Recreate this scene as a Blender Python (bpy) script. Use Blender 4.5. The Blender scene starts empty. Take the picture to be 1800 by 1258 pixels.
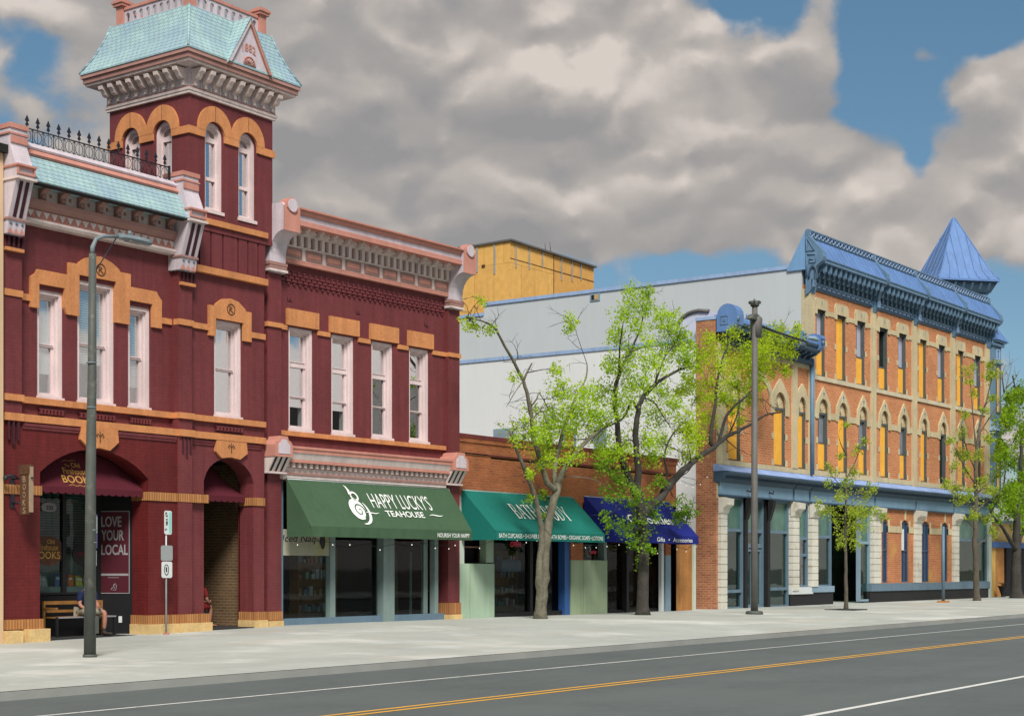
import bpy, bmesh, math, random
from mathutils import Vector, Matrix
from mathutils.geometry import tessellate_polygon
random.seed(7)
scn = bpy.context.scene
COL = scn.collection
R = math.radians

# ------------------------------------------------------------------ camera
# street runs along +X, the row of facades is the plane Y = 0, camera across the road
FPX, CD, CH, ANG = 2743.0, 27.8, 1.7, R(35.13)
CC, SS = math.cos(ANG), math.sin(ANG)
cam_d = bpy.data.cameras.new('camera'); cam = bpy.data.objects.new('camera', cam_d); COL.objects.link(cam)
cam.location = (0, -CD, CH)
cam.rotation_euler = (R(90), 0, ANG - R(90))
cam_d.sensor_width = 36; cam_d.lens = 36 * FPX / 1800; cam_d.shift_y = 371 / 1800
cam_d.clip_start = 0.1; cam_d.clip_end = 6000
scn.camera = cam
scn.view_settings.view_transform = 'Standard'; scn.view_settings.look = 'None'
scn.view_settings.gamma = 1; scn.view_settings.use_curve_mapping = False
scn.view_settings.exposure = 0.7
scn.cycles.max_bounces = 6; scn.cycles.transparent_max_bounces = 12
scn.cycles.caustics_reflective = False; scn.cycles.caustics_refractive = False

def q(px, py, Y=0.0):
    """survey point: photograph bearing (px,py) met with the vertical plane at depth Y -> metres along street, height"""
    r = (px - 900) / FPX; t = (Y + CD) / (SS - r * CC)
    return t * (CC + r * SS), CH + (1000 - py) * t / FPX
def q3(px, py, Y=0.0):
    x, z = q(px, py, Y); return Vector((x, Y, z))
def ppm(px, Y):   # metres per photo pixel there
    r = (px - 900) / FPX; return (Y + CD) / (SS - r * CC) / FPX

# ------------------------------------------------------------------ sun + world
SUN_EL, SUN_AZ = R(46), R(226)      # azimuth clockwise from +Y
sd = bpy.data.lights.new('sun', 'SUN'); sun = bpy.data.objects.new('sun', sd); COL.objects.link(sun)
sd.energy = 2.75; sd.angle = R(18); sd.color = (1.0, 0.95, 0.88)
to_sun = Vector((math.sin(SUN_AZ) * math.cos(SUN_EL), math.cos(SUN_AZ) * math.cos(SUN_EL), math.sin(SUN_EL)))
sun.rotation_euler = to_sun.to_track_quat('Z', 'Y').to_euler()

W = bpy.data.worlds.new('World'); scn.world = W; W.use_nodes = True
nt = W.node_tree; nt.nodes.clear()
def N(t, **k):
    n = nt.nodes.new(t)
    for a, b in k.items(): setattr(n, a, b)
    return n
def L(a, b): nt.links.new(a, b)
def MATH(op, a, b=None, c=None, clamp=False):
    n = N('ShaderNodeMath', operation=op, use_clamp=clamp)
    for i, v in enumerate((a, b, c)):
        if v is None: continue
        if isinstance(v, (int, float)): n.inputs[i].default_value = v
        else: L(v, n.inputs[i])
    return n.outputs[0]
wout = N('ShaderNodeOutputWorld'); bg = N('ShaderNodeBackground'); L(bg.outputs[0], wout.inputs[0])
bg.inputs[1].default_value = 0.1
sky = N('ShaderNodeTexSky', sky_type='NISHITA', sun_disc=False)
sky.sun_elevation = SUN_EL; sky.sun_rotation = SUN_AZ; sky.altitude = 1500; sky.air_density = 1.0; sky.dust_density = 0.6
tc = N('ShaderNodeTexCoord'); sep = N('ShaderNodeSeparateXYZ'); L(tc.outputs['Generated'], sep.inputs[0])
el = MATH('ARCSINE', sep.outputs[2]); az = MATH('ARCTAN2', sep.outputs[1], sep.outputs[0])   # azimuth from +X, counter-clockwise
el_s = MATH('MULTIPLY', el, 1.3)
cmb = N('ShaderNodeCombineXYZ'); L(az, cmb.inputs[0]); L(el_s, cmb.inputs[1])
def noise(vec, scale, detail=8, rough=0.55, dist=0.0, off=(0, 0, 0)):
    mp = N('ShaderNodeMapping'); mp.inputs[1].default_value = off; L(vec, mp.inputs[0])
    n = N('ShaderNodeTexNoise'); n.inputs['Scale'].default_value = scale; n.inputs['Detail'].default_value = detail
    n.inputs['Roughness'].default_value = rough; n.inputs['Distortion'].default_value = dist
    L(mp.outputs[0], n.inputs['Vector']); return n.outputs['Fac']
CLOUD_SEED = (3.1, 1.7, 0.4)
warp_n = noise(cmb.outputs[0], 9, 5, 0.55, 0, (7, 2, 0))
big = noise(cmb.outputs[0], 5.0, 12, 0.56, 0.25, CLOUD_SEED)
fine = noise(cmb.outputs[0], 16.0, 8, 0.6, 0.15, (1, 5, 2))
# broad cloud banks and clear gaps, by bearing and elevation
def dir_of(px, py):
    r = (px - 900) / FPX; u = (1000 - py) / FPX
    d = Vector((CC + r * SS, SS - r * CC, u)).normalized()
    return math.atan2(d.y, d.x), math.asin(d.z)
def blob(px, py, rx, ry, w, pw=1.0):
    a0, e0 = dir_of(px, py)
    ax = MATH('MULTIPLY', MATH('SUBTRACT', az, a0), FPX / rx)
    ex = MATH('MULTIPLY', MATH('SUBTRACT', el, e0), FPX / ry)
    d2 = MATH('ADD', MATH('MULTIPLY', ax, ax), MATH('MULTIPLY', ex, ex))
    g = MATH('EXPONENT', MATH('MULTIPLY', d2, -1.0))
    return MATH('MULTIPLY', g, w)
def blob2(a0, e0, ra, re_, w):
    ax = MATH('MULTIPLY', MATH('SUBTRACT', az, R(a0)), 1 / R(ra)); ex = MATH('MULTIPLY', MATH('SUBTRACT', el, R(e0)), 1 / R(re_))
    return MATH('MULTIPLY', MATH('EXPONENT', MATH('MULTIPLY', MATH('ADD', MATH('MULTIPLY', ax, ax), MATH('MULTIPLY', ex, ex)), -1.0)), w)
dens = MATH('ADD', MATH('MULTIPLY', MATH('SUBTRACT', big, 0.5), 1.5), 0.14)
dens = MATH('ADD', dens, MATH('MULTIPLY', MATH('SUBTRACT', fine, 0.5), 0.62))
# billows: warped cells give the cauliflower outline and tops
wv = N('ShaderNodeTexNoise'); wv.inputs['Scale'].default_value = 14; wv.inputs['Detail'].default_value = 6; L(cmb.outputs[0], wv.inputs['Vector'])
wva = N('ShaderNodeVectorMath', operation='MULTIPLY_ADD'); L(wv.outputs['Color'], wva.inputs[0]); wva.inputs[1].default_value = (.09, .09, .09); L(cmb.outputs[0], wva.inputs[2])
def cells(sc, off=(0, 0, 0)):
    mp = N('ShaderNodeMapping'); mp.inputs[1].default_value = off; L(wva.outputs[0], mp.inputs[0])
    v = N('ShaderNodeTexVoronoi', feature='SMOOTH_F1', voronoi_dimensions='2D'); v.inputs['Scale'].default_value = sc; v.inputs['Smoothness'].default_value = .5; L(mp.outputs[0], v.inputs['Vector']); return v.outputs['Distance']
ca = cells(11); cb_ = cells(24)
puff = MATH('ADD', MATH('MULTIPLY', MATH('SUBTRACT', 0.42, ca), 0.55), MATH('MULTIPLY', MATH('SUBTRACT', 0.42, cb_), 0.35))
dens = MATH('ADD', dens, puff)
for bsp in [(760, 250, 330, 240, .5), (1150, 330, 420, 170, .42), (640, 60, 500, 90, .25), (1180, 70, 230, 75, .3), (1390, 190, 130, 90, .4), (1700, 330, 190, 120, .35),
            (1790, 130, 100, 55, .75), (1690, 145, 60, 30, .4), (1620, 100, 40, 25, .5), (1450, 60, 40, 90, .35), (1480, 270, 80, 60, .25), (50, 170, 90, 50, .15), (130, 60, 90, 60, .12), (1350, 400, 300, 80, .2),
            (1330, 110, 90, 70, -.25), (1640, 50, 220, 100, -.7), (1570, 165, 140, 60, -.45), (1340, 180, 40, 60, -.2), (40, 60, 90, 130, -.5), (90, 150, 110, 60, -.2),
            (1150, 470, 260, 50, -.55), (900, 420, 120, 25, -.2), (1800, 600, 120, 140, -.7), (1610, 280, 25, 50, -.35), (1290, 5, 40, 30, -.2), (1340, 20, 60, 60, -.3), (0, 240, 60, 80, -.3)]:
    dens = MATH('ADD', dens, blob(*bsp))
for bsp in [(-45, 2, 45, 6, .55), (-45, 17, 40, 7, -.9), (-100, 20, 50, 25, .2)]: dens = MATH('ADD', dens, blob2(*bsp))
cov = N('ShaderNodeMapRange', interpolation_type='SMOOTHSTEP'); L(dens, cov.inputs[0]); cov.inputs[1].default_value = -0.06; cov.inputs[2].default_value = 0.20
# self shading: tops bright, undersides grey
big_up = noise(cmb.outputs[0], 5.0, 12, 0.56, 0.25, (CLOUD_SEED[0] - 0.012, CLOUD_SEED[1] + 0.055, CLOUD_SEED[2]))
shade = MATH('SUBTRACT', big, big_up)
sh = MATH('ADD', MATH('MULTIPLY', shade, 1.25), 0.50)
sh = MATH('ADD', sh, MATH('MULTIPLY', MATH('SUBTRACT', fine, 0.5), 0.35))
ca2 = cells(11, (.0, .022, 0)); cb2 = cells(24, (.0, .012, 0))
sh = MATH('ADD', sh, MATH('ADD', MATH('MULTIPLY', MATH('SUBTRACT', ca2, ca), 1.0), MATH('MULTIPLY', MATH('SUBTRACT', cb2, cb_), 1.0)))
for bsp in [(700, 240, 340, 60, -.42), (880, 220, 200, 50, -.15), (950, 110, 230, 50, .26), (1180, 40, 150, 50, .20), (1200, 330, 300, 60, .16), (1080, 300, 90, 30, .2), (700, 400, 400, 50, -.12), (1200, 400, 300, 40, -.25), (900, 160, 150, 40, .15),
            (1560, 440, 260, 60, -.15), (300, 150, 200, 100, -.05), (470, 30, 200, 40, .08), (1770, 130, 80, 30, .3)]:
    sh = MATH('ADD', sh, blob(*bsp))
sh = MATH('ADD', sh, blob2(-45, 2, 40, 9, 1.0))
ramp = N('ShaderNodeValToRGB'); L(sh, ramp.inputs[0])
cr = ramp.color_ramp; cr.elements[0].position = 0.0; cr.elements[0].color = (1.90, 1.87, 1.90, 1); cr.elements[1].position = 1.15 - .15; cr.elements[1].color = (4.2, 3.8, 3.5, 1)
e = cr.elements.new(0.4); e.color = (2.35, 2.24, 2.18, 1)
e = cr.elements.new(0.7); e.color = (3.05, 2.80, 2.62, 1)
mixc = N('ShaderNodeMix', data_type='RGBA'); L(cov.outputs[0], mixc.inputs[0])
skm = N('ShaderNodeMix', data_type='RGBA', blend_type='MULTIPLY'); skm.inputs[0].default_value = 1; L(sky.outputs[0], skm.inputs[6]); 
tr_ = N('ShaderNodeValToRGB'); tr_.color_ramp.elements[0].position = .03; tr_.color_ramp.elements[0].color = (.37, .42, .43, 1); tr_.color_ramp.elements[1].position = .36; tr_.color_ramp.elements[1].color = (.48, .61, .57, 1)
L(MATH('ABSOLUTE', el), tr_.inputs[0]); L(tr_.outputs[0], skm.inputs[7])
L(skm.outputs[2], mixc.inputs[6]); L(ramp.outputs[0], mixc.inputs[7])
L(mixc.outputs[2], bg.inputs[0])

# ------------------------------------------------------------------ materials
def mat(name, col, rough=0.75, var=0.12, vs=1.6, bump=0.0, bs=30.0, metal=0.0, spec=0.35, streak=0.0, brick=None, bump_d=0.01, stain=None, fine=0.0, lite=0.0):
    m = bpy.data.materials.new(name); m.use_nodes = True; t = m.node_tree; t.nodes.clear()
    def n(ty, **k):
        x = t.nodes.new(ty)
        for a, b in k.items(): setattr(x, a, b)
        return x
    lk = t.links.new
    out = n('ShaderNodeOutputMaterial'); bs_ = n('ShaderNodeBsdfPrincipled'); lk(bs_.outputs[0], out.inputs[0])
    bs_.inputs['Roughness'].default_value = rough; bs_.inputs['Metallic'].default_value = metal
    bs_.inputs['Specular IOR Level'].default_value = spec
    geo = n('ShaderNodeNewGeometry')
    def nz(scale, detail=5, mp=None, rough_=.6):
        v = geo.outputs['Position']
        if mp:
            mm = n('ShaderNodeMapping'); mm.inputs[3].default_value = mp; lk(v, mm.inputs[0]); v = mm.outputs[0]
        x = n('ShaderNodeTexNoise'); x.inputs['Scale'].default_value = scale; x.inputs['Detail'].default_value = detail; x.inputs['Roughness'].default_value = rough_
        lk(v, x.inputs['Vector']); return x.outputs['Fac']
    def mul(c, fac_out, lo, hi, a=0.3, b=0.7):
        mr = n('ShaderNodeMapRange'); lk(fac_out, mr.inputs[0]); mr.inputs[1].default_value = a; mr.inputs[2].default_value = b; mr.inputs[3].default_value = lo; mr.inputs[4].default_value = hi
        vm = n('ShaderNodeVectorMath', operation='SCALE'); lk(c, vm.inputs[0]); lk(mr.outputs[0], vm.inputs[3]); return vm.outputs[0]
    rgb = n('ShaderNodeRGB'); rgb.outputs[0].default_value = (*col, 1); c = rgb.outputs[0]
    height = None
    if brick:
        bw, bh, mortar, mcol, c2, bstr = brick
        sp = n('ShaderNodeSeparateXYZ'); lk(geo.outputs['Position'], sp.inputs[0])
        ad = n('ShaderNodeMath', operation='ADD'); lk(sp.outputs[0], ad.inputs[0]); lk(sp.outputs[1], ad.inputs[1])
        cb = n('ShaderNodeCombineXYZ'); lk(ad.outputs[0], cb.inputs[0]); lk(sp.outputs[2], cb.inputs[1])
        bt = n('ShaderNodeTexBrick'); lk(cb.outputs[0], bt.inputs[0]); bt.inputs['Scale'].default_value = 1
        bt.inputs['Brick Width'].default_value = bw; bt.inputs['Row Height'].default_value = bh; bt.inputs['Mortar Size'].default_value = mortar
        bt.inputs['Mortar Smooth'].default_value = 0.3; bt.inputs['Bias'].default_value = 0
        bt.inputs['Color1'].default_value = (*col, 1); bt.inputs['Color2'].default_value = (*c2, 1); bt.inputs['Mortar'].default_value = (*mcol, 1)
        c = bt.outputs['Color']
        bi = n('ShaderNodeMath', operation='MULTIPLY'); lk(bt.outputs['Fac'], bi.inputs[0]); bi.inputs[1].default_value = -bstr
        height = bi.outputs[0]
    if var: c = mul(c, nz(vs, 6), 1 - var, 1 + var)
    if fine: c = mul(c, nz(vs * 14, 4), 1 - fine, 1 + fine)
    if streak: c = mul(c, nz(1.0, 5, (5, 5, 0.35)), 1 - streak, 1 + streak * .5)
    if stain:
        scol, sscale, lo, hi = stain
        mr = n('ShaderNodeMapRange'); lk(nz(sscale, 7, None, .65), mr.inputs[0]); mr.inputs[1].default_value = lo; mr.inputs[2].default_value = hi
        mx = n('ShaderNodeMix', data_type='RGBA'); lk(mr.outputs[0], mx.inputs[0]); lk(c, mx.inputs[6]); mx.inputs[7].default_value = (*scol, 1); c = mx.outputs[2]
    lk(c, bs_.inputs['Base Color'])
    if bump or height is not None:
        bn = n('ShaderNodeBump'); bn.inputs['Strength'].default_value = 1.0; bn.inputs['Distance'].default_value = bump_d
        h = None
        if bump:
            mm = n('ShaderNodeMath', operation='MULTIPLY'); lk(nz(bs, 4), mm.inputs[0]); mm.inputs[1].default_value = bump; h = mm.outputs[0]
        if height is not None:
            if h is not None:
                aa = n('ShaderNodeMath', operation='ADD'); lk(h, aa.inputs[0]); lk(height, aa.inputs[1]); h = aa.outputs[0]
            else: h = height
        lk(h, bn.inputs['Height']); lk(bn.outputs[0], bs_.inputs['Normal'])
    return m
def glass(name, tint, mirror, rough=0.02):
    m = bpy.data.materials.new(name); m.use_nodes = True; t = m.node_tree; t.nodes.clear()
    out = t.nodes.new('ShaderNodeOutputMaterial'); mx = t.nodes.new('ShaderNodeMixShader'); tr = t.nodes.new('ShaderNodeBsdfTransparent'); gl = t.nodes.new('ShaderNodeBsdfGlossy')
    gl.inputs['Roughness'].default_value = rough; gl.inputs['Color'].default_value = (.95, .97, 1, 1); tr.inputs['Color'].default_value = (*tint, 1)
    geo = t.nodes.new('ShaderNodeNewGeometry'); nz = t.nodes.new('ShaderNodeTexNoise'); nz.inputs['Scale'].default_value = 1.3; bn = t.nodes.new('ShaderNodeBump'); bn.inputs['Distance'].default_value = 0.002; bn.inputs['Strength'].default_value = .6
    t.links.new(geo.outputs['Position'], nz.inputs['Vector']); t.links.new(nz.outputs['Fac'], bn.inputs['Height']); t.links.new(bn.outputs[0], gl.inputs['Normal'])
    mx.inputs[0].default_value = mirror; t.links.new(tr.outputs[0], mx.inputs[1]); t.links.new(gl.outputs[0], mx.inputs[2]); t.links.new(mx.outputs[0], out.inputs[0])
    return m
def emit(name, col, s):
    m = bpy.data.materials.new(name); m.use_nodes = True; t = m.node_tree; t.nodes.clear()
    out = t.nodes.new('ShaderNodeOutputMaterial'); em = t.nodes.new('ShaderNodeEmission'); em.inputs[0].default_value = (*col, 1); em.inputs[1].default_value = s
    t.links.new(em.outputs[0], out.inputs[0]); return m
def leafmat(name, col, col2, trans=0.5):
    m = bpy.data.materials.new(name); m.use_nodes = True; t = m.node_tree; t.nodes.clear()
    out = t.nodes.new('ShaderNodeOutputMaterial'); mx = t.nodes.new('ShaderNodeMixShader'); d = t.nodes.new('ShaderNodeBsdfDiffuse'); tl = t.nodes.new('ShaderNodeBsdfTranslucent')
    geo = t.nodes.new('ShaderNodeNewGeometry'); nz = t.nodes.new('ShaderNodeTexNoise'); nz.inputs['Scale'].default_value = 1.1; nz.inputs['Detail'].default_value = 3
    t.links.new(geo.outputs['Position'], nz.inputs['Vector'])
    mr = t.nodes.new('ShaderNodeMapRange'); mr.inputs[1].default_value = .35; mr.inputs[2].default_value = .65; t.links.new(nz.outputs['Fac'], mr.inputs[0])
    ad = t.nodes.new('ShaderNodeMath'); ad.operation = 'MULTIPLY_ADD'; t.links.new(geo.outputs['Random Per Island'], ad.inputs[0]); ad.inputs[1].default_value = .6; 
    mm = t.nodes.new('ShaderNodeMath'); mm.operation = 'MULTIPLY'; t.links.new(mr.outputs[0], mm.inputs[0]); mm.inputs[1].default_value = .5
    t.links.new(mm.outputs[0], ad.inputs[2])
    c = t.nodes.new('ShaderNodeMix'); c.data_type = 'RGBA'; c.clamp_factor = True; t.links.new(ad.outputs[0], c.inputs[0]); c.inputs[6].default_value = (*col, 1); c.inputs[7].default_value = (*col2, 1)
    t.links.new(c.outputs[2], d.inputs[0]); t.links.new(c.outputs[2], tl.inputs[0]); mx.inputs[0].default_value = trans
    t.links.new(d.outputs[0], mx.inputs[1]); t.links.new(tl.outputs[0], mx.inputs[2]); t.links.new(mx.outputs[0], out.inputs[0]); return m

RED = (0.155, 0.035, 0.039)
MT = dict(
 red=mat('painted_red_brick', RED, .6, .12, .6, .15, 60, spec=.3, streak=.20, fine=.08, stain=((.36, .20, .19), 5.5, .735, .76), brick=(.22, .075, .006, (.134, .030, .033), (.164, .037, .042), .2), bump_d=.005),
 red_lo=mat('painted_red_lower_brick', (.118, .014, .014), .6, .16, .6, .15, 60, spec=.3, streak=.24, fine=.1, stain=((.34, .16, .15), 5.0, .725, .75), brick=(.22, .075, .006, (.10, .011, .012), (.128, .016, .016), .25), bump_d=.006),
 orange=mat('ochre_painted_sandstone', (.56, .235, .092), .8, .12, 1.2, .4, 25, streak=.18, fine=.12, bump_d=.01),
 tanbrick=mat('orange_tan_brick', (.46, .22, .075), .85, .15, 2, .3, 30, brick=(.075, .4, .012, (.25, .11, .045), (.36, .15, .05), .6)),
 stone=mat('yellow_sandstone_block', (.62, .44, .20), .85, .16, 2, .6, 12, fine=.12, bump_d=.02, streak=.1),
 lav=mat('lavender_white_paint', (.56, .50, .55), .6, .08, 1.2, .1, 30, streak=.16, fine=.05),
 cream=mat('cream_white_paint', (.66, .565, .54), .6, .10, 1.5, .1, 30, streak=.18, fine=.06),
 coral=mat('coral_pink_paint', (.52, .235, .185), .6, .09, 1.5, .1, 30, streak=.12, fine=.06),
 mauve=mat('mauve_brown_paint', (.33, .18, .155), .6, .09, 1.5, .1, 30, streak=.12),
 pinkframe=mat('pale_pink_window_paint', (.70, .58, .58), .55, .07, 2, streak=.14, fine=.06),
 dark=mat('near_black_paint', (.012, .012, .014), .6, .2, 2),
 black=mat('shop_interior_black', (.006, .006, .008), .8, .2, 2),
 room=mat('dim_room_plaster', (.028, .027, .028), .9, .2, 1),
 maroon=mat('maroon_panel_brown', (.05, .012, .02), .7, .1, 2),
 iron=mat('black_wrought_iron', (.02, .02, .03), .5, .2, 3),
 blind=mat('white_roller_blind', (.88, .92, .90), .8, .04, 2),
 slatb=mat('white_slatted_blind', (.88, .92, .86), .7, .04, 2, brick=(50., .055, .012, (.42, .47, .45), (.86, .90, .84), .4)),
 roofg=mat('flat_roof_grey', (.13, .13, .13), .9, .2, .5),
 beige=mat('peach_stucco', (.62, .44, .28), .85, .08, 1, streak=.1),
 gl_up=glass('upper_window_glass', (.95, .97, .98), .30),
 gl_mir=glass('sky_reflecting_glass', (.8, .85, .86), .72),
 gl_tea=glass('plain_window_glass', (.6, .66, .66), .18),
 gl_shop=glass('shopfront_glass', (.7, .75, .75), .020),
 gl_grn=glass('green_tinted_glass', (.5, .7, .62), .13),
 green=mat('green_awning_canvas', (.048, .100, .052), .85, .08, .8, .2, 90, streak=.06, fine=.05),
 teal=mat('teal_awning_canvas', (.004, .150, .122), .85, .07, .8, .2, 90, streak=.06, fine=.04),
 navy=mat('royal_blue_awning_canvas', (.005, .013, .18), .85, .10, .8, .2, 90, streak=.06, fine=.04),
 maraw=mat('maroon_awning_canvas', (.085, .008, .018), .9, .08, .8),
 white=mat('white_lettering', (.82, .86, .82), .7, .02, 2),
 gold=mat('gold_lettering', (.46, .27, .06), .6, .06, 4),
 greylet=mat('faded_grey_lettering', (.26, .25, .265), .7, .08, 4),
 poster=mat('dark_red_poster', (.060, .005, .012), .6, .08, 2),
 mint=mat('mint_painted_panel', (.37, .50, .37), .7, .07, 1, streak=.12),
 sage=mat('sage_painted_panel', (.33, .42, .27), .7, .08, 1, streak=.12),
 bluefr=mat('blue_painted_frame', (.03, .10, .30), .5, .1, 2),
 greyfr=mat('grey_green_frame', (.20, .27, .26), .6, .1, 2, streak=.12),
 slate=mat('slate_blue_frame', (.12, .19, .25), .55, .1, 2, streak=.12),
 obrick=mat('old_orange_brick', (.42, .125, .038), .85, .2, 1.2, .2, 40, fine=.12, brick=(.24, .08, .011, (.30, .17, .10), (.33, .085, .028), .6)),
 wash=mat('washed_orange_brick', (.44, .185, .08), .85, .24, 1.6, .2, 40, fine=.2, brick=(.24, .09, .012, (.44, .29, .2), (.33, .11, .05), .6)),
 mbrick=mat('bright_red_orange_brick', (.57, .205, .075), .85, .13, .8, .2, 40, fine=.10, brick=(.28, .10, .013, (.58, .37, .22), (.47, .15, .052), .8)),
 lime=mat('buff_limestone', (.53, .455, .285), .85, .12, 1.2, .4, 14, fine=.10, streak=.15, bump_d=.01),
 wcol=mat('flaking_white_painted_stone', (.60, .585, .51), .8, .10, 1.5, .5, 14, stain=((.42, .34, .22), 1.6, .56, .72), fine=.1),
 blue=mat('cornflower_blue_sheet_metal', (.115, .225, .47), .45, .12, .9, spec=.5, streak=.14, fine=.04),
 bluelt=mat('light_blue_painted_metal', (.30, .43, .66), .5, .10, 1.2, spec=.45, streak=.15),
 bluegr=mat('blue_grey_painted_cornice', (.12, .215, .325), .55, .12, 1.5, streak=.15, fine=.08),
 fascia=mat('pale_blue_shop_fascia', (.19, .32, .44), .55, .08, .9, streak=.10),
 osb=mat('strand_board', (.74, .43, .12), .8, .12, 3, .3, 20, fine=.20, streak=.06, stain=((.55, .30, .07), 6, .52, .75), brick=(1.22, 2.44, .012, (.40, .22, .06), (.70, .40, .11), .3)),
 osb2=mat('weathered_strand_board', (.60, .37, .10), .85, .12, 1.6, .3, 20, fine=.16, streak=.14),
 ply=mat('brown_weathered_plywood', (.42, .19, .055), .85, .18, 1.6, .3, 20, fine=.16, streak=.22),
 side=mat('pale_grey_white_side_wall', (.50, .545, .57), .85, .03, .25, .2, 20, streak=.025),
 sidelo=mat('paler_grey_white_side_wall', (.69, .72, .73), .85, .03, .25, .2, 20, streak=.025),
 galv=mat('galvanised_steel', (.38, .41, .42), .45, .12, 3, metal=.4, spec=.5),
 polem=mat('dark_weathered_pole_metal', (.085, .095, .085), .6, .18, 2.5, .3, 60, streak=.22, stain=((.20, .19, .16), 3, .56, .75)),
 pole2=mat('grey_pole_metal', (.125, .12, .115), .6, .18, 2, .3, 60, streak=.25),
 signw=mat('white_sign_face', (.62, .66, .66), .5, .05, 3),
 signg=mat('bare_sign_back', (.34, .37, .37), .5, .1, 3, metal=.3),
 signt=mat('green_sign_ink', (.04, .35, .30), .5, .05, 3),
 ink=mat('black_sign_ink', (.02, .02, .02), .6, .05, 3),
 wood=mat('honey_bench_wood', (.30, .145, .04), .6, .18, 6, streak=.1),
 brownsign=mat('carved_brown_sign_wood', (.085, .040, .022), .7, .25, 8, .5, 20),
 skin=mat('skin', (.36, .17, .12), .6, .08, 8),
 shirt=mat('dark_blue_shirt', (.006, .014, .055), .9, .12, 6),
 rshirt=mat('red_shirt', (.20, .015, .015), .9, .1, 6),
 khaki=mat('khaki_cotton', (.26, .24, .18), .9, .12, 6),
 leather=mat('dark_boot_leather', (.035, .028, .022), .7, .15, 6),
 hair=mat('brown_hair', (.05, .03, .02), .9, .2, 20),
 bark=mat('grey_furrowed_bark', (.155, .145, .105), .95, .28, 4, 1.4, 9, fine=.3, streak=.3, bump_d=.03),
 barkd=mat('dark_bark', (.050, .046, .040), .95, .3, 4, 1.2, 9, fine=.3, streak=.25, bump_d=.02),
 barkm=mat('grey_brown_young_bark', (.105, .092, .07), .95, .25, 4, 1.0, 12, fine=.25, streak=.25, bump_d=.015),
 grate=mat('dark_iron_grate', (.04, .045, .045), .7, .2, 4),
 soil=mat('dark_soil', (.04, .03, .02), .95, .3, 4),
 bulb=emit('lit_bulb', (1, .93, .82), .75),
 neon=emit('red_neon', (1, .10, .16), .16),
)
# patinated fish-scale shingle for the mansards
def shingle(name, col, col2, dark):
    m = mat(name, col, .75, .12, 1.0, fine=.06, streak=.12)
    t = m.node_tree; geo = [n for n in t.nodes if n.type == 'NEW_GEOMETRY'][0]; b = [n for n in t.nodes if n.type == 'BSDF_PRINCIPLED'][0]
    src = b.inputs['Base Color'].links[0].from_socket
    sp = t.nodes.new('ShaderNodeSeparateXYZ'); t.links.new(geo.outputs['Position'], sp.inputs[0])
    ad = t.nodes.new('ShaderNodeMath'); ad.operation = 'ADD'; t.links.new(sp.outputs[0], ad.inputs[0]); t.links.new(sp.outputs[1], ad.inputs[1])
    cb = t.nodes.new('ShaderNodeCombineXYZ'); t.links.new(ad.outputs[0], cb.inputs[0]); t.links.new(sp.outputs[2], cb.inputs[1])
    bt = t.nodes.new('ShaderNodeTexBrick'); bt.inputs['Scale'].default_value = 1; bt.inputs['Brick Width'].default_value = .17; bt.inputs['Row Height'].default_value = .10; bt.inputs['Mortar Size'].default_value = .007
    bt.inputs['Color1'].default_value = (1, 1, 1, 1); bt.inputs['Color2'].default_value = (.82, .86, .9, 1); bt.inputs['Mortar'].default_value = (*dark, 1); bt.inputs['Mortar Smooth'].default_value = .4
    t.links.new(cb.outputs[0], bt.inputs[0])
    nz = t.nodes.new('ShaderNodeTexNoise'); nz.inputs['Scale'].default_value = 1.5; nz.inputs['Detail'].default_value = 6; t.links.new(geo.outputs['Position'], nz.inputs['Vector'])
    mr = t.nodes.new('ShaderNodeMapRange'); mr.inputs[1].default_value = .4; mr.inputs[2].default_value = .62; t.links.new(nz.outputs['Fac'], mr.inputs[0])
    mx2 = t.nodes.new('ShaderNodeMix'); mx2.data_type = 'RGBA'; t.links.new(mr.outputs[0], mx2.inputs[0]); t.links.new(src, mx2.inputs[6]); mx2.inputs[7].default_value = (*col2, 1)
    mx = t.nodes.new('ShaderNodeMix'); mx.data_type = 'RGBA'; mx.blend_type = 'MULTIPLY'; mx.inputs[0].default_value = .5
    t.links.new(mx2.outputs[2], mx.inputs[6]); t.links.new(bt.outputs['Color'], mx.inputs[7]); t.links.new(mx.outputs[2], b.inputs['Base Color'])
    bn = t.nodes.new('ShaderNodeBump'); bn.inputs['Distance'].default_value = .02; iv = t.nodes.new('ShaderNodeMath'); iv.operation = 'MULTIPLY'; iv.inputs[1].default_value = -1
    t.links.new(bt.outputs['Fac'], iv.inputs[0]); t.links.new(iv.outputs[0], bn.inputs['Height']); t.links.new(bn.outputs[0], b.inputs['Normal'])
    return m
MT['shingle'] = shingle('aqua_patina_shingle', (.36, .52, .53), (.31, .45, .52), (.40, .46, .50))

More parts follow.
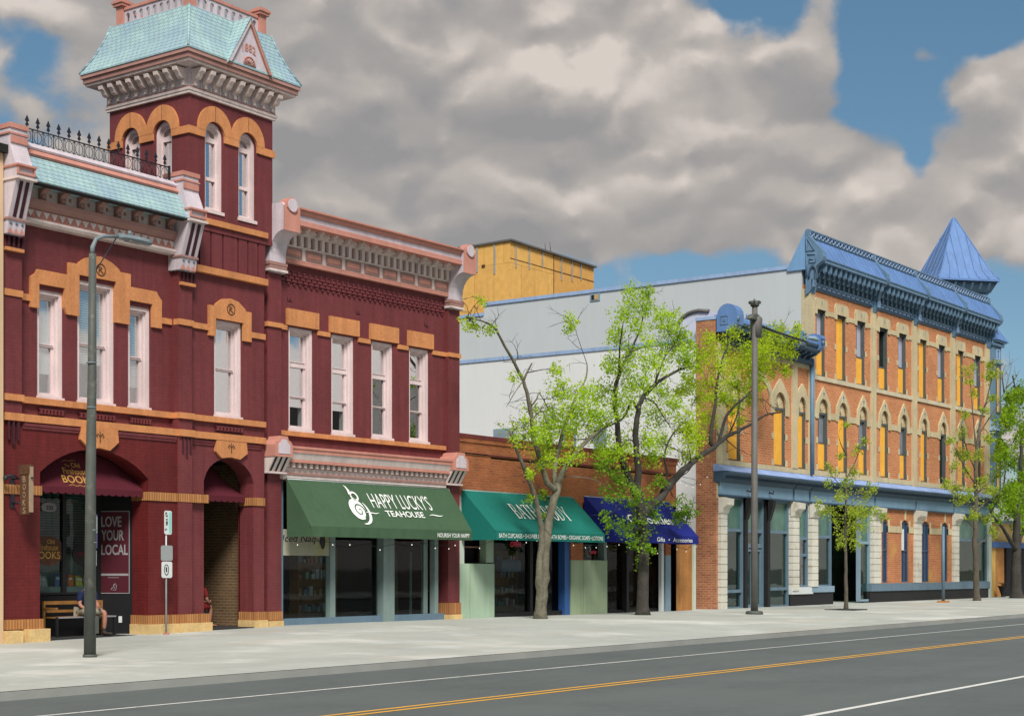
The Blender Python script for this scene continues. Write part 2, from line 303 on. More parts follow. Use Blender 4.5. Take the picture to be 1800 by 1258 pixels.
# ------------------------------------------------------------------ mesh helpers
def warp_none(v): return v
class M:
    """collects shapes; build() links them as one mesh object"""
    def __init__(s, T=None, w=None): s.v = []; s.f = []; s.T = T; s.sm = []; s.w = w; s.cut = []
    def add(s, vs, fs, smooth=False):
        b = len(s.v); s.cut.append((b, len(s.f))); s.v += [Vector(v) for v in vs]; s.f += [[b + i for i in f] for f in fs]; s.sm += [smooth] * len(fs); return s
    def box(s, x0, x1, y0, y1, z0, z1):
        if x0 > x1: x0, x1 = x1, x0
        if y0 > y1: y0, y1 = y1, y0
        if z0 > z1: z0, z1 = z1, z0
        return s.add([(x0, y0, z0), (x1, y0, z0), (x1, y1, z0), (x0, y1, z0), (x0, y0, z1), (x1, y0, z1), (x1, y1, z1), (x0, y1, z1)],
                     [(0, 3, 2, 1), (4, 5, 6, 7), (0, 1, 5, 4), (1, 2, 6, 5), (2, 3, 7, 6), (3, 0, 4, 7)])
    def plate(s, outer, holes=(), y0=0.0, y1=0.1):
        """polygon in the x-z plane with holes, thickened from y0 (front) to y1"""
        loops = [list(outer)] + [list(h) for h in holes]
        vv = [[Vector((a, b, 0)) for a, b in l] for l in loops]
        tri = tessellate_polygon(vv); flat = [p for l in loops for p in l]; n = len(flat)
        vs = [(a, y0, b) for a, b in flat] + [(a, y1, b) for a, b in flat]; fs = []
        for t in tri:
            a, b, c = [Vector(flat[i]) for i in t]
            cr = (b.x - a.x) * (c.y - a.y) - (b.y - a.y) * (c.x - a.x)
            t = t if cr > 0 else (t[0], t[2], t[1])
            fs.append(tuple(t)); fs.append((t[0] + n, t[2] + n, t[1] + n))
        k = 0
        for li, l in enumerate(loops):
            m = len(l); area = sum(l[i][0] * l[(i + 1) % m][1] - l[(i + 1) % m][0] * l[i][1] for i in range(m))
            ccw = area > 0
            if li > 0: ccw = not ccw
            for i in range(m):
                a, b = k + i, k + (i + 1) % m
                fs.append((a, a + n, b + n, b) if ccw else (b, b + n, a + n, a))
            k += m
        return s.add(vs, fs)
    def prism(s, prof, x0, x1):
        """closed (y,z) profile run along x"""
        loops = [[Vector((a, b, 0)) for a, b in prof]]; tri = tessellate_polygon(loops); n = len(prof)
        vs = [(x0, a, b) for a, b in prof] + [(x1, a, b) for a, b in prof]; fs = []
        for t in tri:
            fs.append(tuple(t)); fs.append((t[0] + n, t[2] + n, t[1] + n))
        for i in range(n):
            j = (i + 1) % n; fs.append((i, j, j + n, i + n))
        return s.add(vs, fs)
    def tube(s, pts, rad, n=8, caps=True):
        pts = [Vector(p) for p in pts]; rad = [rad] * len(pts) if isinstance(rad, (int, float)) else rad
        vs = []; fs = []; up = None
        for i, p in enumerate(pts):
            d = (pts[min(i + 1, len(pts) - 1)] - pts[max(i - 1, 0)]).normalized()
            if up is None: up = d.orthogonal().normalized()
            else:
                up = (up - d * up.dot(d))
                up = up.normalized() if up.length > 1e-5 else d.orthogonal().normalized()
            sd_ = d.cross(up)
            for k in range(n):
                a = 2 * math.pi * k / n; vs.append(p + (up * math.cos(a) + sd_ * math.sin(a)) * rad[i])
        for i in range(len(pts) - 1):
            for k in range(n):
                a = i * n + k; b = i * n + (k + 1) % n; fs.append((a, b, b + n, a + n))
        if caps:
            fs.append(tuple(range(n - 1, -1, -1))); fs.append(tuple(range((len(pts) - 1) * n, len(pts) * n)))
        return s.add(vs, fs, True)
    def ball(s, c, r, n=8, m=6, sz=(1, 1, 1)):
        vs = []; fs = []
        for j in range(m + 1):
            th = math.pi * j / m
            for i in range(n):
                a = 2 * math.pi * i / n; vs.append((c[0] + r * sz[0] * math.sin(th) * math.cos(a), c[1] + r * sz[1] * math.sin(th) * math.sin(a), c[2] + r * sz[2] * math.cos(th)))
        for j in range(m):
            for i in range(n):
                fs.append((j * n + i, (j + 1) * n + i, (j + 1) * n + (i + 1) % n, j * n + (i + 1) % n))
        return s.add(vs, fs, True)
    def merge(s, o): return s.add(o.v, o.f, o.sm and o.sm[0])
    def build(s, name, m, parent=None, origin=None):
        P = Vector(parent['_o']) if parent is not None else Vector(origin or (0, 0, 0))
        me = bpy.data.meshes.new(name)
        vs = s.v if s.T is None else [s.T @ v for v in s.v]
        wf = s.w or WARP
        vs = [Vector(wf(v)) - P for v in vs]
        me.from_pydata([tuple(v) for v in vs], [], s.f)
        me.polygons.foreach_set('use_smooth', s.sm)
        me.materials.append(MT[m] if isinstance(m, str) else m)
        me.update()
        o = bpy.data.objects.new(name, me); COL.objects.link(o)
        if parent is not None: o.parent = parent
        else: o.location = P
        o['_o'] = tuple(P)
        return o
def build_each(mb, name, m, parent):
    """every shape added to mb becomes a part of its own"""
    ct = mb.cut + [(len(mb.v), len(mb.f))]; out = []
    for (v0, f0), (v1, f1) in zip(ct, ct[1:]):
        if v1 > v0:
            k = M(mb.T, mb.w); k.v = mb.v[v0:v1]; k.f = [[i - v0 for i in f] for f in mb.f[f0:f1]]; k.sm = mb.sm[f0:f1]; out.append(k.build(name, m, parent))
    return out
WARP = warp_none
def thing(name, loc, label, cat, group=None):
    o = bpy.data.objects.new(name, None); COL.objects.link(o); o.location = loc; o['_o'] = tuple(loc); o.empty_display_size = .2
    o['label'] = label; o['category'] = cat
    if group: o['group'] = group
    return o
def tag(o, label, cat, group=None):
    o['label'] = label; o['category'] = cat
    if group: o['group'] = group
    return o
def dup(o, parent, d=(0, 0, 0)):
    c = o.copy(); COL.objects.link(c); c.parent = parent; c.location = Vector(o.location) + Vector(d); return c
def struct(o): o['kind'] = 'structure'; return o

def arc(cx, cz, r, a0, a1, n=12, rz=None):
    rz = rz or r
    return [(cx + r * math.cos(R(a0 + (a1 - a0) * i / n)), cz + rz * math.sin(R(a0 + (a1 - a0) * i / n))) for i in range(n + 1)]
def rect(x0, x1, z0, z1): return [(x0, z0), (x1, z0), (x1, z1), (x0, z1)]
def archpoly(x0, x1, z0, zs, n=12, rz=None):
    """opening from z0 with a round head springing at zs"""
    r = (x1 - x0) / 2; return [(x0, z0), (x1, z0)] + arc((x0 + x1) / 2, zs, r, 0, 180, n, rz)
def segpoly(x0, x1, z0, zs, zt, n=14):
    """opening with a segmental head: spring zs, crown zt"""
    w = (x1 - x0) / 2; h = zt - zs; r = (w * w + h * h) / (2 * h); a = math.degrees(math.asin(min(1, w / r)))
    return [(x0, z0), (x1, z0)] + arc((x0 + x1) / 2, zt - r, r, 90 - a, 90 + a, n)

# text in any plane: origin o, unit right u, unit up v
def text_mesh(body, shear=0.0, bold=0.0, depth=0.0):
    cu = bpy.data.curves.new('t', 'FONT'); cu.body = body; cu.size = 1; cu.shear = shear; cu.offset = bold; cu.resolution_u = 3; cu.fill_mode = 'FRONT'
    ob = bpy.data.objects.new('t', cu); COL.objects.link(ob); dg = bpy.context.evaluated_depsgraph_get()
    me = bpy.data.meshes.new_from_object(ob.evaluated_get(dg)); vs = [v.co.copy() for v in me.vertices]; fs = [list(p.vertices) for p in me.polygons]
    bpy.data.objects.remove(ob); bpy.data.curves.remove(cu); bpy.data.meshes.remove(me); return vs, fs
def put_text(mb, body, o, u, v, height, width=None, align='C', shear=0.0, bold=0.0, lift=0.006, arcb=0.0, vc=True):
    vs, fs = text_mesh(body, shear, bold)
    if not vs: return mb
    x0 = min(a.x for a in vs); x1 = max(a.x for a in vs); y0 = min(a.y for a in vs); y1 = max(a.y for a in vs)
    sy = height / (y1 - y0); sx = (width / (x1 - x0)) if width else sy
    wd = (x1 - x0) * sx; ox = {'C': -wd / 2, 'L': 0, 'R': -wd}[align]
    u = Vector(u).normalized(); v = Vector(v).normalized(); n = u.cross(v); o = Vector(o)
    out = []
    for a in vs:
        X = (a.x - x0) * sx + ox; Y = (a.y - y0) * sy - (height / 2 if vc else 0)
        Y += arcb * (1 - (2 * X / max(wd, 1e-6)) ** 2)
        out.append(o + u * X + v * Y + n * lift)
    return mb.add(out, fs)
def stroke(mb, pts, w, o, u, v, lift=0.006):
    """flat ribbon stroke; pts in plane units, w width or list"""
    u = Vector(u).normalized(); v = Vector(v).normalized(); n = u.cross(v); o = Vector(o); k = len(pts)
    w = [w] * k if isinstance(w, (int, float)) else w
    vs = []; P2 = [Vector(p) for p in pts]
    for i in range(k):
        d = (P2[min(i + 1, k - 1)] - P2[max(0, i - 1)]).normalized(); nn = Vector((-d.y, d.x))
        for sgn in (1, -1):
            p = P2[i] + nn * (w[i] / 2 * sgn); vs.append(o + u * p.x + v * p.y + n * lift)
    fs = [(2 * i, 2 * i + 1, 2 * i + 3, 2 * i + 2) for i in range(k - 1)]
    return mb.add(vs, fs)

MT['shopblind'] = mat('mint_green_slatted_blind', (.20, .30, .27), .8, .05, 2, brick=(50., .06, .012, (.06, .09, .08), (.17, .27, .25), .3))  # mint green is the blind's own colour
MT['mintback'] = mat('pale_mint_backdrop', (.48, .62, .56), .8, .06, 2)
MT['poster2'] = mat('dull_red_letters', (.12, .01, .02), .6, .05, 2)
MT['signlet'] = mat('carved_pale_letters', (.30, .22, .15), .7, .15, 8)
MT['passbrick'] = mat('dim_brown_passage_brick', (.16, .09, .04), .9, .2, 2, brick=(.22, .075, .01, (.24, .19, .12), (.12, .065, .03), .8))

MT['slatdark'] = mat('dark_gapped_slatted_blind', (.42, .44, .42), .7, .05, 2, brick=(50., .055, .03, (.02, .03, .025), (.40, .42, .40), .4))
MT['creamboard'] = mat('dull_cream_board', (.33, .33, .25), .8, .1, 2, stain=((.30, .30, .12), 1.5, .5, .65))
MT['maroon2'] = mat('faded_maroon_coping', (.16, .035, .035), .8, .15, 1.2, streak=.2)
MT['mintlt'] = mat('pale_mint_paint', (.52, .60, .52), .7, .08, 1.5, streak=.1)
MT['slatelt'] = mat('grey_blue_panel', (.22, .32, .40), .7, .08, 1.5, streak=.1)
MT['swag'] = mat('pale_blue_cloth', (.14, .22, .30), .9, .2, 4)

MT['dkframe'] = mat('dark_grey_window_frame', (.085, .095, .095), .7, .12, 2, streak=.1)
MT['winlav'] = mat('dusty_grey_window', (.22, .27, .34), .3, .1, 1.5, spec=.6)
MT['winslate'] = mat('slate_blinded_window', (.19, .22, .26), .35, .14, 1.5, spec=.6)
MT['winblue'] = mat('blue_dusty_glass', (.02, .05, .11), .25, .3, 1.2, spec=.6)
MT['bluewin'] = mat('dark_blue_window_frame', (.035, .075, .14), .55, .12, 2)
MT['roomgr'] = mat('dim_green_room', (.14, .24, .19), .9, .4, .8)
MT['winpale'] = mat('sky_reflection_pane', (.42, .44, .56), .3, .12, 1.5, spec=.6)  # opaque lavender stands in for pale sky reflected in the glass
MT['osbw'] = mat('bright_window_strand_board', (.86, .44, .055), .8, .10, 3, fine=.14, streak=.06, stain=((.68, .34, .05), 6, .54, .75))
MT['trans'] = mat('green_frosted_transom', (.075, .17, .135), .3, .3, 1.2, spec=.5, streak=.15)
MT['olive'] = mat('olive_drape', (.10, .11, .05), .9, .3, 4)
MT['gl_pale'] = glass('pale_reflecting_glass', (.5, .5, .6), .85, .15)
MT['gl_grnlt'] = glass('grey_tinted_glass', (.3, .36, .38), .3, .1)
MT['bluedk'] = mat('dark_blue_grey_paint', (.045, .085, .13), .6, .12, 1.5)
MT['bluefz'] = mat('eave_shadow_frieze', (.022, .055, .08), .6, .12, 1.5)  # eave shadow put into the frieze as a darker blue-green
MT['blueside'] = mat('sky_blue_side_panel', (.17, .33, .55), .55, .08, 1.0, streak=.1)
MT['blueledge'] = mat('pale_violet_blue_ledge', (.26, .38, .68), .5, .12, 1.2, streak=.12)
MT['limelt'] = mat('pale_limestone', (.56, .50, .36), .85, .10, 1.2, streak=.1)
MT['obrick2'] = mat('weathered_orange_infill_brick', (.48, .17, .06), .85, .16, 1.2, .2, 40, fine=.12, stain=((.52, .30, .08), .9, .52, .70), brick=(.28, .09, .011, (.50, .30, .18), (.40, .12, .04), .6))
MT['osb3'] = mat('strand_board_right', (.66, .36, .10), .8, .12, 3, .3, 20, fine=.2, streak=.06, stain=((.5, .26, .06), 6, .50, .72))
MT['beige2'] = mat('tan_stucco', (.52, .36, .14), .85, .08, 1, streak=.1)
MT['lavhood'] = mat('pale_lavender_hood', (.55, .58, .70), .7, .08, 1.5)

MT['purple'] = mat('purple_sign', (.16, .12, .38), .5, .08, 4)
MT['greenfield'] = mat('pale_green_sign_field', (.25, .58, .52), .5, .08, 3)
MT['galvlt'] = mat('blue_grey_cast_metal', (.16, .20, .22), .5, .12, 3)

MT['mauve2'] = mat('dusty_pink_brown_paint', (.42, .235, .205), .6, .09, 1.5, streak=.12)

MT['gl_tea2'] = glass('blinds_window_glass', (.9, .95, .95), .30)
# ------------------------------------------------------------------ ground, road, sidewalk
def zf(x):   # pavement height along the foot of the facades
    pts = [(-30, .12), (20.5, .13), (23, .16), (27, .22), (30, .25), (37, .24), (43, .21), (52, .18), (62, .18), (75, .2), (130, .2)]
    for (a, za), (b, zb) in zip(pts, pts[1:]):
        if x <= b: return za + (zb - za) * (x - a) / (b - a)
    return .2
KERB = -10.8
def gz(x, y):
    s = max(0, min(1, (y - KERB) / 8.5)); return .12 + (zf(x) - .12) * s * s * (3 - 2 * s)
asphalt = mat('worn_asphalt', (.098, .116, .116), .85, .10, .35, .5, 120, fine=.10, bump_d=.004, stain=((.108, .126, .125), .4, .45, .6))
concrete = mat('pale_pavement_concrete', (.42, .445, .415), .85, .10, .35, .3, 60, fine=.05, bump_d=.003, stain=((.66, .67, .64), .22, .52, .68))
t_ = concrete.node_tree
# faint joints and warm wear patches belong to the slab itself
b_ = [n for n in t_.nodes if n.type == 'BSDF_PRINCIPLED'][0]; src = b_.inputs['Base Color'].links[0].from_socket
geo_ = [n for n in t_.nodes if n.type == 'NEW_GEOMETRY'][0]
bt = t_.nodes.new('ShaderNodeTexBrick'); bt.offset = 0; bt.inputs['Scale'].default_value = 1; bt.inputs['Brick Width'].default_value = 3.0; bt.inputs['Row Height'].default_value = 2.4; bt.inputs['Mortar Size'].default_value = .014
bt.inputs['Color1'].default_value = (1, 1, 1, 1); bt.inputs['Color2'].default_value = (.95, .95, .95, 1); bt.inputs['Mortar'].default_value = (.74, .73, .71, 1); t_.links.new(geo_.outputs['Position'], bt.inputs[0])
nz_ = t_.nodes.new('ShaderNodeTexNoise'); nz_.inputs['Scale'].default_value = .35; nz_.inputs['Detail'].default_value = 7
mp_ = t_.nodes.new('ShaderNodeMapping'); mp_.inputs[3].default_value = (.5, 1.6, 1); mp_.inputs[1].default_value = (3, 9, 0); t_.links.new(geo_.outputs['Position'], mp_.inputs[0]); t_.links.new(mp_.outputs[0], nz_.inputs['Vector'])
mr_ = t_.nodes.new('ShaderNodeMapRange'); mr_.inputs[1].default_value = .55; mr_.inputs[2].default_value = .75; mr_.inputs[4].default_value = .55; t_.links.new(nz_.outputs['Fac'], mr_.inputs[0])
mx_ = t_.nodes.new('ShaderNodeMix'); mx_.data_type = 'RGBA'; t_.links.new(mr_.outputs[0], mx_.inputs[0]); t_.links.new(src, mx_.inputs[6]); mx_.inputs[7].default_value = (.50, .43, .32, 1)
m2_ = t_.nodes.new('ShaderNodeMix'); m2_.data_type = 'RGBA'; m2_.blend_type = 'MULTIPLY'; m2_.inputs[0].default_value = 1; t_.links.new(mx_.outputs[2], m2_.inputs[6]); t_.links.new(bt.outputs['Color'], m2_.inputs[7]); t_.links.new(m2_.outputs[2], b_.inputs['Base Color'])

ta_ = asphalt.node_tree; ab_ = [n for n in ta_.nodes if n.type == 'BSDF_PRINCIPLED'][0]; as_ = ab_.inputs['Base Color'].links[0].from_socket
ag_ = [n for n in ta_.nodes if n.type == 'NEW_GEOMETRY'][0]; am_ = ta_.nodes.new('ShaderNodeMapping'); am_.inputs[3].default_value = (.035, .75, 1); ta_.links.new(ag_.outputs['Position'], am_.inputs[0])
an_ = ta_.nodes.new('ShaderNodeTexNoise'); an_.inputs['Scale'].default_value = 1; an_.inputs['Detail'].default_value = 6; ta_.links.new(am_.outputs[0], an_.inputs['Vector'])
ar_ = ta_.nodes.new('ShaderNodeMapRange'); ar_.inputs[1].default_value = .3; ar_.inputs[2].default_value = .7; ar_.inputs[3].default_value = .91; ar_.inputs[4].default_value = 1.09; ta_.links.new(an_.outputs['Fac'], ar_.inputs[0])
av_ = ta_.nodes.new('ShaderNodeVectorMath'); av_.operation = 'SCALE'; ta_.links.new(as_, av_.inputs[0]); ta_.links.new(ar_.outputs[0], av_.inputs[3]); ta_.links.new(av_.outputs[0], ab_.inputs['Base Color'])
o = M().add([(-2500, -2500, -.02), (2500, -2500, -.02), (2500, 2500, -.02), (-2500, 2500, -.02)], [(0, 1, 2, 3)]).build('ground', mat('distant_ground', (.13, .13, .11), .95, .2, .02)); struct(o)
o = M().add([(-300, -30, 0), (600, -30, 0), (600, KERB, 0), (-300, KERB, 0)], [(0, 1, 2, 3)]).build('road', asphalt); struct(o)
mb = M(); xs = [-60, -20, 5, 14] + [16 + i * 1.0 for i in range(80)] + [100, 110, 130, 200, 500]; ys = [KERB, KERB + .15] + [KERB + .15 + i * 1.05 for i in range(1, 11)] + [1.0, 4.0, 6.0]
vs = [(x, y, gz(x, y) if y > KERB + .1 else .12) for x in xs for y in ys]; ny = len(ys)
mb.add(vs, [(i * ny + j, (i + 1) * ny + j, (i + 1) * ny + j + 1, i * ny + j + 1) for i in range(len(xs) - 1) for j in range(ny - 1)])
struct(mb.build('sidewalk', concrete))
mb = M().box(-60, 500, KERB - .04, KERB + .002, -.01, .112)
struct(mb.build('kerb', mat('kerb_concrete', (.30, .31, .29), .85, .12, .8, .3, 40)))
mb = M().box(-60, 500, -44, -30, -.01, .12); struct(mb.build('far_sidewalk', concrete))
wline = mat('worn_white_road_paint', (.66, .67, .64), .7, .10, 1.5, fine=.12, stain=((.30, .31, .30), 3, .60, .72))
yline = mat('worn_yellow_road_paint', (.72, .38, .045), .7, .10, 1.5, fine=.10, stain=((.35, .24, .1), 3, .62, .74))
def line(name, y, w, m_): return struct(M().add([(-60, y - w / 2, .004), (500, y - w / 2, .004), (500, y + w / 2, .004), (-60, y + w / 2, .004)], [(0, 1, 2, 3)]).build(name, m_))
line('white_edge_line', -12.93, .075, wline)
line('yellow_centre_line', -15.62, .085, yline); line('yellow_centre_line', -15.84, .085, yline)
line('white_lane_line', -20.2, .11, wline)
# ------------------------------------------------------------------ shared builders
def RZ(loc, deg):   # local frame: x right along the face, y into the wall, z up
    return Matrix.Translation(loc) @ Matrix.Rotation(R(deg), 4, 'Z')
def ring(mb, x0, x1, z0, z1, w, y0, y1, wb=None):
    wb = wb or w
    mb.box(x0, x0 + w, y0, y1, z0, z1); mb.box(x1 - w, x1, y0, y1, z0, z1); mb.box(x0 + w, x1 - w, y0, y1, z1 - w, z1); mb.box(x0 + w, x1 - w, y0, y1, z0, z0 + wb)
def sash_window(parent, x0, x1, z0, z1, y, rails=(), blind=None, m='pinkframe', gl='gl_up', T=None, label=None, depth=.3, sill=True, blind_to=0.0, blind_m='blind', thin=False, dark_below=None, pale_above=None):
    """deep timber window: stepped casing, sashes, panes, optional blind"""
    f = M(T); a, b, c = (.085, .07, .055) if not thin else (.05, .05, .045)
    ring(f, x0, x1, z0, z1, a, y + .04, y + depth)
    ring(f, x0 + a, x1 - a, z0 + a, z1 - a, b * .6, y + .11, y + depth)
    ring(f, x0 + a + b * .6, x1 - a - b * .6, z0 + a, z1 - a - b * .6, c, y + .19, y + depth)
    zs = sorted(rails)
    for i, (zr, h) in enumerate(zs):
        f.box(x0 + a + b * .6, x1 - a - b * .6, y + .16, y + depth, zr - h / 2, zr + h / 2)
        f.box(x0 + a + b * .6 + c * .8, x1 - a - b * .6 - c * .8, y + .14, y + .17, zr + h / 2 - .02, zr + h / 2)
    w = f.build('window', m, parent)
    if label: w['label'] = label
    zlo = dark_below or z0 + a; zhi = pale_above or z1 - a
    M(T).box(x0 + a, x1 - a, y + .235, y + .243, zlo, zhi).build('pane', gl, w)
    if dark_below: M(T).box(x0 + a, x1 - a, y + .235, y + .243, z0 + a, zlo).build('dark_reflection_pane', 'gl_shop', w)  # low-mirror glass stands in for the reflection of dark buildings opposite
    if pale_above: M(T).box(x0 + a, x1 - a, y + .235, y + .243, zhi, z1 - a).build('upper_pane', 'gl_mir', w)
    if sill: M(T).box(x0 - .02, x1 + .02, y - .03, y + .10, z0 - .05, z0 + .035).build('sill', m, w)
    if blind is not None:
        M(T).box(x0 + a, x1 - a, y + .262, y + .268, blind, z1 - a).build('blind', blind_m, w)
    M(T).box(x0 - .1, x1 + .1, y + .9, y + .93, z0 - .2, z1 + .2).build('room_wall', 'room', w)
    return w

# ------------------------------------------------------------------ neighbour at the left edge
nb = thing('stucco_building', (17, 0, 0), 'peach stucco building with a dark coping, only a sliver at the left edge', 'building')
M().box(10, 20.72, -.12, 9, -.3, 10.45).build('wall', 'beige', nb)
M().box(9.9, 20.76, -.25, 9, 10.45, 10.62).build('coping', 'dark', nb)

# ------------------------------------------------------------------ firehouse
FH = thing('firehouse_building', (24.7, 0, 0), 'dark red painted brick building with an aqua shingled corner tower and pale pink windows', 'building')
FH['label'] = 'tall dark red painted brick building with an aqua shingle roofed tower and wide arched doorway'
YB, YT = .2, .08      # left bay wall and tower bay wall
xl, xm, xr = 20.8, 25.72, 28.72
w1 = [(21.83, 22.53), (22.92, 23.98), (24.38, 25.05)]
zw = [(5.44, 7.80), (5.44, 8.17), (5.44, 7.80)]
A1 = segpoly(21.75, 24.81, .0, 3.80, 4.38)
# upper wall of left bay (with three openings)
M().plate(rect(21.2, 25.75, 4.86, 9.3), [rect(a, b, c, d) for (a, b), (c, d) in zip(w1, zw)], YB, YB + .45).build('wall', 'red', FH)
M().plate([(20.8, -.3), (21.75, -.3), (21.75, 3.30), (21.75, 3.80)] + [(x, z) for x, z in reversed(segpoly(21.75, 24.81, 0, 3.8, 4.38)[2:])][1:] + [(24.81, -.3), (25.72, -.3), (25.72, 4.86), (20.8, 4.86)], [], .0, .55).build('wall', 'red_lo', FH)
# pilasters flanking the left bay
M().box(20.8, 21.26, -.03, .5, 4.9, 8.75).build('pilaster', 'red', FH)
p = M().box(25.70, 26.14, -.05, .5, -.3, 4.9); p.box(25.70, 26.14, -.05, .5, 5.0, 8.75); p.build('pilaster', 'red', FH)
# tower bay wall
TB = M().plate([(26.14, -.3), (26.64, -.3), (26.64, 3.85)] + list(reversed(arc(27.49, 3.75, .85, 0, 180, 14, .68)))[1:-1] + [(28.34, 3.85), (28.34, -.3), (28.72, -.3), (28.72, 10.1), (26.14, 10.1)],
               [rect(26.98, 27.92, 5.44, 7.80)], YT, YT + .5)
TB.build('wall', 'red', FH)
# side, back and roof shell
s = M(); s.box(20.8, 21.0, .5, 12, -.3, 10.3); s.box(20.8, 28.7, 12, 12.3, -.3, 10.3); s.box(28.5, 28.7, .6, 12, -.3, 10.3)
s.box(21.0, 25.7, .55, .66, 4.6, 10.3)
for a, b, c, d in [(21.0, 21.7, 4.6, 10.3)]: pass
s = M(); s.box(20.8, 21.0, .66, 12, -.3, 10.3); s.box(20.8, 28.7, 12, 12.3, -.3, 10.3); s.box(28.5, 28.7, 2.9, 12, -.3, 10.3)
s.build('wall', 'red', FH)
M().box(21.0, 28.5, 2.95, 12, 10.0, 10.15).build('roof', 'roofg', FH)
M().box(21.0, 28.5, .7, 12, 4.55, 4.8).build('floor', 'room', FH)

# windows of the left bay and tower bay
sash_window(FH, 21.83, 22.53, 5.44, 7.80, YB, [(6.62, .06)], blind=6.0, label='narrow left window with a white roller blind')
sash_window(FH, 22.92, 23.98, 5.44, 8.17, YB, [(6.76, .06)], blind=6.35, blind_m='slatb', label='tall middle window with a half lowered slatted blind')
sash_window(FH, 24.38, 25.05, 5.44, 7.80, YB, [(6.62, .06)], blind=5.95, blind_m='slatb', label='narrow right window with a slatted blind')
sash_window(FH, 26.98, 27.92, 5.44, 7.80, YT, [(6.62, .06)], gl='gl_mir', label='single window under the tower reflecting the sky')

# ochre lintels: stepped outline running over the three openings
def S(pts, k=1.0072, dz=0): return [(x * k, CH + (z - CH) * k + dz) for x, z in pts]
lint = [(21.46, 7.33), (21.68, 7.33), (21.68, 7.86), (22.36, 7.86), (22.36, 7.44), (22.42, 7.30), (22.76, 7.30), (22.76, 8.22), (23.80, 8.22), (23.80, 7.30), (24.20, 7.30), (24.20, 7.86), (24.88, 7.86), (24.88, 7.33), (25.17, 7.33),
        (25.17, 7.98), (25.05, 8.10), (25.01, 8.17), (24.23, 8.17), (24.23, 8.46), (23.92, 8.46), (23.88, 8.52), (23.66, 8.64), (23.36, 8.72), (23.2, 8.70), (22.94, 8.62), (22.76, 8.50), (22.74, 8.45), (22.47, 8.45), (22.47, 8.17), (21.64, 8.17), (21.60, 8.08), (21.46, 7.98)]
M().plate(S(lint), [], YB - .07, YB + .06).build('lintel', 'orange', FH)
l2 = [(26.76, 7.38), (26.98, 7.38), (26.98, 7.82), (27.92, 7.82), (27.92, 7.38), (28.2, 7.38), (28.2, 8.12), (28.0, 8.12), (27.98, 8.17), (27.75, 8.32), (27.48, 8.37), (27.2, 8.32), (26.98, 8.17), (26.97, 8.12), (26.76, 8.12)]
M().plate(l2, [], YT - .07, YT + .06).build('lintel', 'orange', FH)
for cx, cz, y in ((23.52, 8.47, YB), (27.48, 8.10, YT)):    # carved roundels
    r_ = M(); pts = [(cx + .13 * math.cos(t), y - .08, cz + .13 * math.sin(t)) for t in [i * math.pi / 8 for i in range(17)]]
    r_.tube(pts, .010, 5); r_.tube([(cx - .05, y - .08, cz - .07), (cx - .05, y - .08, cz + .07), (cx + .04, y - .08, cz + .04), (cx - .04, y - .08, cz), (cx + .06, y - .08, cz - .07)], .010, 5)
    r_.build('carved_roundel', 'brownsign', FH)
# belts
def band(parent, name, m, x0, x1, z0, z1, y0, y1=None): return M().box(x0, x1, y0, y1 if y1 is not None else .3, z0, z1).build(name, m, parent)
for x0, x1, yy in ((20.8, 21.27, -.06), (21.27, 21.64, YB - .05), (25.35, 25.69, YB - .05), (25.69, 26.16, -.09), (26.16, 26.76, YT - .05), (28.2, 28.72, YT - .05)):
    band(FH, 'belt_course', 'orange', x0, x1, 7.50, 7.64, yy, yy + .2)
for z0, z1 in ((5.28, 5.42), (4.86, 5.02)):
    for x0, x1, yy in ((20.8, 21.28, -.09), (21.28, 25.68, YB - .10 if z0 > 5 else -.05), (25.68, 26.17, -.11), (26.17, 28.70, YT - .09)):
        band(FH, 'belt_course', 'orange', x0, x1, z0, z1, yy, yy + .25)
# brick vent slots under the windows: projecting brick dentils on a dark plate coloured as recess shadow
def slots(x0, x1, z0, z1, y, n, name='brick_dentil_panel'):
    m_ = M(); m_.box(x0, x1, y - .008, y + .01, z0, z1)
    bk = m_.build(name, 'maroon', FH); d = M(); w = (x1 - x0) / n
    for i in range(n): d.box(x0 + w * (i + .22), x0 + w * (i + .78), y - .075, y - .009, z0 + .03, z1 - .03)
    d.box(x0, x1, y - .075, y - .009, z1 - .03, z1)
    d.build('dentils', 'red', bk)
for a, b in w1: slots(a + .02, b - .02, 5.05, 5.20, YB, 7 if b - a < .9 else 10)
slots(27.0, 27.92, 5.06, 5.20, YT, 8)
# corbelled mouldings under the lower belt
c_ = M()
for k, (h, d) in enumerate([(4.80, .045), (4.74, .028)]): c_.box(21.28, 25.66, -d, .0, h - .03, h + .03); c_.box(26.2, 28.6, YT - d, YT, h - .03, h + .03)
c_.build('brick_moulding', 'red', FH)
for x0 in (20.86, 25.80):
    d = M()
    for k in range(3): d.box(x0 + .02 + k * .12, x0 + .06 + k * .12, -.075, -.031 if x0 < 22 else -.051, 4.45 if k != 1 else 4.35, 4.84)
    d.build('brick_flutes', 'maroon', FH)
    d = M()
    for k in range(4): d.box(x0 + .0 + k * .12, x0 + .05 + k * .12, -.10, -.031 if x0 < 22 else -.051, 8.52, 8.76)
    d.build('brick_flutes', 'maroon', FH)
    band(FH, 'belt_course', 'orange', x0 - .08, x0 + .38, 8.44, 8.51, -.14, .1)
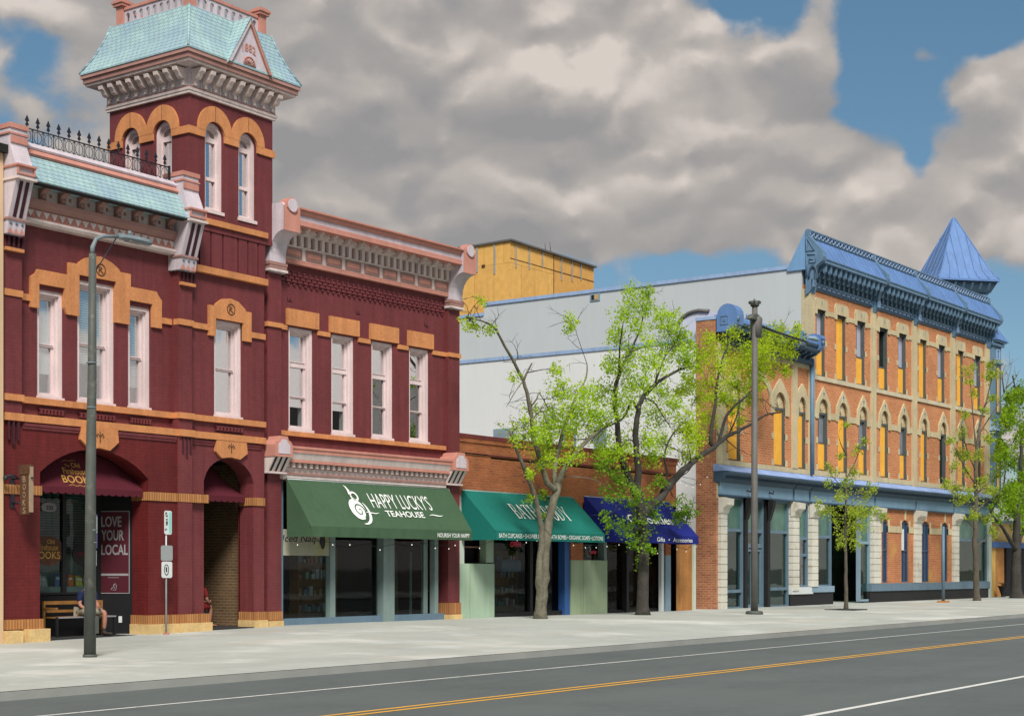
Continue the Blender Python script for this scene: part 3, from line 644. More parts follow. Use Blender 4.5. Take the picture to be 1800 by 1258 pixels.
# arch keystones
def keystone(x0b, x1b, x0t, x1t, zb, zt, y):
    m_ = M().plate([(x0b, zb + .02), ((x0b + x1b) / 2, zb + .06), (x1b, zb + .02), (x1t + .03, zt - .28), (x1t, zt), (x0t, zt), (x0t - .03, zt - .28)], [], y - .08, y + .04)
    k = m_.build('keystone', 'orange', FH); cx = (x0b + x1b) / 2; zc = (zb + zt) / 2 + .08
    o_ = M()
    for sgn in (-1, 1):
        o_.tube([(cx, y - .09, zc - .02), (cx + sgn * .07, y - .09, zc + .05), (cx + sgn * .11, y - .09, zc), (cx + sgn * .07, y - .09, zc - .03)], .008, 5)
    o_.tube([(cx, y - .09, zc + .1), (cx, y - .09, zc - .15)], .009, 5); o_.build('carved_leaf', 'brownsign', k)
keystone(23.03, 23.62, 22.82, 23.84, 4.36, 4.86, 0.0)
keystone(27.17, 27.80, 27.0, 28.02, 4.40, 4.86, YT)
# impost bands and plinths around the piers
for x0, x1, yy in ((20.8, 21.78, 0), (24.79, 25.72, 0), (25.70, 26.67, -.03), (28.31, 28.72, YT)):
    band(FH, 'impost_band', 'tanbrick', x0, x1, 3.30, 3.50, yy - .035, .56)
for x0, x1, yy in ((20.78, 21.80, 0), (24.77, 25.70, 0), (25.68, 26.68, -.05), (28.30, 28.72, YT)):
    band(FH, 'brick_plinth', 'tanbrick', x0, x1, .42, .63, yy - .06, .56)
    if x0 > 21: band(FH, 'plinth_block', 'stone', x0 - .03, x1 + .03, -.3, .42, yy - .10, .56)
for x0, x1, z1, yy in ((20.72, 21.12, .40, -.26), (21.13, 21.28, .36, -.16), (21.29, 21.84, .42, -.24)):
    band(FH, 'plinth_block', 'stone', x0, x1, -.3, z1, yy, .5)

# -------------------------------- cornice of the left bay
CX0, CX1 = 21.18, 25.66
cz = M()
cz.prism([(YB + .1, 9.14), (-.02, 9.14), (-.06, 9.20), (-.06, 9.25), (YB + .1, 9.25)], CX0, CX1); cz.build('cornice', 'cream', FH)
M().prism([(YB + .1, 9.25), (.02, 9.25), (.02, 9.47), (YB + .1, 9.47)], CX0, CX1).build('frieze', 'coral', FH)
zz = M(); n = 21; w = (CX1 - CX0) / n
for i in range(n):
    x = CX0 + i * w; zz.plate([(x + .02, 9.44), (x + w / 2, 9.29), (x + w - .02, 9.44)], [], -.005, .03)
zz.build('zigzag_trim', 'cream', FH)
M().prism([(YB, 9.47), (-.02, 9.47), (-.12, 9.58), (-.14, 9.66), (YB, 9.66)], CX0, CX1).build('cornice_moulding', 'mauve', FH)
M().box(CX0, CX1, .0, .3, 9.66, 9.98).build('frieze', 'cream', FH)
br0 = None
for i in range(8):
    x = 21.78 + i * .52
    if br0 is None:
        m_ = M().prism([(.02, 9.66), (-.08, 9.68), (-.09, 9.80), (-.16, 9.86), (-.24, 9.88), (-.27, 9.97), (.02, 9.97)], x - .075, x + .075); m_.box(x - .05, x + .05, -.11, -.07, 9.70, 9.78)
        br0 = m_.build('bracket', 'mauve', FH); bx = x
    else: dup(br0, FH, (x - bx, 0, 0))
rs = M().tube([(21.52, .0, 9.82), (21.52, -.035, 9.82)], [.045, .02], 8).build('rosette', 'coral', FH)
for i in range(1, 9): dup(rs, FH, (i * .52, 0, 0)) if 21.52 + i * .52 < 25.6 else None
M().prism([(.25, 9.93), (-.36, 9.93), (-.47, 9.90), (-.50, 9.95), (-.16, 10.50), (-.10, 10.56), (.25, 10.56)], CX0 + .02, CX1 - .02).build('mansard', 'shingle', FH)
M().box(CX0 + .02, CX1 - .02, -.485, -.30, 9.89, 9.925).build('gutter_edge', 'dark', FH)
M().prism([(.25, 10.56), (-.12, 10.56), (-.16, 10.60), (-.06, 10.72), (.25, 10.72)], CX0, CX1).build('cornice_moulding', 'coral', FH)
M().prism([(.3, 10.72), (-.08, 10.72), (-.10, 10.76), (-.02, 10.86), (.3, 10.86)], CX0, CX1).build('parapet_cap', 'lav', FH)
# end consoles
def console(x0, x1):
    k = M().prism([(.3, 8.78), (-.20, 8.78), (-.24, 9.08), (-.24, 9.1), (-.5, 9.86), (-.54, 10.16), (-.50, 10.17), (-.30, 10.62), (-.30, 11.0), (.35, 11.0)], x0 + .03, x1 - .03).build('console', 'lav', FH)
    M().box(x0 + .01, x1 - .01, -.33, .36, 10.99, 11.09).build('cap', 'coral', k)
    M().box(x0 + .0, x1 - .0, -.32, .34, 10.86, 10.90).build('moulding', 'coral', k)
    m_ = M(); m_.box(x0 + .04, x1 - .04, -.325, -.29, 10.68, 10.82); m_.build('panel', 'coral', k)
    m_ = M(); ring(m_, x0 + .03, x1 - .03, 9.98, 10.15, .03, -.575, -.53); m_.build('panel_frame', 'coral', k)
    M().box(x0, x1, -.60, .1, 10.15, 10.19).build('moulding', 'coral', k)
    M().box(x0 - .0, x1 + .0, -.60, .1, 9.88, 9.93).build('moulding', 'cream', k)
    st = M()
    for j in range(2):
        xa = x0 + .03 + (x1 - x0 - .06) * (.22 + j * .36); xb = xa + (x1 - x0) * .18
        st.add([(xa, -.258, 9.13), (xb, -.258, 9.13), (xb, -.508, 9.85), (xa, -.508, 9.85)], [(0, 1, 2, 3)])
    st.build('dark_groove', 'maroon', k)
    M().box(x0 - .0, x1 + .0, -.27, .1, 9.07, 9.11).build('moulding', 'mauve', k)
    z = M(); nn = 3; wz = (x1 - x0 - .06) / nn
    for j in range(nn):
        xx = x0 + .03 + j * wz; z.add([(xx, -.215, 8.79), (xx + wz, -.215, 8.79), (xx + wz / 2, -.222, 8.92)], [(0, 1, 2)])
    z.build('zigzag_trim', 'coral', k)
    z = M()
    for j in range(nn):
        xx = x0 + .03 + (j + .5) * wz; z.box(xx - .035, xx + .035, -.245, -.2, 8.985, 9.0); z.box(xx - .007, xx + .007, -.245, -.2, 8.96, 9.03)
    build_each(z, 'cross_bar', 'slate', k)
console(20.72, 21.22); console(25.58, 26.14)
# roof railing with spear finials
rl = thing('roof_railing', (23.3, .1, 10.86), 'black wrought iron roof railing with spear tips beside the aqua tower', 'railing')
x0, x1 = 21.35, 25.55; n = 15; pw = (x1 - x0) / n
m_ = M(); m_.tube([(x0, .1, 11.20), (x1, .1, 11.20)], .016, 6); m_.tube([(x0, .1, 10.88), (x1, .1, 10.88)], .012, 6); m_.build('rail', 'iron', rl)
pan = None
for i in range(n):
    x = x0 + i * pw; c = x + pw / 2
    if pan is None:
        g = M()
        g.tube([(x, .1, 10.88), (x, .1, 11.20)], .010, 5)
        pts = [(c + .105 * math.cos(t), .1, 11.04 + .13 * math.sin(t)) for t in [R(22.5 + 45 * j) for j in range(9)]]; g.tube(pts, .008, 5)
        for sx, sz in ((-1, -1), (1, -1), (-1, 1), (1, 1)): g.tube([(c + sx * .09, .1, 11.04 + sz * .09), (c + sx * pw / 2, .1, 11.04 + sz * .155)], .007, 4)
        g.tube([(c, .1, 10.9), (c, .1, 11.2)], .006, 4)
        pan = g.build('panel', 'iron', rl)
        f = M(); f.tube([(c, .1, 11.2), (c, .1, 11.42)], .009, 5)
        f.plate([(c - .055, 11.36), (c, 11.33), (c + .055, 11.36), (c, 11.48)], [], .09, .11); f.plate([(c - .045, 11.27), (c, 11.24), (c + .045, 11.27), (c, 11.36)], [], .09, .11)
        fin = f.build('finial', 'iron', rl)
    else: dup(pan, rl, (i * pw, 0, 0)); dup(fin, rl, (i * pw, 0, 0))
M().box(x1 - .02, x1 + .02, .08, .12, 10.84, 11.24).build('end_post', 'iron', rl)

# -------------------------------- tower
TX0, TX1, TY0, TY1, TZ = 26.09, 28.93, .0, 2.84, 13.08
s_ = 2.84
def tower_face(T, seen=True):
    q_ = 1 if seen else 0
    holes = [archpoly(.51, 1.11, 10.40, 12.25), archpoly(1.64, 2.24, 10.40, 12.25)]
    M(T).plate(rect(.0, s_ if seen else s_ - .32, 9.9, TZ), holes, 0, .32).build('tower_wall', 'red', FH)
    # ochre twin arches
    for cx in (.81, 1.94):
        out = arc(cx, 12.34, .565, 0, 180, 18, .60); inn = arc(cx, 12.25, .32, 0, 180, 14)
        M(T).plate(out + [(cx - .565, 12.30), (cx - .32, 12.30)] + list(reversed(inn))[1:-1] + [(cx + .32, 12.30), (cx + .565, 12.30)], [], -.055, .05).build('arch_surround', 'orange', FH)
        # joint at the crown
        M(T).box(cx - .006, cx + .006, -.0575, -.054, 12.58, 12.93).build('arch_joint', 'brownsign', FH)
    for a, b in ((-.05, .49), (1.13, 1.62), (2.26, s_ + .05 * q_)):
        M(T).box(a, b, -.05, .0, 12.13, 12.31).build('belt_course', 'orange', FH)
    for x0, x1 in ((.51, 1.11), (1.64, 2.24)):
        f = M(T); f.plate(archpoly(x0 - .0, x1 + .0, 10.40, 12.25), [archpoly(x0 + .08, x1 - .08, 10.47, 12.25)], .06, .3)
        f.plate(archpoly(x0 + .08, x1 - .08, 10.47, 12.25), [rect(x0 + .12, x1 - .12, 10.52, 11.17), rect(x0 + .12, x1 - .12, 11.25, 12.10), arc((x0 + x1) / 2, 12.22, (x1 - x0) / 2 - .12, 0, 180, 12)], .16, .3)
        w = f.build('window', 'pinkframe', FH); w['label'] = 'narrow round headed tower window'
        M(T).plate(archpoly(x0 + .05, x1 - .05, 10.45, 12.25), [], .23, .238).build('pane', 'gl_mir', w)
        M(T).box(x0 - .03, x1 + .03, -.03, .1, 10.34, 10.42).build('sill', 'pinkframe', w)
    # cornice
    c = M(T); c.box(-.07, s_ + .07 * q_, -.07, .0, TZ, TZ + .07); c.box(-.09, s_ + .09 * q_, -.09, .0, TZ + .07, TZ + .13); c.build('cornice', 'cream', FH)
    M(T).box(-.06, s_ + .06 * q_, -.06, .0, TZ + .13, TZ + .17).build('cornice_moulding', 'coral', FH)
    f = M(T); f.box(-.05, s_ + .05 * q_, -.05, .0, TZ + .17, 13.66)
    f.build('frieze', 'lav', FH)
    g = M(T)
    for i in range(10): xx = .03 + i * (s_ - .06) / 9; g.box(xx - .02, xx + .02, -.07, -.051, TZ + .17, 13.40)
    build_each(g, 'frieze_strip', 'cream', FH)
    b0 = None
    for i in range(9):
        xx = .10 + i * (s_ - .2) / 8
        prof = [(-.05, 13.34), (-.10, 13.35), (-.12, 13.42), (-.20, 13.40), (-.27, 13.44), (-.31, 13.52), (-.38, 13.56), (-.40, 13.64), (-.05, 13.66)]
        if b0 is None:
            bm_ = M(T).prism(prof, xx - .07, xx + .07); bm_.box(xx - .04, xx + .04, -.13, -.05, 13.27, 13.35); b0 = bm_.build('bracket', 'cream', FH); bx0 = xx
        else:
            dvec = T.to_3x3() @ Vector((xx - bx0, 0, 0)); dup(b0, FH, dvec)
TF = RZ((TX0, TY0, 0), 0); TL = RZ((TX0, TY1, 0), -90)
tower_face(TF); tower_face(TL, False)
s = M(); s.box(TX1 - .32, TX1, .32, TY1, 9.9, TZ); s.box(TX0 + .32, TX1 - .32, TY1 - .32, TY1, 9.9, 10.4); s.box(TX0 + .32, TX1 - .32, TY1 - .32, TY1, 12.6, TZ); s.box(TX0 + .32, TX0 + .7, TY1 - .32, TY1, 10.4, 12.6); s.box(TX1 - .75, TX1 - .32, TY1 - .32, TY1, 10.4, 12.6); s.box(27.35, 27.7, TY1 - .32, TY1, 10.4, 12.6)
s.build('tower_wall', 'red', FH)
M().box(TX0 + .32, TX1 - .32, .32, TY1 - .32, 9.9, 10.0).build('tower_floor', 'room', FH)
M().box(TX0 - .05, TX1 + .05, -.05, TY1 + .05, 13.66, 13.70).build('tower_ceiling', 'lav', FH)
ov = .5
M().box(TX0 - ov + .08, TX1 + ov - .08, -ov + .08, TY1 + ov - .08, 13.70, 13.76).build('soffit', 'cream', FH)
M().box(TX0 - ov + .04, TX1 + ov - .04, -ov + .04, TY1 + ov - .04, 13.76, 13.88).build('eave_fascia', 'mauve', FH)
M().box(TX0 - ov, TX1 + ov, -ov, TY1 + ov, 13.88, 13.97).build('eave_moulding', 'mauve2', FH)
rf = M(); lev = [(ov + .02, 13.97), (ov + .02, 14.0), (.27, 14.42), (.09, 14.86), (-.02, 15.22)]
vs = []
for o_, z in lev: vs += [(TX0 - o_, -o_, z), (TX1 + o_, -o_, z), (TX1 + o_, TY1 + o_, z), (TX0 - o_, TY1 + o_, z)]
fs = [(0, 3, 2, 1)] + [(4 * i + j, 4 * i + (j + 1) % 4, 4 * i + 4 + (j + 1) % 4, 4 * i + 4 + j) for i in range(len(lev) - 1) for j in range(4)] + [tuple(4 * (len(lev) - 1) + j for j in range(4))]
rf.add(vs, fs).build('tower_roof', 'shingle', FH)
h = M()
for cx, cy, sx, sy in ((TX0, 0, -1, -1), (TX1, 0, 1, -1), (TX0, TY1, -1, 1), (TX1, TY1, 1, 1)):
    h.tube([(cx + sx * o_, cy + sy * o_, z + .01) for o_, z in lev[1:]], .03, 6)
h.build('hip_ridge', 'shingle', FH)
# date gable on the front slope
gx0, gx1, gt = 26.93, 28.27, 15.12; gm = (gx0 + gx1) / 2; gy = -.50
g = M().add([(gx0, gy, 13.98), (gx1, gy, 13.98), (gm, gy, gt), (gx0, .1, 13.98), (gx1, .1, 13.98), (gm, .1, gt)], [(0, 1, 2), (0, 2, 5, 3), (1, 4, 5, 2), (3, 5, 4), (0, 3, 4, 1)])
gable = g.build('date_gable', 'lav', FH)
for sgn in (-1, 1):
    xe = gm + sgn * (gx1 - gm + .07); v0 = Vector((xe, gy, 13.97)); v1 = Vector((gm, gy, gt + .08)); ln = (v1 - v0)
    d = M(); nrm = Vector((ln.z, 0, -ln.x)).normalized() * (-.055 * sgn) * -1
    a_, b_ = v0, v1; c_, d_ = v1 - Vector((0, 0, .13)), v0 - Vector((sgn * .09, 0, 0)); q_ = [a_, b_, c_, d_]
    vv = [p_ + Vector((0, -.06, 0)) for p_ in q_] + [p_ + Vector((0, .0, 0)) for p_ in q_]
    d.add(vv, [(0, 1, 2, 3), (7, 6, 5, 4), (0, 4, 5, 1), (1, 5, 6, 2), (2, 6, 7, 3), (3, 7, 4, 0)]).build('bargeboard', 'coral' if sgn > 0 else 'lav', gable)
    rp = M().add([tuple(v0 + Vector((sgn * .03, -.06, .0))), tuple(v1 + Vector((0, -.06, .03))), tuple(v1 + Vector((0, .5, .03))), tuple(v0 + Vector((sgn * .03, .1, .0)))] +
                 [tuple(v0 + Vector((sgn * .03, -.06, -.05))), tuple(v1 + Vector((0, -.06, -.03))), tuple(v1 + Vector((0, .5, -.03))), tuple(v0 + Vector((sgn * .03, .1, -.05)))],
                 [(0, 1, 2, 3), (4, 7, 6, 5), (0, 4, 5, 1), (1, 5, 6, 2), (2, 6, 7, 3), (3, 7, 4, 0)]).build('gable_roof', 'shingle', gable)
t_ = M(); put_text(t_, '1882', (gm - .02, gy - .004, 14.42), (1, 0, 0), (0, 0, 1), .19, .46, bold=.012, lift=.012, arcb=.05); t_.build('date_lettering', 'coral', gable)
fz = M(); pts = [(gm + .20 * math.cos(t), gy - .012, 14.05 + .20 * math.sin(t)) for t in [math.pi * i / 12 for i in range(13)]]; fz.tube(pts + [pts[0]], .016, 6)
for i in range(1, 8): a_ = math.pi * i / 8; fz.tube([(gm + .05 * math.cos(a_), gy - .012, 14.05 + .05 * math.sin(a_)), (gm + .19 * math.cos(a_), gy - .012, 14.05 + .19 * math.sin(a_))], .010, 5)
fz.build('fan_ornament', 'coral', gable)
# balustrade round the flat top
ins = .22; bz = 15.22
for cx, cy in ((TX0 + ins, ins), (TX1 - ins, ins), (TX0 + ins, TY1 - ins), (TX1 - ins, TY1 - ins)):
    p_ = M().box(cx - .11, cx + .11, cy - .11, cy + .11, bz, bz + .5).build('balustrade_post', 'coral', FH)
    m_ = M(); m_.box(cx - .17, cx + .17, cy - .17, cy + .17, bz + .50, bz + .57); m_.box(cx - .20, cx + .20, cy - .20, cy + .20, bz + .57, bz + .63); m_.box(cx - .14, cx + .14, cy - .14, cy + .14, bz + .63, bz + .68); m_.build('cap', 'coral', p_)
L_ = s_ - 2 * ins - .22
for T in (RZ((TX0 + ins + .11, ins, 0), 0), RZ((TX0 + ins + .11, TY1 - ins, 0), 0), RZ((TX0 + ins, TY1 - ins - .11, 0), -90), RZ((TX1 - ins, TY1 - ins - .11, 0), -90)):
    hs = []; n = 9; w = L_ / n
    for i in range(n): hs.append(archpoly(i * w + .05, (i + 1) * w - .05, bz + .10, bz + .26))
    b = M(T).plate(rect(0, L_, bz + .05, bz + .40), hs, -.03, .03).build('balustrade', 'lav', FH)
    r_ = M(T); r_.box(0, L_, -.06, .06, bz + .40, bz + .47); r_.box(0, L_, -.05, .05, bz, bz + .05); r_.build('rail', 'coral', b)
# wall below the tower: ochre strings with vertical brick slots between
for z0, z1 in ((10.05, 10.19), (8.86, 9.02)): band(FH, 'belt_course', 'orange', 26.14, 28.72, z0, z1, YT - .14, YT + .1)
g = M()
for x in (26.42, 26.80, 27.20, 27.72, 28.06, 28.42):
    g.box(x, x + .05, YT - .012, YT + .02, 9.02, 9.98)
build_each(g, 'brick_slot', 'black', FH)
g = M()
for x in (26.14, 26.47, 26.85, 27.25, 27.77, 28.11, 28.47):
    nx = {26.14: 26.42, 26.47: 26.80, 26.85: 27.20, 27.25: 27.72, 27.77: 28.06, 28.11: 28.42, 28.47: 28.70}[x]
    g.box(x, nx, YT - .055, YT - .002, 9.02, 9.98)
build_each(g, 'brick_panel', 'red', FH)
# ------------------------------------------------------------------ recess behind the wide arch
rc = M()
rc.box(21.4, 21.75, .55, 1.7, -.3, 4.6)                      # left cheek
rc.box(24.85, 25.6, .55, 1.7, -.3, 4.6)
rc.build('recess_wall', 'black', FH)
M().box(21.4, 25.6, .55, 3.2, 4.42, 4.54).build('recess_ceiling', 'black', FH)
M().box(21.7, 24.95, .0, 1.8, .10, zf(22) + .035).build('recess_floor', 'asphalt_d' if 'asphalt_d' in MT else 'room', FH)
YW = 1.3
# window front: dark stall riser, two panes with display
M().box(21.7, 24.5, YW, YW + .12, 0, 1.12).build('stall_riser', 'black', FH)
for x0, x1, lab in ((21.80, 23.38, 'left display window'), (23.50, 24.38, 'right display window')):
    f = M(); ring(f, x0 - .06, x1 + .06, 1.12, 3.75, .05, YW - .02, YW + .1); w = f.build('display_window', 'dark', FH); w['label'] = lab
    M().box(x0 - .02, x1 + .02, YW + .03, YW + .036, 1.15, 3.72).build('pane', 'gl_shop', w)
    M().box(x0 - .05, x1 + .05, YW + .42, YW + .43, 2.05, 3.72).build('blind', 'shopblind', w)
    M().box(x0 - .05, x1 + .05, YW + .06, YW + .5, 1.13, 1.30).build('display_shelf', 'greyfr', w)
    M().box(x0 - .05, x1 + .05, YW + .5, YW + .52, 1.25, 2.1).build('display_back', 'mintback', w)
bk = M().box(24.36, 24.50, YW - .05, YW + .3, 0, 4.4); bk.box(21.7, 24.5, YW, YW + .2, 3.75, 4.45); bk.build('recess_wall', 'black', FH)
# angled door side wall with the red poster
A_, B_ = Vector((24.84, .56, 0)), Vector((24.44, 1.36, 0)); dv = (A_ - B_); LN = dv.length; uv = dv.normalized(); nn = Vector((uv.y, -uv.x, 0))
if nn.x > 0: nn = -nn
TP = Matrix(((uv.x, -nn.x, 0, B_.x), (uv.y, -nn.y, 0, B_.y), (0, 0, 1, 0), (0, 0, 0, 1)))    # x along wall towards street, y into wall
M(TP).box(-.05, LN, 0, .08, 0, 4.45).build('recess_wall', 'black', FH)
ps = thing('poster', tuple(B_ + uv * .4 + Vector((0, 0, 1.15))), 'tall dark red poster reading LOVE YOUR LOCAL beside the shop door', 'poster')
x0p, x1p = .06, .80
M(TP).box(x0p, x1p, -.012, -.002, 1.15, 3.05).build('sheet', 'poster', ps)
fr = M(TP); ring(fr, x0p - .02, x1p + .02, 1.13, 3.07, .018, -.018, -.002); fr.build('frame', 'greylet', ps)
tt = M()
for k, (wd, zc, wdt) in enumerate((('LOVE', 2.82, .50), ('YOUR', 2.50, .56), ('LOCAL', 2.16, .66))):
    put_text(tt, wd, B_ + uv * .12 + nn * .012 + Vector((0, 0, zc)), uv, (0, 0, 1), .25, wdt, align='L', bold=.02)
tt.build('lettering', 'greylet', ps)
tt = M(TP); tt.box(x0p + .01, x1p - .01, -.016, -.010, 1.55, 1.60); tt.box(x0p + .22, x0p + .5, -.016, -.010, 1.50, 1.51); tt.build('stripe', 'greylet', ps)
tt = M(); o_ = B_ + uv * .42 + nn * .013 + Vector((0, 0, 1.28))
stroke(tt, [(-.06, -.06), (-.02, .0), (.03, -.03), (.0, .05), (.05, .09)], .016, o_, uv, (0, 0, 1)); stroke(tt, [(.0, .05), (.08, .06), (.06, -.07), (-.02, -.06)], .014, o_, uv, (0, 0, 1)); tt.build('emblem', 'greylet', ps)
# arched fabric awnings inside both openings
def arch_awning(x0, x1, zt, zb, yb, yf, label, words=False, rise=.45, cat='awning'):
    a = thing('arch_awning', ((x0 + x1) / 2, yf, zb), label, cat)
    n = 20; top = []; bot = []
    for i in range(n + 1):
        t = i / n; x = x0 + (x1 - x0) * t; top.append((x, yb, zt - rise * (2 * t - 1) ** 2)); bot.append((x, yf, zb))
    M().add(top + bot, [(i, i + 1, n + 2 + i, n + 1 + i) for i in range(n)]).build('canopy', 'maraw', a)
    v = M(); k = int((x1 - x0) / .19); vs = []; 
    pts = []
    for i in range(k):
        xa = x0 + (x1 - x0) * i / k; xb = x0 + (x1 - x0) * (i + 1) / k
        pts += [((xa + xb) / 2 + (xb - xa) / 2 * math.cos(th), zb - .11 - .045 * math.sin(th)) for th in [math.pi, math.pi * .75, math.pi * .5, math.pi * .25]]
    v.plate([(x0, zb)] + pts + [(x1, zb - .11), (x1, zb)], [], yf - .004, yf + .004).build('scalloped_valance', 'maraw', a)
    return a
aw = arch_awning(21.76, 24.80, 4.36, 3.52, .62, .16, 'maroon fabric awning with gold bookshop lettering under the wide arch')
nrm = Vector((0, -(4.2 - 3.52), -.46)).normalized(); upv = Vector((0, .46, .80)).normalized()
tt = M(); o_ = Vector((22.98, .33, 3.78))
put_text(tt, 'BOOKS', o_ + upv * -.10, (1, 0, 0), upv, .20, .86, bold=.012, lift=.03)
put_text(tt, 'Firehouse', o_ + upv * .115, (1, 0, 0), upv, .165, .66, bold=.008, lift=.03)
put_text(tt, 'The', o_ + upv * .26 + Vector((-.16, 0, 0)), (1, 0, 0), upv, .07, .13, lift=.03)
put_text(tt, 'Old', o_ + upv * .28 + Vector((.08, 0, 0)), (1, 0, 0), upv, .13, .24, bold=.008, lift=.03)
stroke(tt, [(-.30, 0), (-.2, .03), (-.1, -.01), (0, .02), (.1, -.01), (.2, .03), (.3, 0)], .014, o_ + upv * -.27, (1, 0, 0), upv, .03)
stroke(tt, [(-.25, 0), (-.15, .03), (-.05, .01), (.05, .05), (.15, .02), (.25, 0)], .012, o_ + upv * .37, (1, 0, 0), upv, .03)
tt.build('lettering', 'gold', aw)
arch_awning(26.66, 28.32, 4.42, 3.52, 1.1, .35, 'plain maroon fabric awning under the narrow arch', rise=.6)
# shop window things
def cloudboard(name, cx, cz, w, h, y, m, label, cat):
    b = thing(name, (cx, y, cz), label, cat); pts = []
    for i in range(32):
        a = 2 * math.pi * i / 32; k = 1 + .05 * math.cos(8 * a); pts.append((cx + w / 2 * k * (abs(math.cos(a)) ** .6) * (1 if math.cos(a) > 0 else -1), cz + h / 2 * k * (abs(math.sin(a)) ** .6) * (1 if math.sin(a) > 0 else -1)))
    M().plate(pts, [], y, y + .015).build('board', m, b); return b
X, Z = q(86, 891, YW - .05); nb_ = cloudboard('number_plate', X, Z, .40, .20, YW - .05, 'greylet', 'small scalloped grey house number plate 232 in the shop window', 'number plate')
tt = M(); put_text(tt, '232', (X + .02, YW - .052, Z - .01), (1, 0, 0), (0, 0, 1), .09, .20, bold=.02); tt.build('digits', 'ink', nb_)
X, Z = q(86, 966, YW + .02)
ws = thing('window_decal', (X, YW + .015, Z - .2), 'gold bookshop lettering on the left display window', 'window lettering')
tt = M(); o_ = Vector((X, YW + .02, Z))
put_text(tt, 'BOOKS', o_ + Vector((-.05, 0, -.12)), (1, 0, 0), (0, 0, 1), .17, .72, bold=.01); put_text(tt, 'Firehouse', o_ + Vector((-.02, 0, .06)), (1, 0, 0), (0, 0, 1), .14, .55, bold=.006); put_text(tt, 'Old', o_ + Vector((.05, 0, .19)), (1, 0, 0), (0, 0, 1), .10, .2, bold=.006)
tt.build('lettering', 'gold', ws)
M().plate([(X + .42 * math.cos(t), Z - .02 + .34 * math.sin(t)) for t in [2 * math.pi * i / 28 for i in range(28)]], [], YW + .022, YW + .026).build('dark_oval', 'brownsign', ws)
X, Z = q(143, 974, YW + .02); os_ = thing('neon_sign', (X, YW, Z), 'dark oval OPEN sign hanging in the right display window', 'sign')
M().plate([(X + .26 * math.cos(t), Z + .25 * math.sin(t)) for t in [2 * math.pi * i / 24 for i in range(24)]], [], YW + .012, YW + .024).build('board', 'dark', os_)
tt = M(); put_text(tt, 'OPEN', (X + .02, YW + .01, Z), (1, 0, 0), (0, 0, 1), .10, .36, bold=.004); tt.build('lettering', 'poster2', os_)
bc = [('bk_a', (.10, .20, .45)), ('bk_b', (.55, .16, .04)), ('bk_c', (.45, .42, .10)), ('bk_d', (.5, .5, .48)), ('bk_e', (.10, .25, .12))]
for k, c_ in bc: MT[k] = mat('book_cover_' + k[-1], c_, .5, .25, 14)
bks = [(74, 1025, .26, .26, 'bk_d', 'grey and white'), (104, 1024, .24, .30, 'bk_a', 'blue'), (124, 1023, .16, .28, 'bk_b', 'orange and black'), (140, 1024, .22, .26, 'bk_c', 'yellow'), (149, 1024, .16, .24, 'bk_e', 'green')]
for px, py, w_, h_, m_, cn in bks:
    X, Z = q(px, 1033, YW + .25)
    b = thing('book', (X, YW + .22, 1.30), cn + ' covered book standing on the shop window shelf', 'book', 'books on the window shelf')
    M(Matrix.Translation((X, YW + .22, 1.30)) @ Matrix.Rotation(R(-10), 4, 'X')).box(-w_ / 2, w_ / 2, 0, .03, 0.005, h_).build('cover', m_, b)
    M(Matrix.Translation((X, YW + .22, 1.30)) @ Matrix.Rotation(R(-10), 4, 'X')).box(-w_ / 2 + .04, w_ / 2 - .04, -.004, 0, h_ * .55, h_ * .75).build('title_block', 'signw', b)
# open book light line / cord shapes
o_ = M(); X0, Z0 = q(66, 1002, YW + .3); X1, Z1 = q(109, 1010, YW + .3)
o_.tube([(X0, YW + .3, Z0), (X0 + .3, YW + .3, Z0 - .03), (X0 + .6, YW + .3, Z0 + .02), (X1, YW + .3, Z1), (X1 + .1, YW + .3, Z1 - .3)], .012, 5); tag(o_.build('display_cord', 'signw'), 'thin white cord looping across the shop window display', 'cord')
# outlet on dark wall
X, Z = q(219, 1080, .75)
op = M(TP).box(.55, .63, -.02, 0, .45, .60); tag(op.build('wall_socket', 'signw'), 'small white socket box low on the black recess wall', 'socket')
# carved BOOKS blade sign on iron arm, hung from the left pier
sb = thing('blade_sign', (21.0, -.55, 3.0), 'carved brown hanging sign spelling BOOKS down its face, on the left brick pier', 'sign')
# board stands perpendicular to the wall: face looks toward -X
Xs = 21.02
M().box(Xs - .035, Xs + .035, -.62, -.32, 2.86, 3.86).build('board', 'brownsign', sb)
M().box(Xs - .05, Xs + .05, -.65, -.29, 3.70, 3.90).build('carved_top', 'brownsign', sb)
e_ = M(); e_.box(Xs - .04, Xs + .05, -.655, -.62, 2.90, 3.86); e_.build('edge_strip', 'signlet', sb)
tt = M()
for k, ch in enumerate('BOOKS'): put_text(tt, ch, (Xs - .036, -.47, 3.60 - k * .165), (0, -1, 0), (0, 0, 1), .13, .10, bold=.01)
tt.build('lettering', 'signlet', sb)
ar = M(); ar.tube([(Xs, 0, 3.62), (Xs, -.7, 3.62)], .02, 6); ar.tube([(Xs, 0, 3.1), (Xs, -.33, 3.1)], .02, 6); ar.box(Xs - .05, Xs + .05, -.03, .0, 3.0, 3.7); ar.build('iron_arm', 'iron', sb)
ar = M(); ar.tube([(Xs - .3, -.2, 3.66), (Xs - .1, -.25, 3.68), (Xs, -.2, 3.62)], .02, 6); ar.ball((Xs - .3, -.2, 3.62), .06); ar.build('lamp', 'iron', sb)
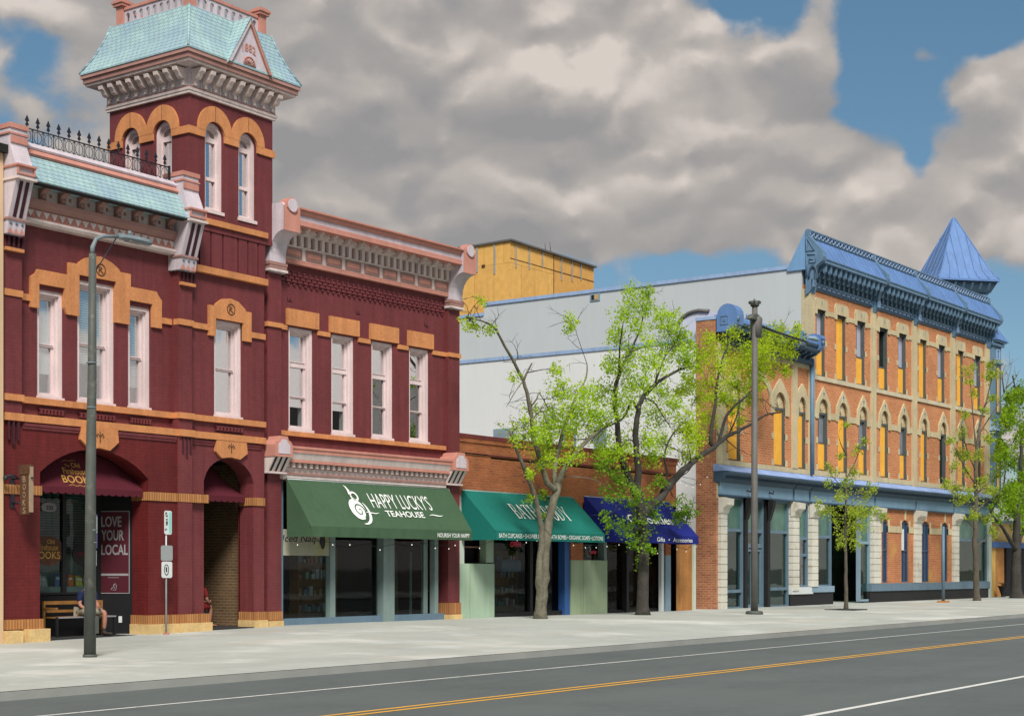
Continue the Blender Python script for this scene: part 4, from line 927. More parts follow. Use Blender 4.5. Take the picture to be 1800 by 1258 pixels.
# passage behind the narrow arch
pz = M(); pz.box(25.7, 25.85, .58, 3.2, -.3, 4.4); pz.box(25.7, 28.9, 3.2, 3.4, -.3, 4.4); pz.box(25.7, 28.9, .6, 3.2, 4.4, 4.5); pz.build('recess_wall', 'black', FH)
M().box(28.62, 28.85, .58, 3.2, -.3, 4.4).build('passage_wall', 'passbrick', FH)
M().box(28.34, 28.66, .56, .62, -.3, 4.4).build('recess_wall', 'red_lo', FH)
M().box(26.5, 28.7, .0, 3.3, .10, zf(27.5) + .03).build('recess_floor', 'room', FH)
for z_, m_ in ((1.95, 'signw'), (1.55, 'signw'), (.95, 'signt')):
    o_ = M().box(26.655, 26.80, 1.38, 1.39, z_, z_ + .17); tag(o_.build('wall_notice', m_), {1.95: 'small white notice high on the left wall of the narrow archway', 1.55: 'small white notice below another one inside the narrow archway', .95: 'small green notice low inside the narrow archway'}[z_], 'notice')
# ------------------------------------------------------------------ teahouse building (its front swings very slightly towards the street)
def warp_tea(v):
    k = .04 * (v.x - 33); return Vector((v.x * (1 - k / CD), v.y - k, v.z))
WARP = warp_tea
def wthing(name, loc, *a): return thing(name, tuple(WARP(Vector(loc))), *a)
TH = wthing('teahouse_building', (32.8, 0, 0), 'dark red painted brick building with four tall pink framed windows over a green awning', 'building')
YW2 = .12
holes = [rect(a, b, 5.32, 7.99) for a, b in ((29.65, 30.58), (31.30, 32.22), (32.95, 33.88), (34.60, 35.51))]
M().plate(rect(29.2, 36.3, 4.9, 9.9), holes, YW2, YW2 + .5).build('wall', 'red', TH)
M().box(29.2, 36.3, YW2 + .1, YW2 + .5, 4.0, 4.9).build('wall', 'red', TH)
for a, b in ((28.76, 29.26), (36.27, 36.82)):
    M().box(a, b, 0, .6, .62 if a > 30 else .62, 9.4).build('pilaster', 'red', TH)
M().box(28.76, 29.26, -.04, .6, .38, .62).build('brick_plinth', 'tanbrick', TH); M().box(28.74, 29.28, -.07, .6, -.3, .38).build('plinth_block', 'stone', TH)
M().box(36.25, 36.84, -.04, .6, .38, .72).build('brick_plinth', 'tanbrick', TH); M().box(36.23, 36.86, -.07, .6, -.3, .38).build('plinth_block', 'stone', TH)
s = M(); s.box(28.75, 29.0, .6, 12, -.3, 10.2); s.box(36.6, 36.85, .6, 12, -.3, 10.2); s.box(28.75, 36.85, 12, 12.3, -.3, 10.2); s.build('wall', 'red', TH)
M().box(28.9, 36.7, .62, 12, 9.9, 10.05).build('roof', 'roofg', TH); M().box(29, 36.6, .7, 12, 4.45, 4.6).build('floor', 'room', TH)
labs = ['leftmost upper window', 'second upper window', 'third upper window with open slatted blind', 'rightmost upper window with open slatted blind']
for i, (a, b) in enumerate(((29.65, 30.58), (31.30, 32.22), (32.95, 33.88), (34.60, 35.51))):
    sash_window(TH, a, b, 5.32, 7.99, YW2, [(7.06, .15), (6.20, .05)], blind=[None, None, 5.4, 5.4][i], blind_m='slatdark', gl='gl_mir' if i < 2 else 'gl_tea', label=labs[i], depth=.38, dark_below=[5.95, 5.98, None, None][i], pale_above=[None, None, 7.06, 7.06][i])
    w = sash_window
for a, b in ((29.54, 30.75), (31.19, 32.38), (32.84, 34.07), (34.50, 35.66)):
    M().box(a, b, YW2 - .07, YW2 + .1, 8.03, 8.46).build('lintel', 'orange', TH)
for a, b, y in ((28.72, 29.28, -.05), (29.28, 29.56, YW2 - .05), (30.73, 31.21, YW2 - .05), (32.36, 32.86, YW2 - .05), (34.05, 34.52, YW2 - .05), (35.64, 36.26, YW2 - .05), (36.26, 36.84, -.05)):
    band(TH, 'belt_course', 'orange', a, b, 7.89, 8.01, y, .3)
band(TH, 'sill_course', 'orange', 29.24, 36.2, 5.16, 5.28, YW2 - .10, .3)
# basket weave brick frieze
g = M(); x0, x1 = 29.3, 36.2; n = 32; w = (x1 - x0) / n
for i in range(n):
    for r_ in range(3):
        xo = x0 + w * i + (w / 2 if r_ == 1 else 0); zc = 9.36 - r_ * .085
        if xo + w * .7 > x1: continue
        g.box(xo + .02, xo + w * .80, YW2 - .05, YW2 - .001, zc - .035, zc + .03)
    xo = x0 + w * i; g.box(xo + .02, xo + w * .32, YW2 - .05, YW2 - .001, 9.40, 9.445); g.box(xo + w * .3, xo + w * .62, YW2 - .05, YW2 - .001, 9.08, 9.13)
g.build('brick_frieze', 'red', TH)
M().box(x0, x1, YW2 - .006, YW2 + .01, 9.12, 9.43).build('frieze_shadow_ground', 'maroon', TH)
g = M()
for x, z in ((29.6, 8.66), (32.3, 8.66), (35.3, 8.68), ):
    g.tube([(x, YW2 - .005, z + .14), (x, YW2 - .015, z), (x + .16, YW2 - .015, z)], .008, 4); g.ball((x + .1, YW2 - .005, z + .06), .02, 6, 4)
build_each(g, 'wall_anchor', 'maroon', TH)
# main cornice
X0, X1 = 29.33, 36.34
M().box(X0, X1, -.02, .3, 9.62, 9.74).build('cornice_band', 'coral', TH)
M().box(X0, X1, .0, .3, 9.74, 10.42).build('frieze', 'cream', TH)
n = 9; w = (X1 - X0) / n; g = M(); g2 = M(); g3 = M()
for i in range(n):
    a = X0 + w * i + .06; b = X0 + w * (i + 1) - .10
    ring(g, a, b, 9.78, 10.02, .035, -.03, .0); g2.box(a + .055, b - .055, -.022, .0, 9.84, 9.96)
g.build('panel_frames', 'mauve', TH); build_each(g2, 'raised_panel', 'coral', TH)
M().box(X0, X1, -.06, 0, 10.04, 10.08).build('cornice_moulding', 'cream', TH)
n = 26; w = (X1 - X0) / n; g = M()
for i in range(n): g.box(X0 + w * i + .005, X0 + w * i + w * .45, -.10, .0, 10.08, 10.36)
build_each(g, 'triglyph_bar', 'cream', TH)
g = M()
g.box(X0, X1, -.004, .0, 10.09, 10.35); g.build('triglyph_ground', 'mauve', TH)
M().box(X0, X1, -.16, 0, 10.36, 10.40).build('cornice_moulding', 'cream', TH)
M().box(X0, X1, -.20, .3, 10.42, 10.60).build('cornice_soffit', 'mauve', TH)
# half round lunettes and pendants
n = 13; w = (X1 - X0) / n; src = None
for i in range(n):
    c = X0 + w * (i + .5)
    if src is None:
        g = M().plate([(c - w * .36, 10.40)] + list(reversed(arc(c, 10.40, w * .36, 0, 180, 10, .16)))[1:-1] + [(c + w * .36, 10.40)], [], -.24, -.16); src = g.build('lunette', 'cream', TH)
        g = M(); xx = c + w / 2; g.box(xx - .05, xx + .05, -.40, -.2, 10.44, 10.5); g.box(xx - .03, xx + .03, -.33, -.2, 10.38, 10.44); s2 = g.build('pendant', 'cream', TH); c0 = c
    else:
        dd = Vector(warp_tea(Vector((c, 0, 0)))) - Vector(warp_tea(Vector((c0, 0, 0)))); dup(src, TH, dd)
        if i < n - 1: dup(s2, TH, dd)
M().box(X0, X1, -.52, .3, 10.50, 10.63).build('cornice_band', 'coral', TH)
M().box(X0, X1, -.46, .3, 10.63, 10.79).build('cornice_panel', 'lav', TH)
m_ = M(); m_.prism([(.3, 10.79), (-.50, 10.79), (-.54, 10.83), (-.54, 10.88), (-.60, 10.90), (-.60, 10.94), (.3, 10.94)], X0, X1); m_.build('cornice_cap', 'coral', TH)
def scroll_console(x0, x1):
    prof = [(.3, 9.28), (-.09, 9.28), (-.09, 9.60)] + [(-.55 + .46 * math.cos(t), 9.68 + .60 * math.sin(t)) for t in [R(a) for a in (5, 20, 35, 50, 65, 80, 90)]] + [(-.58, 10.28), (-.58, 10.88), (-.50, 10.98), (.1, 10.98), (.3, 10.80)]
    k = M().prism(prof, x0 + .02, x1 - .02).build('scroll_console', 'lav', TH)
    M().box(x0 + .02, x1 - .02, -.60, -.575, 10.27, 10.90).build('front_panel', 'coral', k)
    m_ = M(); m_.box(x0 - .02, x1 + .02, -.13, .1, 9.46, 9.54); m_.box(x0, x1, -.12, .1, 9.38, 9.46); m_.build('moulding', 'mauve', k)
    M().box(x0 - .02, x1 + .02, -.14, .1, 9.30, 9.36).build('moulding', 'cream', k)
    cx = (x0 + x1) / 2
    m_ = M(); m_.add([], []); n = 20
    pr = [(cx + .17 * math.cos(t), 10.93 + .17 * math.sin(t)) for t in [2 * math.pi * i / n for i in range(n)]]; m_.plate(pr, [], -.63, -.35); m_.build('disc', 'lav', k)
    m_ = M(); m_.plate([(cx + .20 * math.cos(t), 10.93 + .20 * math.sin(t)) for t in [2 * math.pi * i / n for i in range(n)]], [], -.61, -.34); m_.build('disc_rim', 'coral', k)
    m_ = M(); m_.tube([(cx - .2, -.62, 10.86), (cx - .1, -.62, 10.78), (cx + .05, -.62, 10.74), (cx + .17, -.62, 10.80)], .014, 5); m_.build('carved_line', 'mauve', k)
scroll_console(28.72, 29.34); scroll_console(36.23, 36.86)
# shop cornice over the awning
X0, X1 = 29.2, 36.0
m_ = M(); m_.prism([(.3, 4.02), (-.10, 4.02), (-.13, 4.06), (-.13, 4.14), (.3, 4.14)], X0, X1); m_.box(X0, X1, -.10, .3, 4.20, 4.32); m_.build('shop_cornice', 'cream', TH)
M().box(X0, X1, -.16, .3, 4.14, 4.20).build('shop_cornice_moulding', 'mauve', TH)
M().box(X0, X1, -.12, .3, 4.32, 4.45).build('shop_cornice_ground', 'mauve', TH)
n = 31; w = (X1 - X0) / n; g = M()
for i in range(n): g.box(X0 + w * i + w * .2, X0 + w * i + w * .68, -.20, -.12, 4.33, 4.44)
build_each(g, 'shop_dentil', 'cream', TH)
m_ = M(); m_.box(X0, X1, -.27, .3, 4.45, 4.53); m_.box(X0, X1, -.35, .3, 4.70, 4.76); m_.box(X0, X1, -.38, .3, 4.80, 4.86); m_.build('shop_cornice_moulding', 'coral', TH)
M().prism([(.3, 4.53), (-.27, 4.53), (-.33, 4.70), (.3, 4.70)], X0, X1).build('shop_cornice', 'cream', TH)
M().prism([(.3, 4.76), (-.35, 4.76), (-.36, 4.80), (.3, 4.92)], X0, X1).build('shop_cornice', 'coral', TH)
def small_console(x0, x1):
    c = (x0 + x1) / 2
    pr = [(x0, 4.56), (x1, 4.56), (x1, 4.86), (x1 - .07, 4.95), (x1 - .15, 4.98), (x1 - .19, 5.08), (x0 + .19, 5.08), (x0 + .15, 4.98), (x0 + .07, 4.95), (x0, 4.86)]
    k = M().plate(pr, [], -.42, .2).build('shop_console', 'coral', TH)
    M().plate([(c + (x - c) * .66, 4.80 + (z - 4.80) * .7) for x, z in pr], [], -.435, -.41).build('panel', 'lav', k)
    m_ = M(); m_.prism([(.1, 4.18), (-.14, 4.18), (-.38, 4.56), (.1, 4.56)], x0 + .02, x1 - .02); m_.build('fluted_base', 'cream', k)
    m_ = M()
    for j in range(3):
        xa = x0 + .06 + (x1 - x0 - .12) * (j * .36); m_.add([(xa, -.157, 4.20), (xa + .075, -.157, 4.20), (xa + .075, -.378, 4.55), (xa, -.378, 4.55)], [(0, 1, 2, 3)])
    m_.build('dark_groove', 'dark', k)
    M().box(x0 - .02, x1 + .02, -.20, .1, 4.14, 4.18).build('moulding', 'cream', k)
small_console(28.60, 29.24); small_console(35.98, 36.70)
# shopfront
m_ = M(); m_.box(29.26, 29.48, .15, .35, 0, 4.0); m_.box(29.26, 36.3, .12, .35, 0, .42)
m_.build('shop_frame', 'slate', TH)
m_ = M(); m_.box(31.26, 31.46, .12, .32, .3, 4.0); m_.box(33.42, 33.90, .08, .35, .2, 4.0); m_.box(35.50, 35.68, .3, .4, .3, 4.0); m_.box(35.78, 35.95, .12, .3, .3, 4.0); m_.build('shop_mullions', 'greyfr', TH)
gg = M(); gg.box(29.4, 31.3, .27, .28, .4, 3.0); gg.box(31.4, 33.5, .3, .31, .3, 4.0); gg.box(33.8, 35.6, .33, .34, .3, 4.0); gg.build('shop_glass', 'gl_shop', TH)
dr_ = M()
for k in range(9): dr_.tube([(34.25 + k * .07, .75, .25), (34.22 + k * .068, .72, 1.4), (34.4 + k * .045, .75, 2.2)], .05, 6)
tag(dr_.build('draped_cloth', 'olive', None, (34.5, .75, .25)), 'olive draped cloth standing inside the dark teahouse window', 'drape')
tag(M().box(35.25, 35.32, .6, .64, .3, 2.2).build('white_rail', 'greyfr', None, (35.3, .6, .3)), 'pale upright rail inside the right teahouse window', 'rail')
def shelf_unit(x, y, w, label, rnd):
    t = thing('shop_shelves', (x, y, .2), label, 'shelves'); f = M(); f.box(x - w / 2, x + w / 2, y + .3, y + .33, .2, 2.3); f.box(x - w / 2, x - w / 2 + .04, y, y + .3, .2, 2.3); f.box(x + w / 2 - .04, x + w / 2, y, y + .3, .2, 2.3); f.build('shelf_frame', 'wood', t)
    for k in range(4):
        z = .5 + k * .45; M().box(x - w / 2 + .04, x + w / 2 - .04, y, y + .3, z, z + .03).build('shelf', 'wood', t)
        xx = x - w / 2 + .1
        while xx < x + w / 2 - .15:
            ww = rnd.uniform(.06, .14); M().box(xx, xx + ww, y + .05, y + .2, z + .03, z + rnd.uniform(.12, .3)).build('packet', rnd.choice(['signw', 'mint', 'coral', 'gold', 'slatelt']), t); xx += ww + rnd.uniform(.03, .15)
rs_ = random.Random(3)
shelf_unit(32.4, 1.6, 1.6, 'stocked shelves inside the middle teahouse shopfront', rs_); shelf_unit(30.3, 1.9, 1.3, 'stocked shelves inside the left teahouse shopfront behind the cream board', rs_)
WARP = warp_none
shelf_unit(41.2, 1.6, 1.8, 'stocked shelves inside the shop under the teal awning', rs_); shelf_unit(47.0, 1.8, 1.6, 'stocked shelves inside the shop under the royal blue awning', rs_)
WARP = warp_tea
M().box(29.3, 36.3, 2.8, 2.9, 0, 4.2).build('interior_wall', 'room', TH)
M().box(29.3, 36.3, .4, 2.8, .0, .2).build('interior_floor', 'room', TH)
M().box(29.30, 31.30, .16, .20, 2.06, 2.74).build('menu_board', 'creamboard', TH)
bw = wthing('menu_lettering', (30.2, .15, 2.5), 'black handwritten Iced drink lettering on the cream board under the green awning', 'lettering')
tt = M(); put_text(tt, 'Iced Naq-(', (30.22, .158, 2.48), (1, 0, 0), (0, 0, 1), .24, 1.55, shear=.25); tt.build('script', 'ink', bw)
M().plate([(31.0 + .10 * math.cos(t), 2.45 + .22 * math.sin(t)) for t in [2 * math.pi * i / 16 for i in range(16)]], [], .15, .158).build('black_blot', 'ink', bw)

# ------------------------------------------------------------------ fabric awnings
def awning(name, x0, x1, zt, zb, vd, d, m, label, y0=.0, wob=.0, nseg=44, side_vd=True):
    a = wthing(name, ((x0 + x1) / 2, y0 - d, zb), label, 'awning')
    n = nseg; rows = 8; vs = []
    for j in range(rows + 1):
        t = j / rows
        for i in range(n + 1):
            x = x0 + (x1 - x0) * i / n; sag = .018 * math.sin(math.pi * t) * (1 - abs(2 * ((i / n * 4) % 1) - 1)) 
            vs.append((x, y0 - d * t, zt + (zb - zt) * t - sag))
    M().add(vs, [(j * (n + 1) + i, (j + 1) * (n + 1) + i, (j + 1) * (n + 1) + i + 1, j * (n + 1) + i + 1) for j in range(rows) for i in range(n)], True).build('canopy', m, a)
    v = M(); vs = []
    for j in range(3):
        for i in range(n + 1):
            x = x0 + (x1 - x0) * i / n; k = wob * (j / 2) * math.sin(i * 1.9) * (1 - i / n * .7)
            vs.append((x, y0 - d - .004 + k, zb - vd * j / 2))
    v.add(vs, [(j * (n + 1) + i, (j + 1) * (n + 1) + i, (j + 1) * (n + 1) + i + 1, j * (n + 1) + i + 1) for j in range(2) for i in range(n)], True).build('valance', m, a)
    for x in (x0, x1):
        M().add([(x, y0, zt), (x, y0 - d, zb), (x, y0 - d, zb - vd), (x, y0 - .02, zb - vd), ], [(0, 1, 2, 3)]).build('side_panel', m, a)
    f = M(); f.tube([(x0, y0 - d + .02, zb - .02), (x1, y0 - d + .02, zb - .02)], .018, 6); f.tube([(x0, y0 - .02, zt - .03), (x1, y0 - .02, zt - .03)], .018, 6)
    for k in range(5):
        x = x0 + .03 + (x1 - x0 - .06) * k / 4; f.tube([(x, y0 - .02, zt - .05), (x, y0 - d + .02, zb - .04), (x, y0 - .02, zb - .04)], .014, 6)
    f.build('frame', 'galv', a); return a
ga = awning('fabric_awning', 29.32, 36.12, 4.05, 2.80, .27, .85, 'green', 'dark green fabric awning with a white swirl emblem and teahouse lettering', y0=-.12, wob=.045)
d_ = .85; up = Vector((0, d_, 1.25)).normalized(); slope = math.hypot(d_, 1.25)
def on_slope(x, t, y0=-.12, zt=4.05): return Vector((x, y0 - d_ * t, zt - 1.25 * t))
tt = M(); U = (1, 0, 0)
put_text(tt, "HAPPY LUCKY'S", on_slope(33.48, .40), U, up, .50, 2.6, bold=-.004, lift=.02)
put_text(tt, 'TEAHOUSE', on_slope(33.40, .68), U, up, .20, 1.65, bold=.012, lift=.02)
for x in (31.98, 34.78): stroke(tt, [(-.32, -.01), (-.16, .02), (.0, .0), (.16, -.02), (.32, .01)], [.005, .03, .035, .03, .005], on_slope(x, .68), U, up, .02)
tt.build('lettering', 'white', ga)
# swirl emblem: big comma spiral, small ring and a steam wisp
em = M(); O = on_slope(31.50, .62)
def spiral(cx, cy, r0, r1, a0, a1, w0, w1, n=44, rz=1.0):
    p, w = [], []
    for i in range(n + 1):
        t = i / n; a = R(a0 + (a1 - a0) * t); r_ = r0 + (r1 - r0) * t; p.append((cx + r_ * math.cos(a), cy + r_ * rz * math.sin(a))); w.append(w0 + (w1 - w0) * t)
    return p, w
body = [(-.02 + .30 * math.cos(t), .01 + .34 * math.sin(t)) for t in [2 * math.pi * i / 36 for i in range(36)]]
uu = Vector(U); nn_ = uu.cross(up); em.add([O + uu * a + up * b + nn_ * .02 for a, b in body], [tuple(range(36))])
p, w = spiral(.02, -.02, .36, .40, 40, -100, .02, .02, 24, 1.12); w = [.02 + .075 * math.sin(math.pi * i / 24) for i in range(25)]; stroke(em, p, w, O, U, up, .02)
p, w = spiral(.10, .44, .13, .13, 0, 360, .06, .06, 28, 1.0); stroke(em, p, w, O, U, up, .02)
stroke(em, [(-.02, .42), (-.05, .52), (-.02, .62), (-.06, .74), (-.12, .80)], [.01, .07, .09, .05, .005], O, U, up, .02)
em.build('emblem', 'white', ga)
em = M(); p, w = spiral(.03, -.03, .03, .235, 120, -430, .022, .050, 50, 1.1); stroke(em, p, w, O, U, up, .027); em.build('emblem_spiral', 'green', ga)
tt = M(); put_text(tt, 'NOURISH YOUR HAPPY', (35.23, -.12 - .855, 2.655), U, (0, 0, 1), .12, 1.5, bold=.008, lift=.02); tt.build('valance_lettering', 'white', ga)
WARP = warp_none
# ------------------------------------------------------------------ low orange brick building
LB = thing('low_brick_building', (43.4, 0, 0), 'single storey orange brick shop building between the red building and the blue corniced one', 'building')
m_ = M(); m_.plate(rect(36.70, 49.9, 3.9, 5.48), [rect(38.4, 49.55, 5.05, 5.10)], .0, .4); m_.build('wall', 'obrick', LB)
m_ = M(); m_.box(36.70, 49.95, -.035, .42, 5.48, 5.60); m_.box(36.70, 38.2, -.03, .0, 5.12, 5.16); m_.build('brick_cap', 'obrick', LB)
M().box(36.70, 49.98, -.05, .44, 5.60, 5.72).build('coping', 'maroon2', LB)
M().box(36.9, 49.75, -.03, -.0, 5.13, 5.17).build('dark_course', 'maroon2', LB)
M().box(49.5, 49.9, .0, .5, -.3, 4.0).build('wall', 'obrick', LB)
s = M(); s.box(36.9, 37.1, .4, 11, -.3, 5.4); s.box(49.7, 49.9, .4, 11, -.3, 5.4); s.box(36.9, 49.9, 11, 11.2, -.3, 5.4); s.build('wall', 'obrick', LB)
M().box(37.0, 49.8, .4, 11, 5.05, 5.2).build('roof', 'roofg', LB)
M().box(37.1, 49.7, 3.2, 3.3, 0, 5).build('interior_wall', 'room', LB); M().box(37.1, 49.7, .3, 3.2, 0, .21).build('interior_floor', 'room', LB)
def XQ(px): return q(px, 1000)[0]
def panel(px0, px1, z0, z1, y0, y1, name, m, parent=LB): return M().box(XQ(px0), XQ(px1), y0, y1, z0, z1).build(name, m, parent)
panel(808, 818, 1.85, 4.0, .04, .3, 'door_post', 'mintlt'); panel(809, 870, 0, 1.87, .02, .3, 'mint_panel', 'mint'); panel(857, 870, 1.9, 4.0, .05, .3, 'door_post', 'mint')
panel(820, 857, 1.85, 4.0, .5, .55, 'dark_transom', 'black'); M().box(XQ(826) , XQ(827), .0, .025, .25, 1.8).build('panel_joint', 'sage', LB)
panel(820, 858, 2.35, 2.39, .3, .5, 'rail', 'mauve')
panel(870, 873, 0, 4.0, .1, .3, 'glass_frame', 'dark'); panel(941, 946, 0, 4.0, .2, .3, 'glass_frame', 'dark')
panel(871, 996, .0, .36, .15, .4, 'shop_kickplate', 'dark'); panel(871, 996, .36, 4.0, .3, .31, 'shop_glass', 'gl_shop')
panel(995, 1004, 0, 4.0, .05, .3, 'blue_post', 'bluefr')
panel(1004, 1025, 0, 2.0, .0, .3, 'sage_panel', 'sage'); panel(1004, 1025, 2.0, 4.0, .01, .3, 'brick_pier', 'obrick')
panel(1026, 1068, 0, 2.0, .01, .3, 'sage_panel', 'sage'); panel(1026, 1064, 2.0, 4.0, .3, .31, 'shop_glass', 'gl_shop'); panel(1064, 1069, 2.0, 4.0, .05, .3, 'door_post', 'greyfr')
panel(1069, 1170, .3, 4.0, .3, .31, 'shop_glass', 'gl_shop'); panel(1069, 1170, 0, .3, .2, .4, 'shop_kickplate', 'dark'); panel(1106, 1110, 0, 4, .1, .3, 'glass_frame', 'dark'); panel(1162, 1166, 0, 4, -.02, .1, 'white_post', 'signw')
panel(1141, 1144, 0, 4, .1, .3, 'glass_frame', 'dark')
panel(1170, 1187, 0, 2.2, .0, .3, 'grey_blue_panel', 'slatelt'); panel(1170, 1187, 2.2, 4.0, .0, .3, 'brick_pier', 'obrick')
# dim things seen through the glass: hanging pale boat shaped shade, red OPEN neon, posters
X, Z = q(900, 990, .8); sh_ = thing('fabric_swag', (X, .9, Z), 'pale blue fabric swag hanging inside the dark shop window left of the tree', 'window swag')
M().prism([(.8, Z - .25), (.8, Z + .05), (.85, Z + .12), (1.1, Z + .12), (1.12, Z - .2), (1.0, Z - .28)], X - .55, X + .5).build('cloth', 'swag', sh_)
X, Z = q(905, 956, .28); ns = thing('neon_sign', (X, .25, Z), 'red neon OPEN sign in the window under the teal awning', 'neon sign')
tt = M(); put_text(tt, 'OPEN', (X, .26, Z), (1, 0, 0), (0, 0, 1), .16, .55); tt.build('tubes', 'neon', ns)
X, Z = q(1037, 969, .28); ns = thing('neon_sign', (X, .25, Z), 'small script neon sign above the sage panel', 'neon sign')
tt = M(); put_text(tt, 'aby', (X + .20, .26, Z - .02), (1, 0, 0), (0, 0, 1), .16, .42, shear=.3); tt.build('tubes', 'neon', ns)
g = M(); g.tube([(X - .22, .26, Z - .18), (X - .22, .26, Z + .14), (X - .06, .26, Z + .17), (X - .0, .26, Z + .1), (X - .06, .26, Z)], .012, 5); g.tube([(X - .22, .26, Z - .16), (X - .02, .26, Z - .16)], .012, 5); g.build('white_tube', 'signw', ns)
# teal awning
ta = awning('fabric_awning', 36.92, 42.95, 4.07, 2.83, .27, 1.24, 'teal', 'teal fabric awning with white bath shop lettering, crossed by a tree trunk')
d_ = 1.24; up = Vector((0, d_, 1.24)).normalized()
def ons(x, t, zt=4.07): return Vector((x, -d_ * t, zt - 1.24 * t))
SER = {  # thick and thin serif capitals as ribbons, unit height
 'B': ([[(.10, 0), (.10, 1)], [(.1, .98), (.35, .97), (.42, .76), (.34, .54), (.1, .52)], [(.1, .52), (.42, .50), (.50, .26), (.40, .03), (.1, .02)]], .6, [(0, .2, 0), (0, .2, 1)]),
 'A': ([[(.04, 0), (.30, 1)], [(.30, 1), (.58, 0)], [(.12, .34), (.46, .34)]], .68, [(-.04, .14, 0), (.48, .68, 0)]),
 'T': ([[(.28, 0), (.28, 1)], [(.0, .97), (.56, .97)], [(.0, .99), (.0, .82)], [(.56, .99), (.56, .82)]], .62, [(.18, .38, 0)]),
 'H': ([[(.10, 0), (.10, 1)], [(.52, 0), (.52, 1)], [(.1, .52), (.52, .52)]], .68, [(0, .2, 0), (0, .2, 1), (.42, .62, 0), (.42, .62, 1)]),
 'O': ([[(.32 + .28 * math.cos(t), .5 + .5 * math.sin(t)) for t in [2 * math.pi * i / 20 for i in range(21)]]], .72, []),
 'D': ([[(.10, 0), (.10, 1)], [(.1, .98), (.34, .95), (.54, .72), (.56, .5), (.54, .28), (.34, .05), (.1, .02)]], .68, [(0, .2, 0), (0, .2, 1)]),
 'Y': ([[(.30, 0), (.30, .48)], [(.30, .48), (.04, 1)], [(.30, .48), (.54, 1)]], .64, [(.2, .4, 0), (-.04, .14, 1), (.44, .64, 1)]),
 '&': ([[(.46, .02), (.12, .42), (.12, .56), (.22, .62), (.32, .54), (.28, .42), (.06, .26), (.06, .08), (.2, .0), (.36, .08), (.42, .28)]], .5, []),
}
def serif_word(mb, wd, x, o, u, v, h, sx):
    for ch in wd:
        if ch == ' ': x += .25 * sx; continue
        st, adv, sf = SER[ch]
        for k, pl in enumerate(st):
            wv = .10 if (k == 0 and ch not in 'A&') or (ch == 'A' and k == 1) else .05
            stroke(mb, [(x + a * sx, (b - .5) * h) for a, b in pl], wv * h * .85, o, u, v, .02)
        for a, b, zz_ in sf: stroke(mb, [(x + a * sx, (zz_ - .5) * h), (x + b * sx, (zz_ - .5) * h)], .035 * h, o, u, v, .02)
        x += adv * sx
    return x
tt = M(); O = ons(40.28, .50)
serif_word(tt, 'BATH', -1.62, O, (1, 0, 0), up, .62, .52); serif_word(tt, '&', -.22, O, (1, 0, 0), up, .36, .42); serif_word(tt, 'BODY', .06, O, (1, 0, 0), up, .62, .52)
tt.build('lettering', 'white', ta)
tt = M(); put_text(tt, 'BATH CUPCAKES \u2022 SHOWER BOMBS \u2022 BATH BOMBS \u2022 ORGANIC SOAPS \u2022 LOTIONS', (39.93, -1.248, 2.69), (1, 0, 0), (0, 0, 1), .13, 5.75, lift=.02); tt.build('valance_lettering', 'white', ta)
# royal blue awning
na = awning('fabric_awning', 43.65, 49.30, 4.14, 2.86, .27, 1.24, 'navy', 'royal blue fabric awning half hidden behind leafy branches')
tt = M(); put_text(tt, 'Curiosities', ons(46.7, .60, 4.14), (1, 0, 0), up, .42, 3.0, shear=.3, bold=.012, lift=.02); tt.build('lettering', 'white', na)
tt = M(); put_text(tt, 'Gifts   \u2022   Accessories', (47.55, -1.248, 2.72), (1, 0, 0), (0, 0, 1), .15, 2.5, bold=.006, lift=.02); tt.build('valance_lettering', 'white', na)
# curled iron bracket at its right end
g = M(); g.tube([(49.5, -.1, 3.3), (49.5, -.6, 3.35), (49.5, -.7, 3.6), (49.5, -.5, 3.75), (49.5, -.35, 3.6), (49.5, -.5, 3.5)], .035, 6); tag(g.build('scroll_bracket', 'navy'), 'dark blue curled iron bracket at the right end of the royal blue awning', 'bracket')
# plywood hoarding closing the gap
hd = thing('plywood_hoarding', (51.3, .1, 0), 'weathered brown plywood sheet closing the gap left of the white stone pier', 'hoarding')
M().box(49.92, 51.35, .08, .11, .0, 2.75).build('board', 'ply', hd); M().box(XQ(1187), XQ(1190), .0, .08, 0, 2.75).build('edge_post', 'wood', hd); M().box(51.25, 51.40, .0, .08, 0, 2.78).build('edge_post', 'mintlt', hd)
MISC_BULBS = [(505, 958), (565, 957), (585, 956), (615, 957), (668, 966), (724, 957), (765, 963), (789, 964)]
def string_of_lights(pts, Y, label, sag=.12):
    P3 = [q3(a, b, Y) for a, b in pts]; t = thing('string_lights', tuple(P3[0]), label, 'string lights')
    cord = []
    for a, b in zip(P3, P3[1:]):
        for k in range(5):
            s_k = k / 5; p_ = a.lerp(b, s_k); p_.z += .07 - 0.0 - sag * .5 * math.sin(math.pi * s_k) * -.4; cord.append(p_)
    cord.append(P3[-1] + Vector((0, 0, .07)))
    M().tube(cord, .008, 4).build('cord', 'iron', t)
    b0 = M().ball(tuple(P3[0]), .015, 8, 6, (1, 1, 1.3)).build('bulb', 'bulb', t)
    for p_ in P3[1:]: dup(b0, t, p_ - P3[0])
string_of_lights([(523, 957), (585, 957), (615, 957), (668, 966), (724, 957), (765, 963), (789, 964), (800, 958)], -.3, 'string of small lit bulbs hanging under the green awning')
string_of_lights([(843, 963), (890, 948), (909, 949), (925, 953), (944, 950), (984, 950), (1008, 958), (1029, 962), (1048, 962)], -.6, 'string of small lit bulbs hanging under the teal awning')
string_of_lights([(1067, 960), (1088, 957), (1107, 962), (1156, 972), (1190, 965), (1206, 969), (1224, 960)], -.6, 'string of small lit bulbs hanging under the royal blue awning')
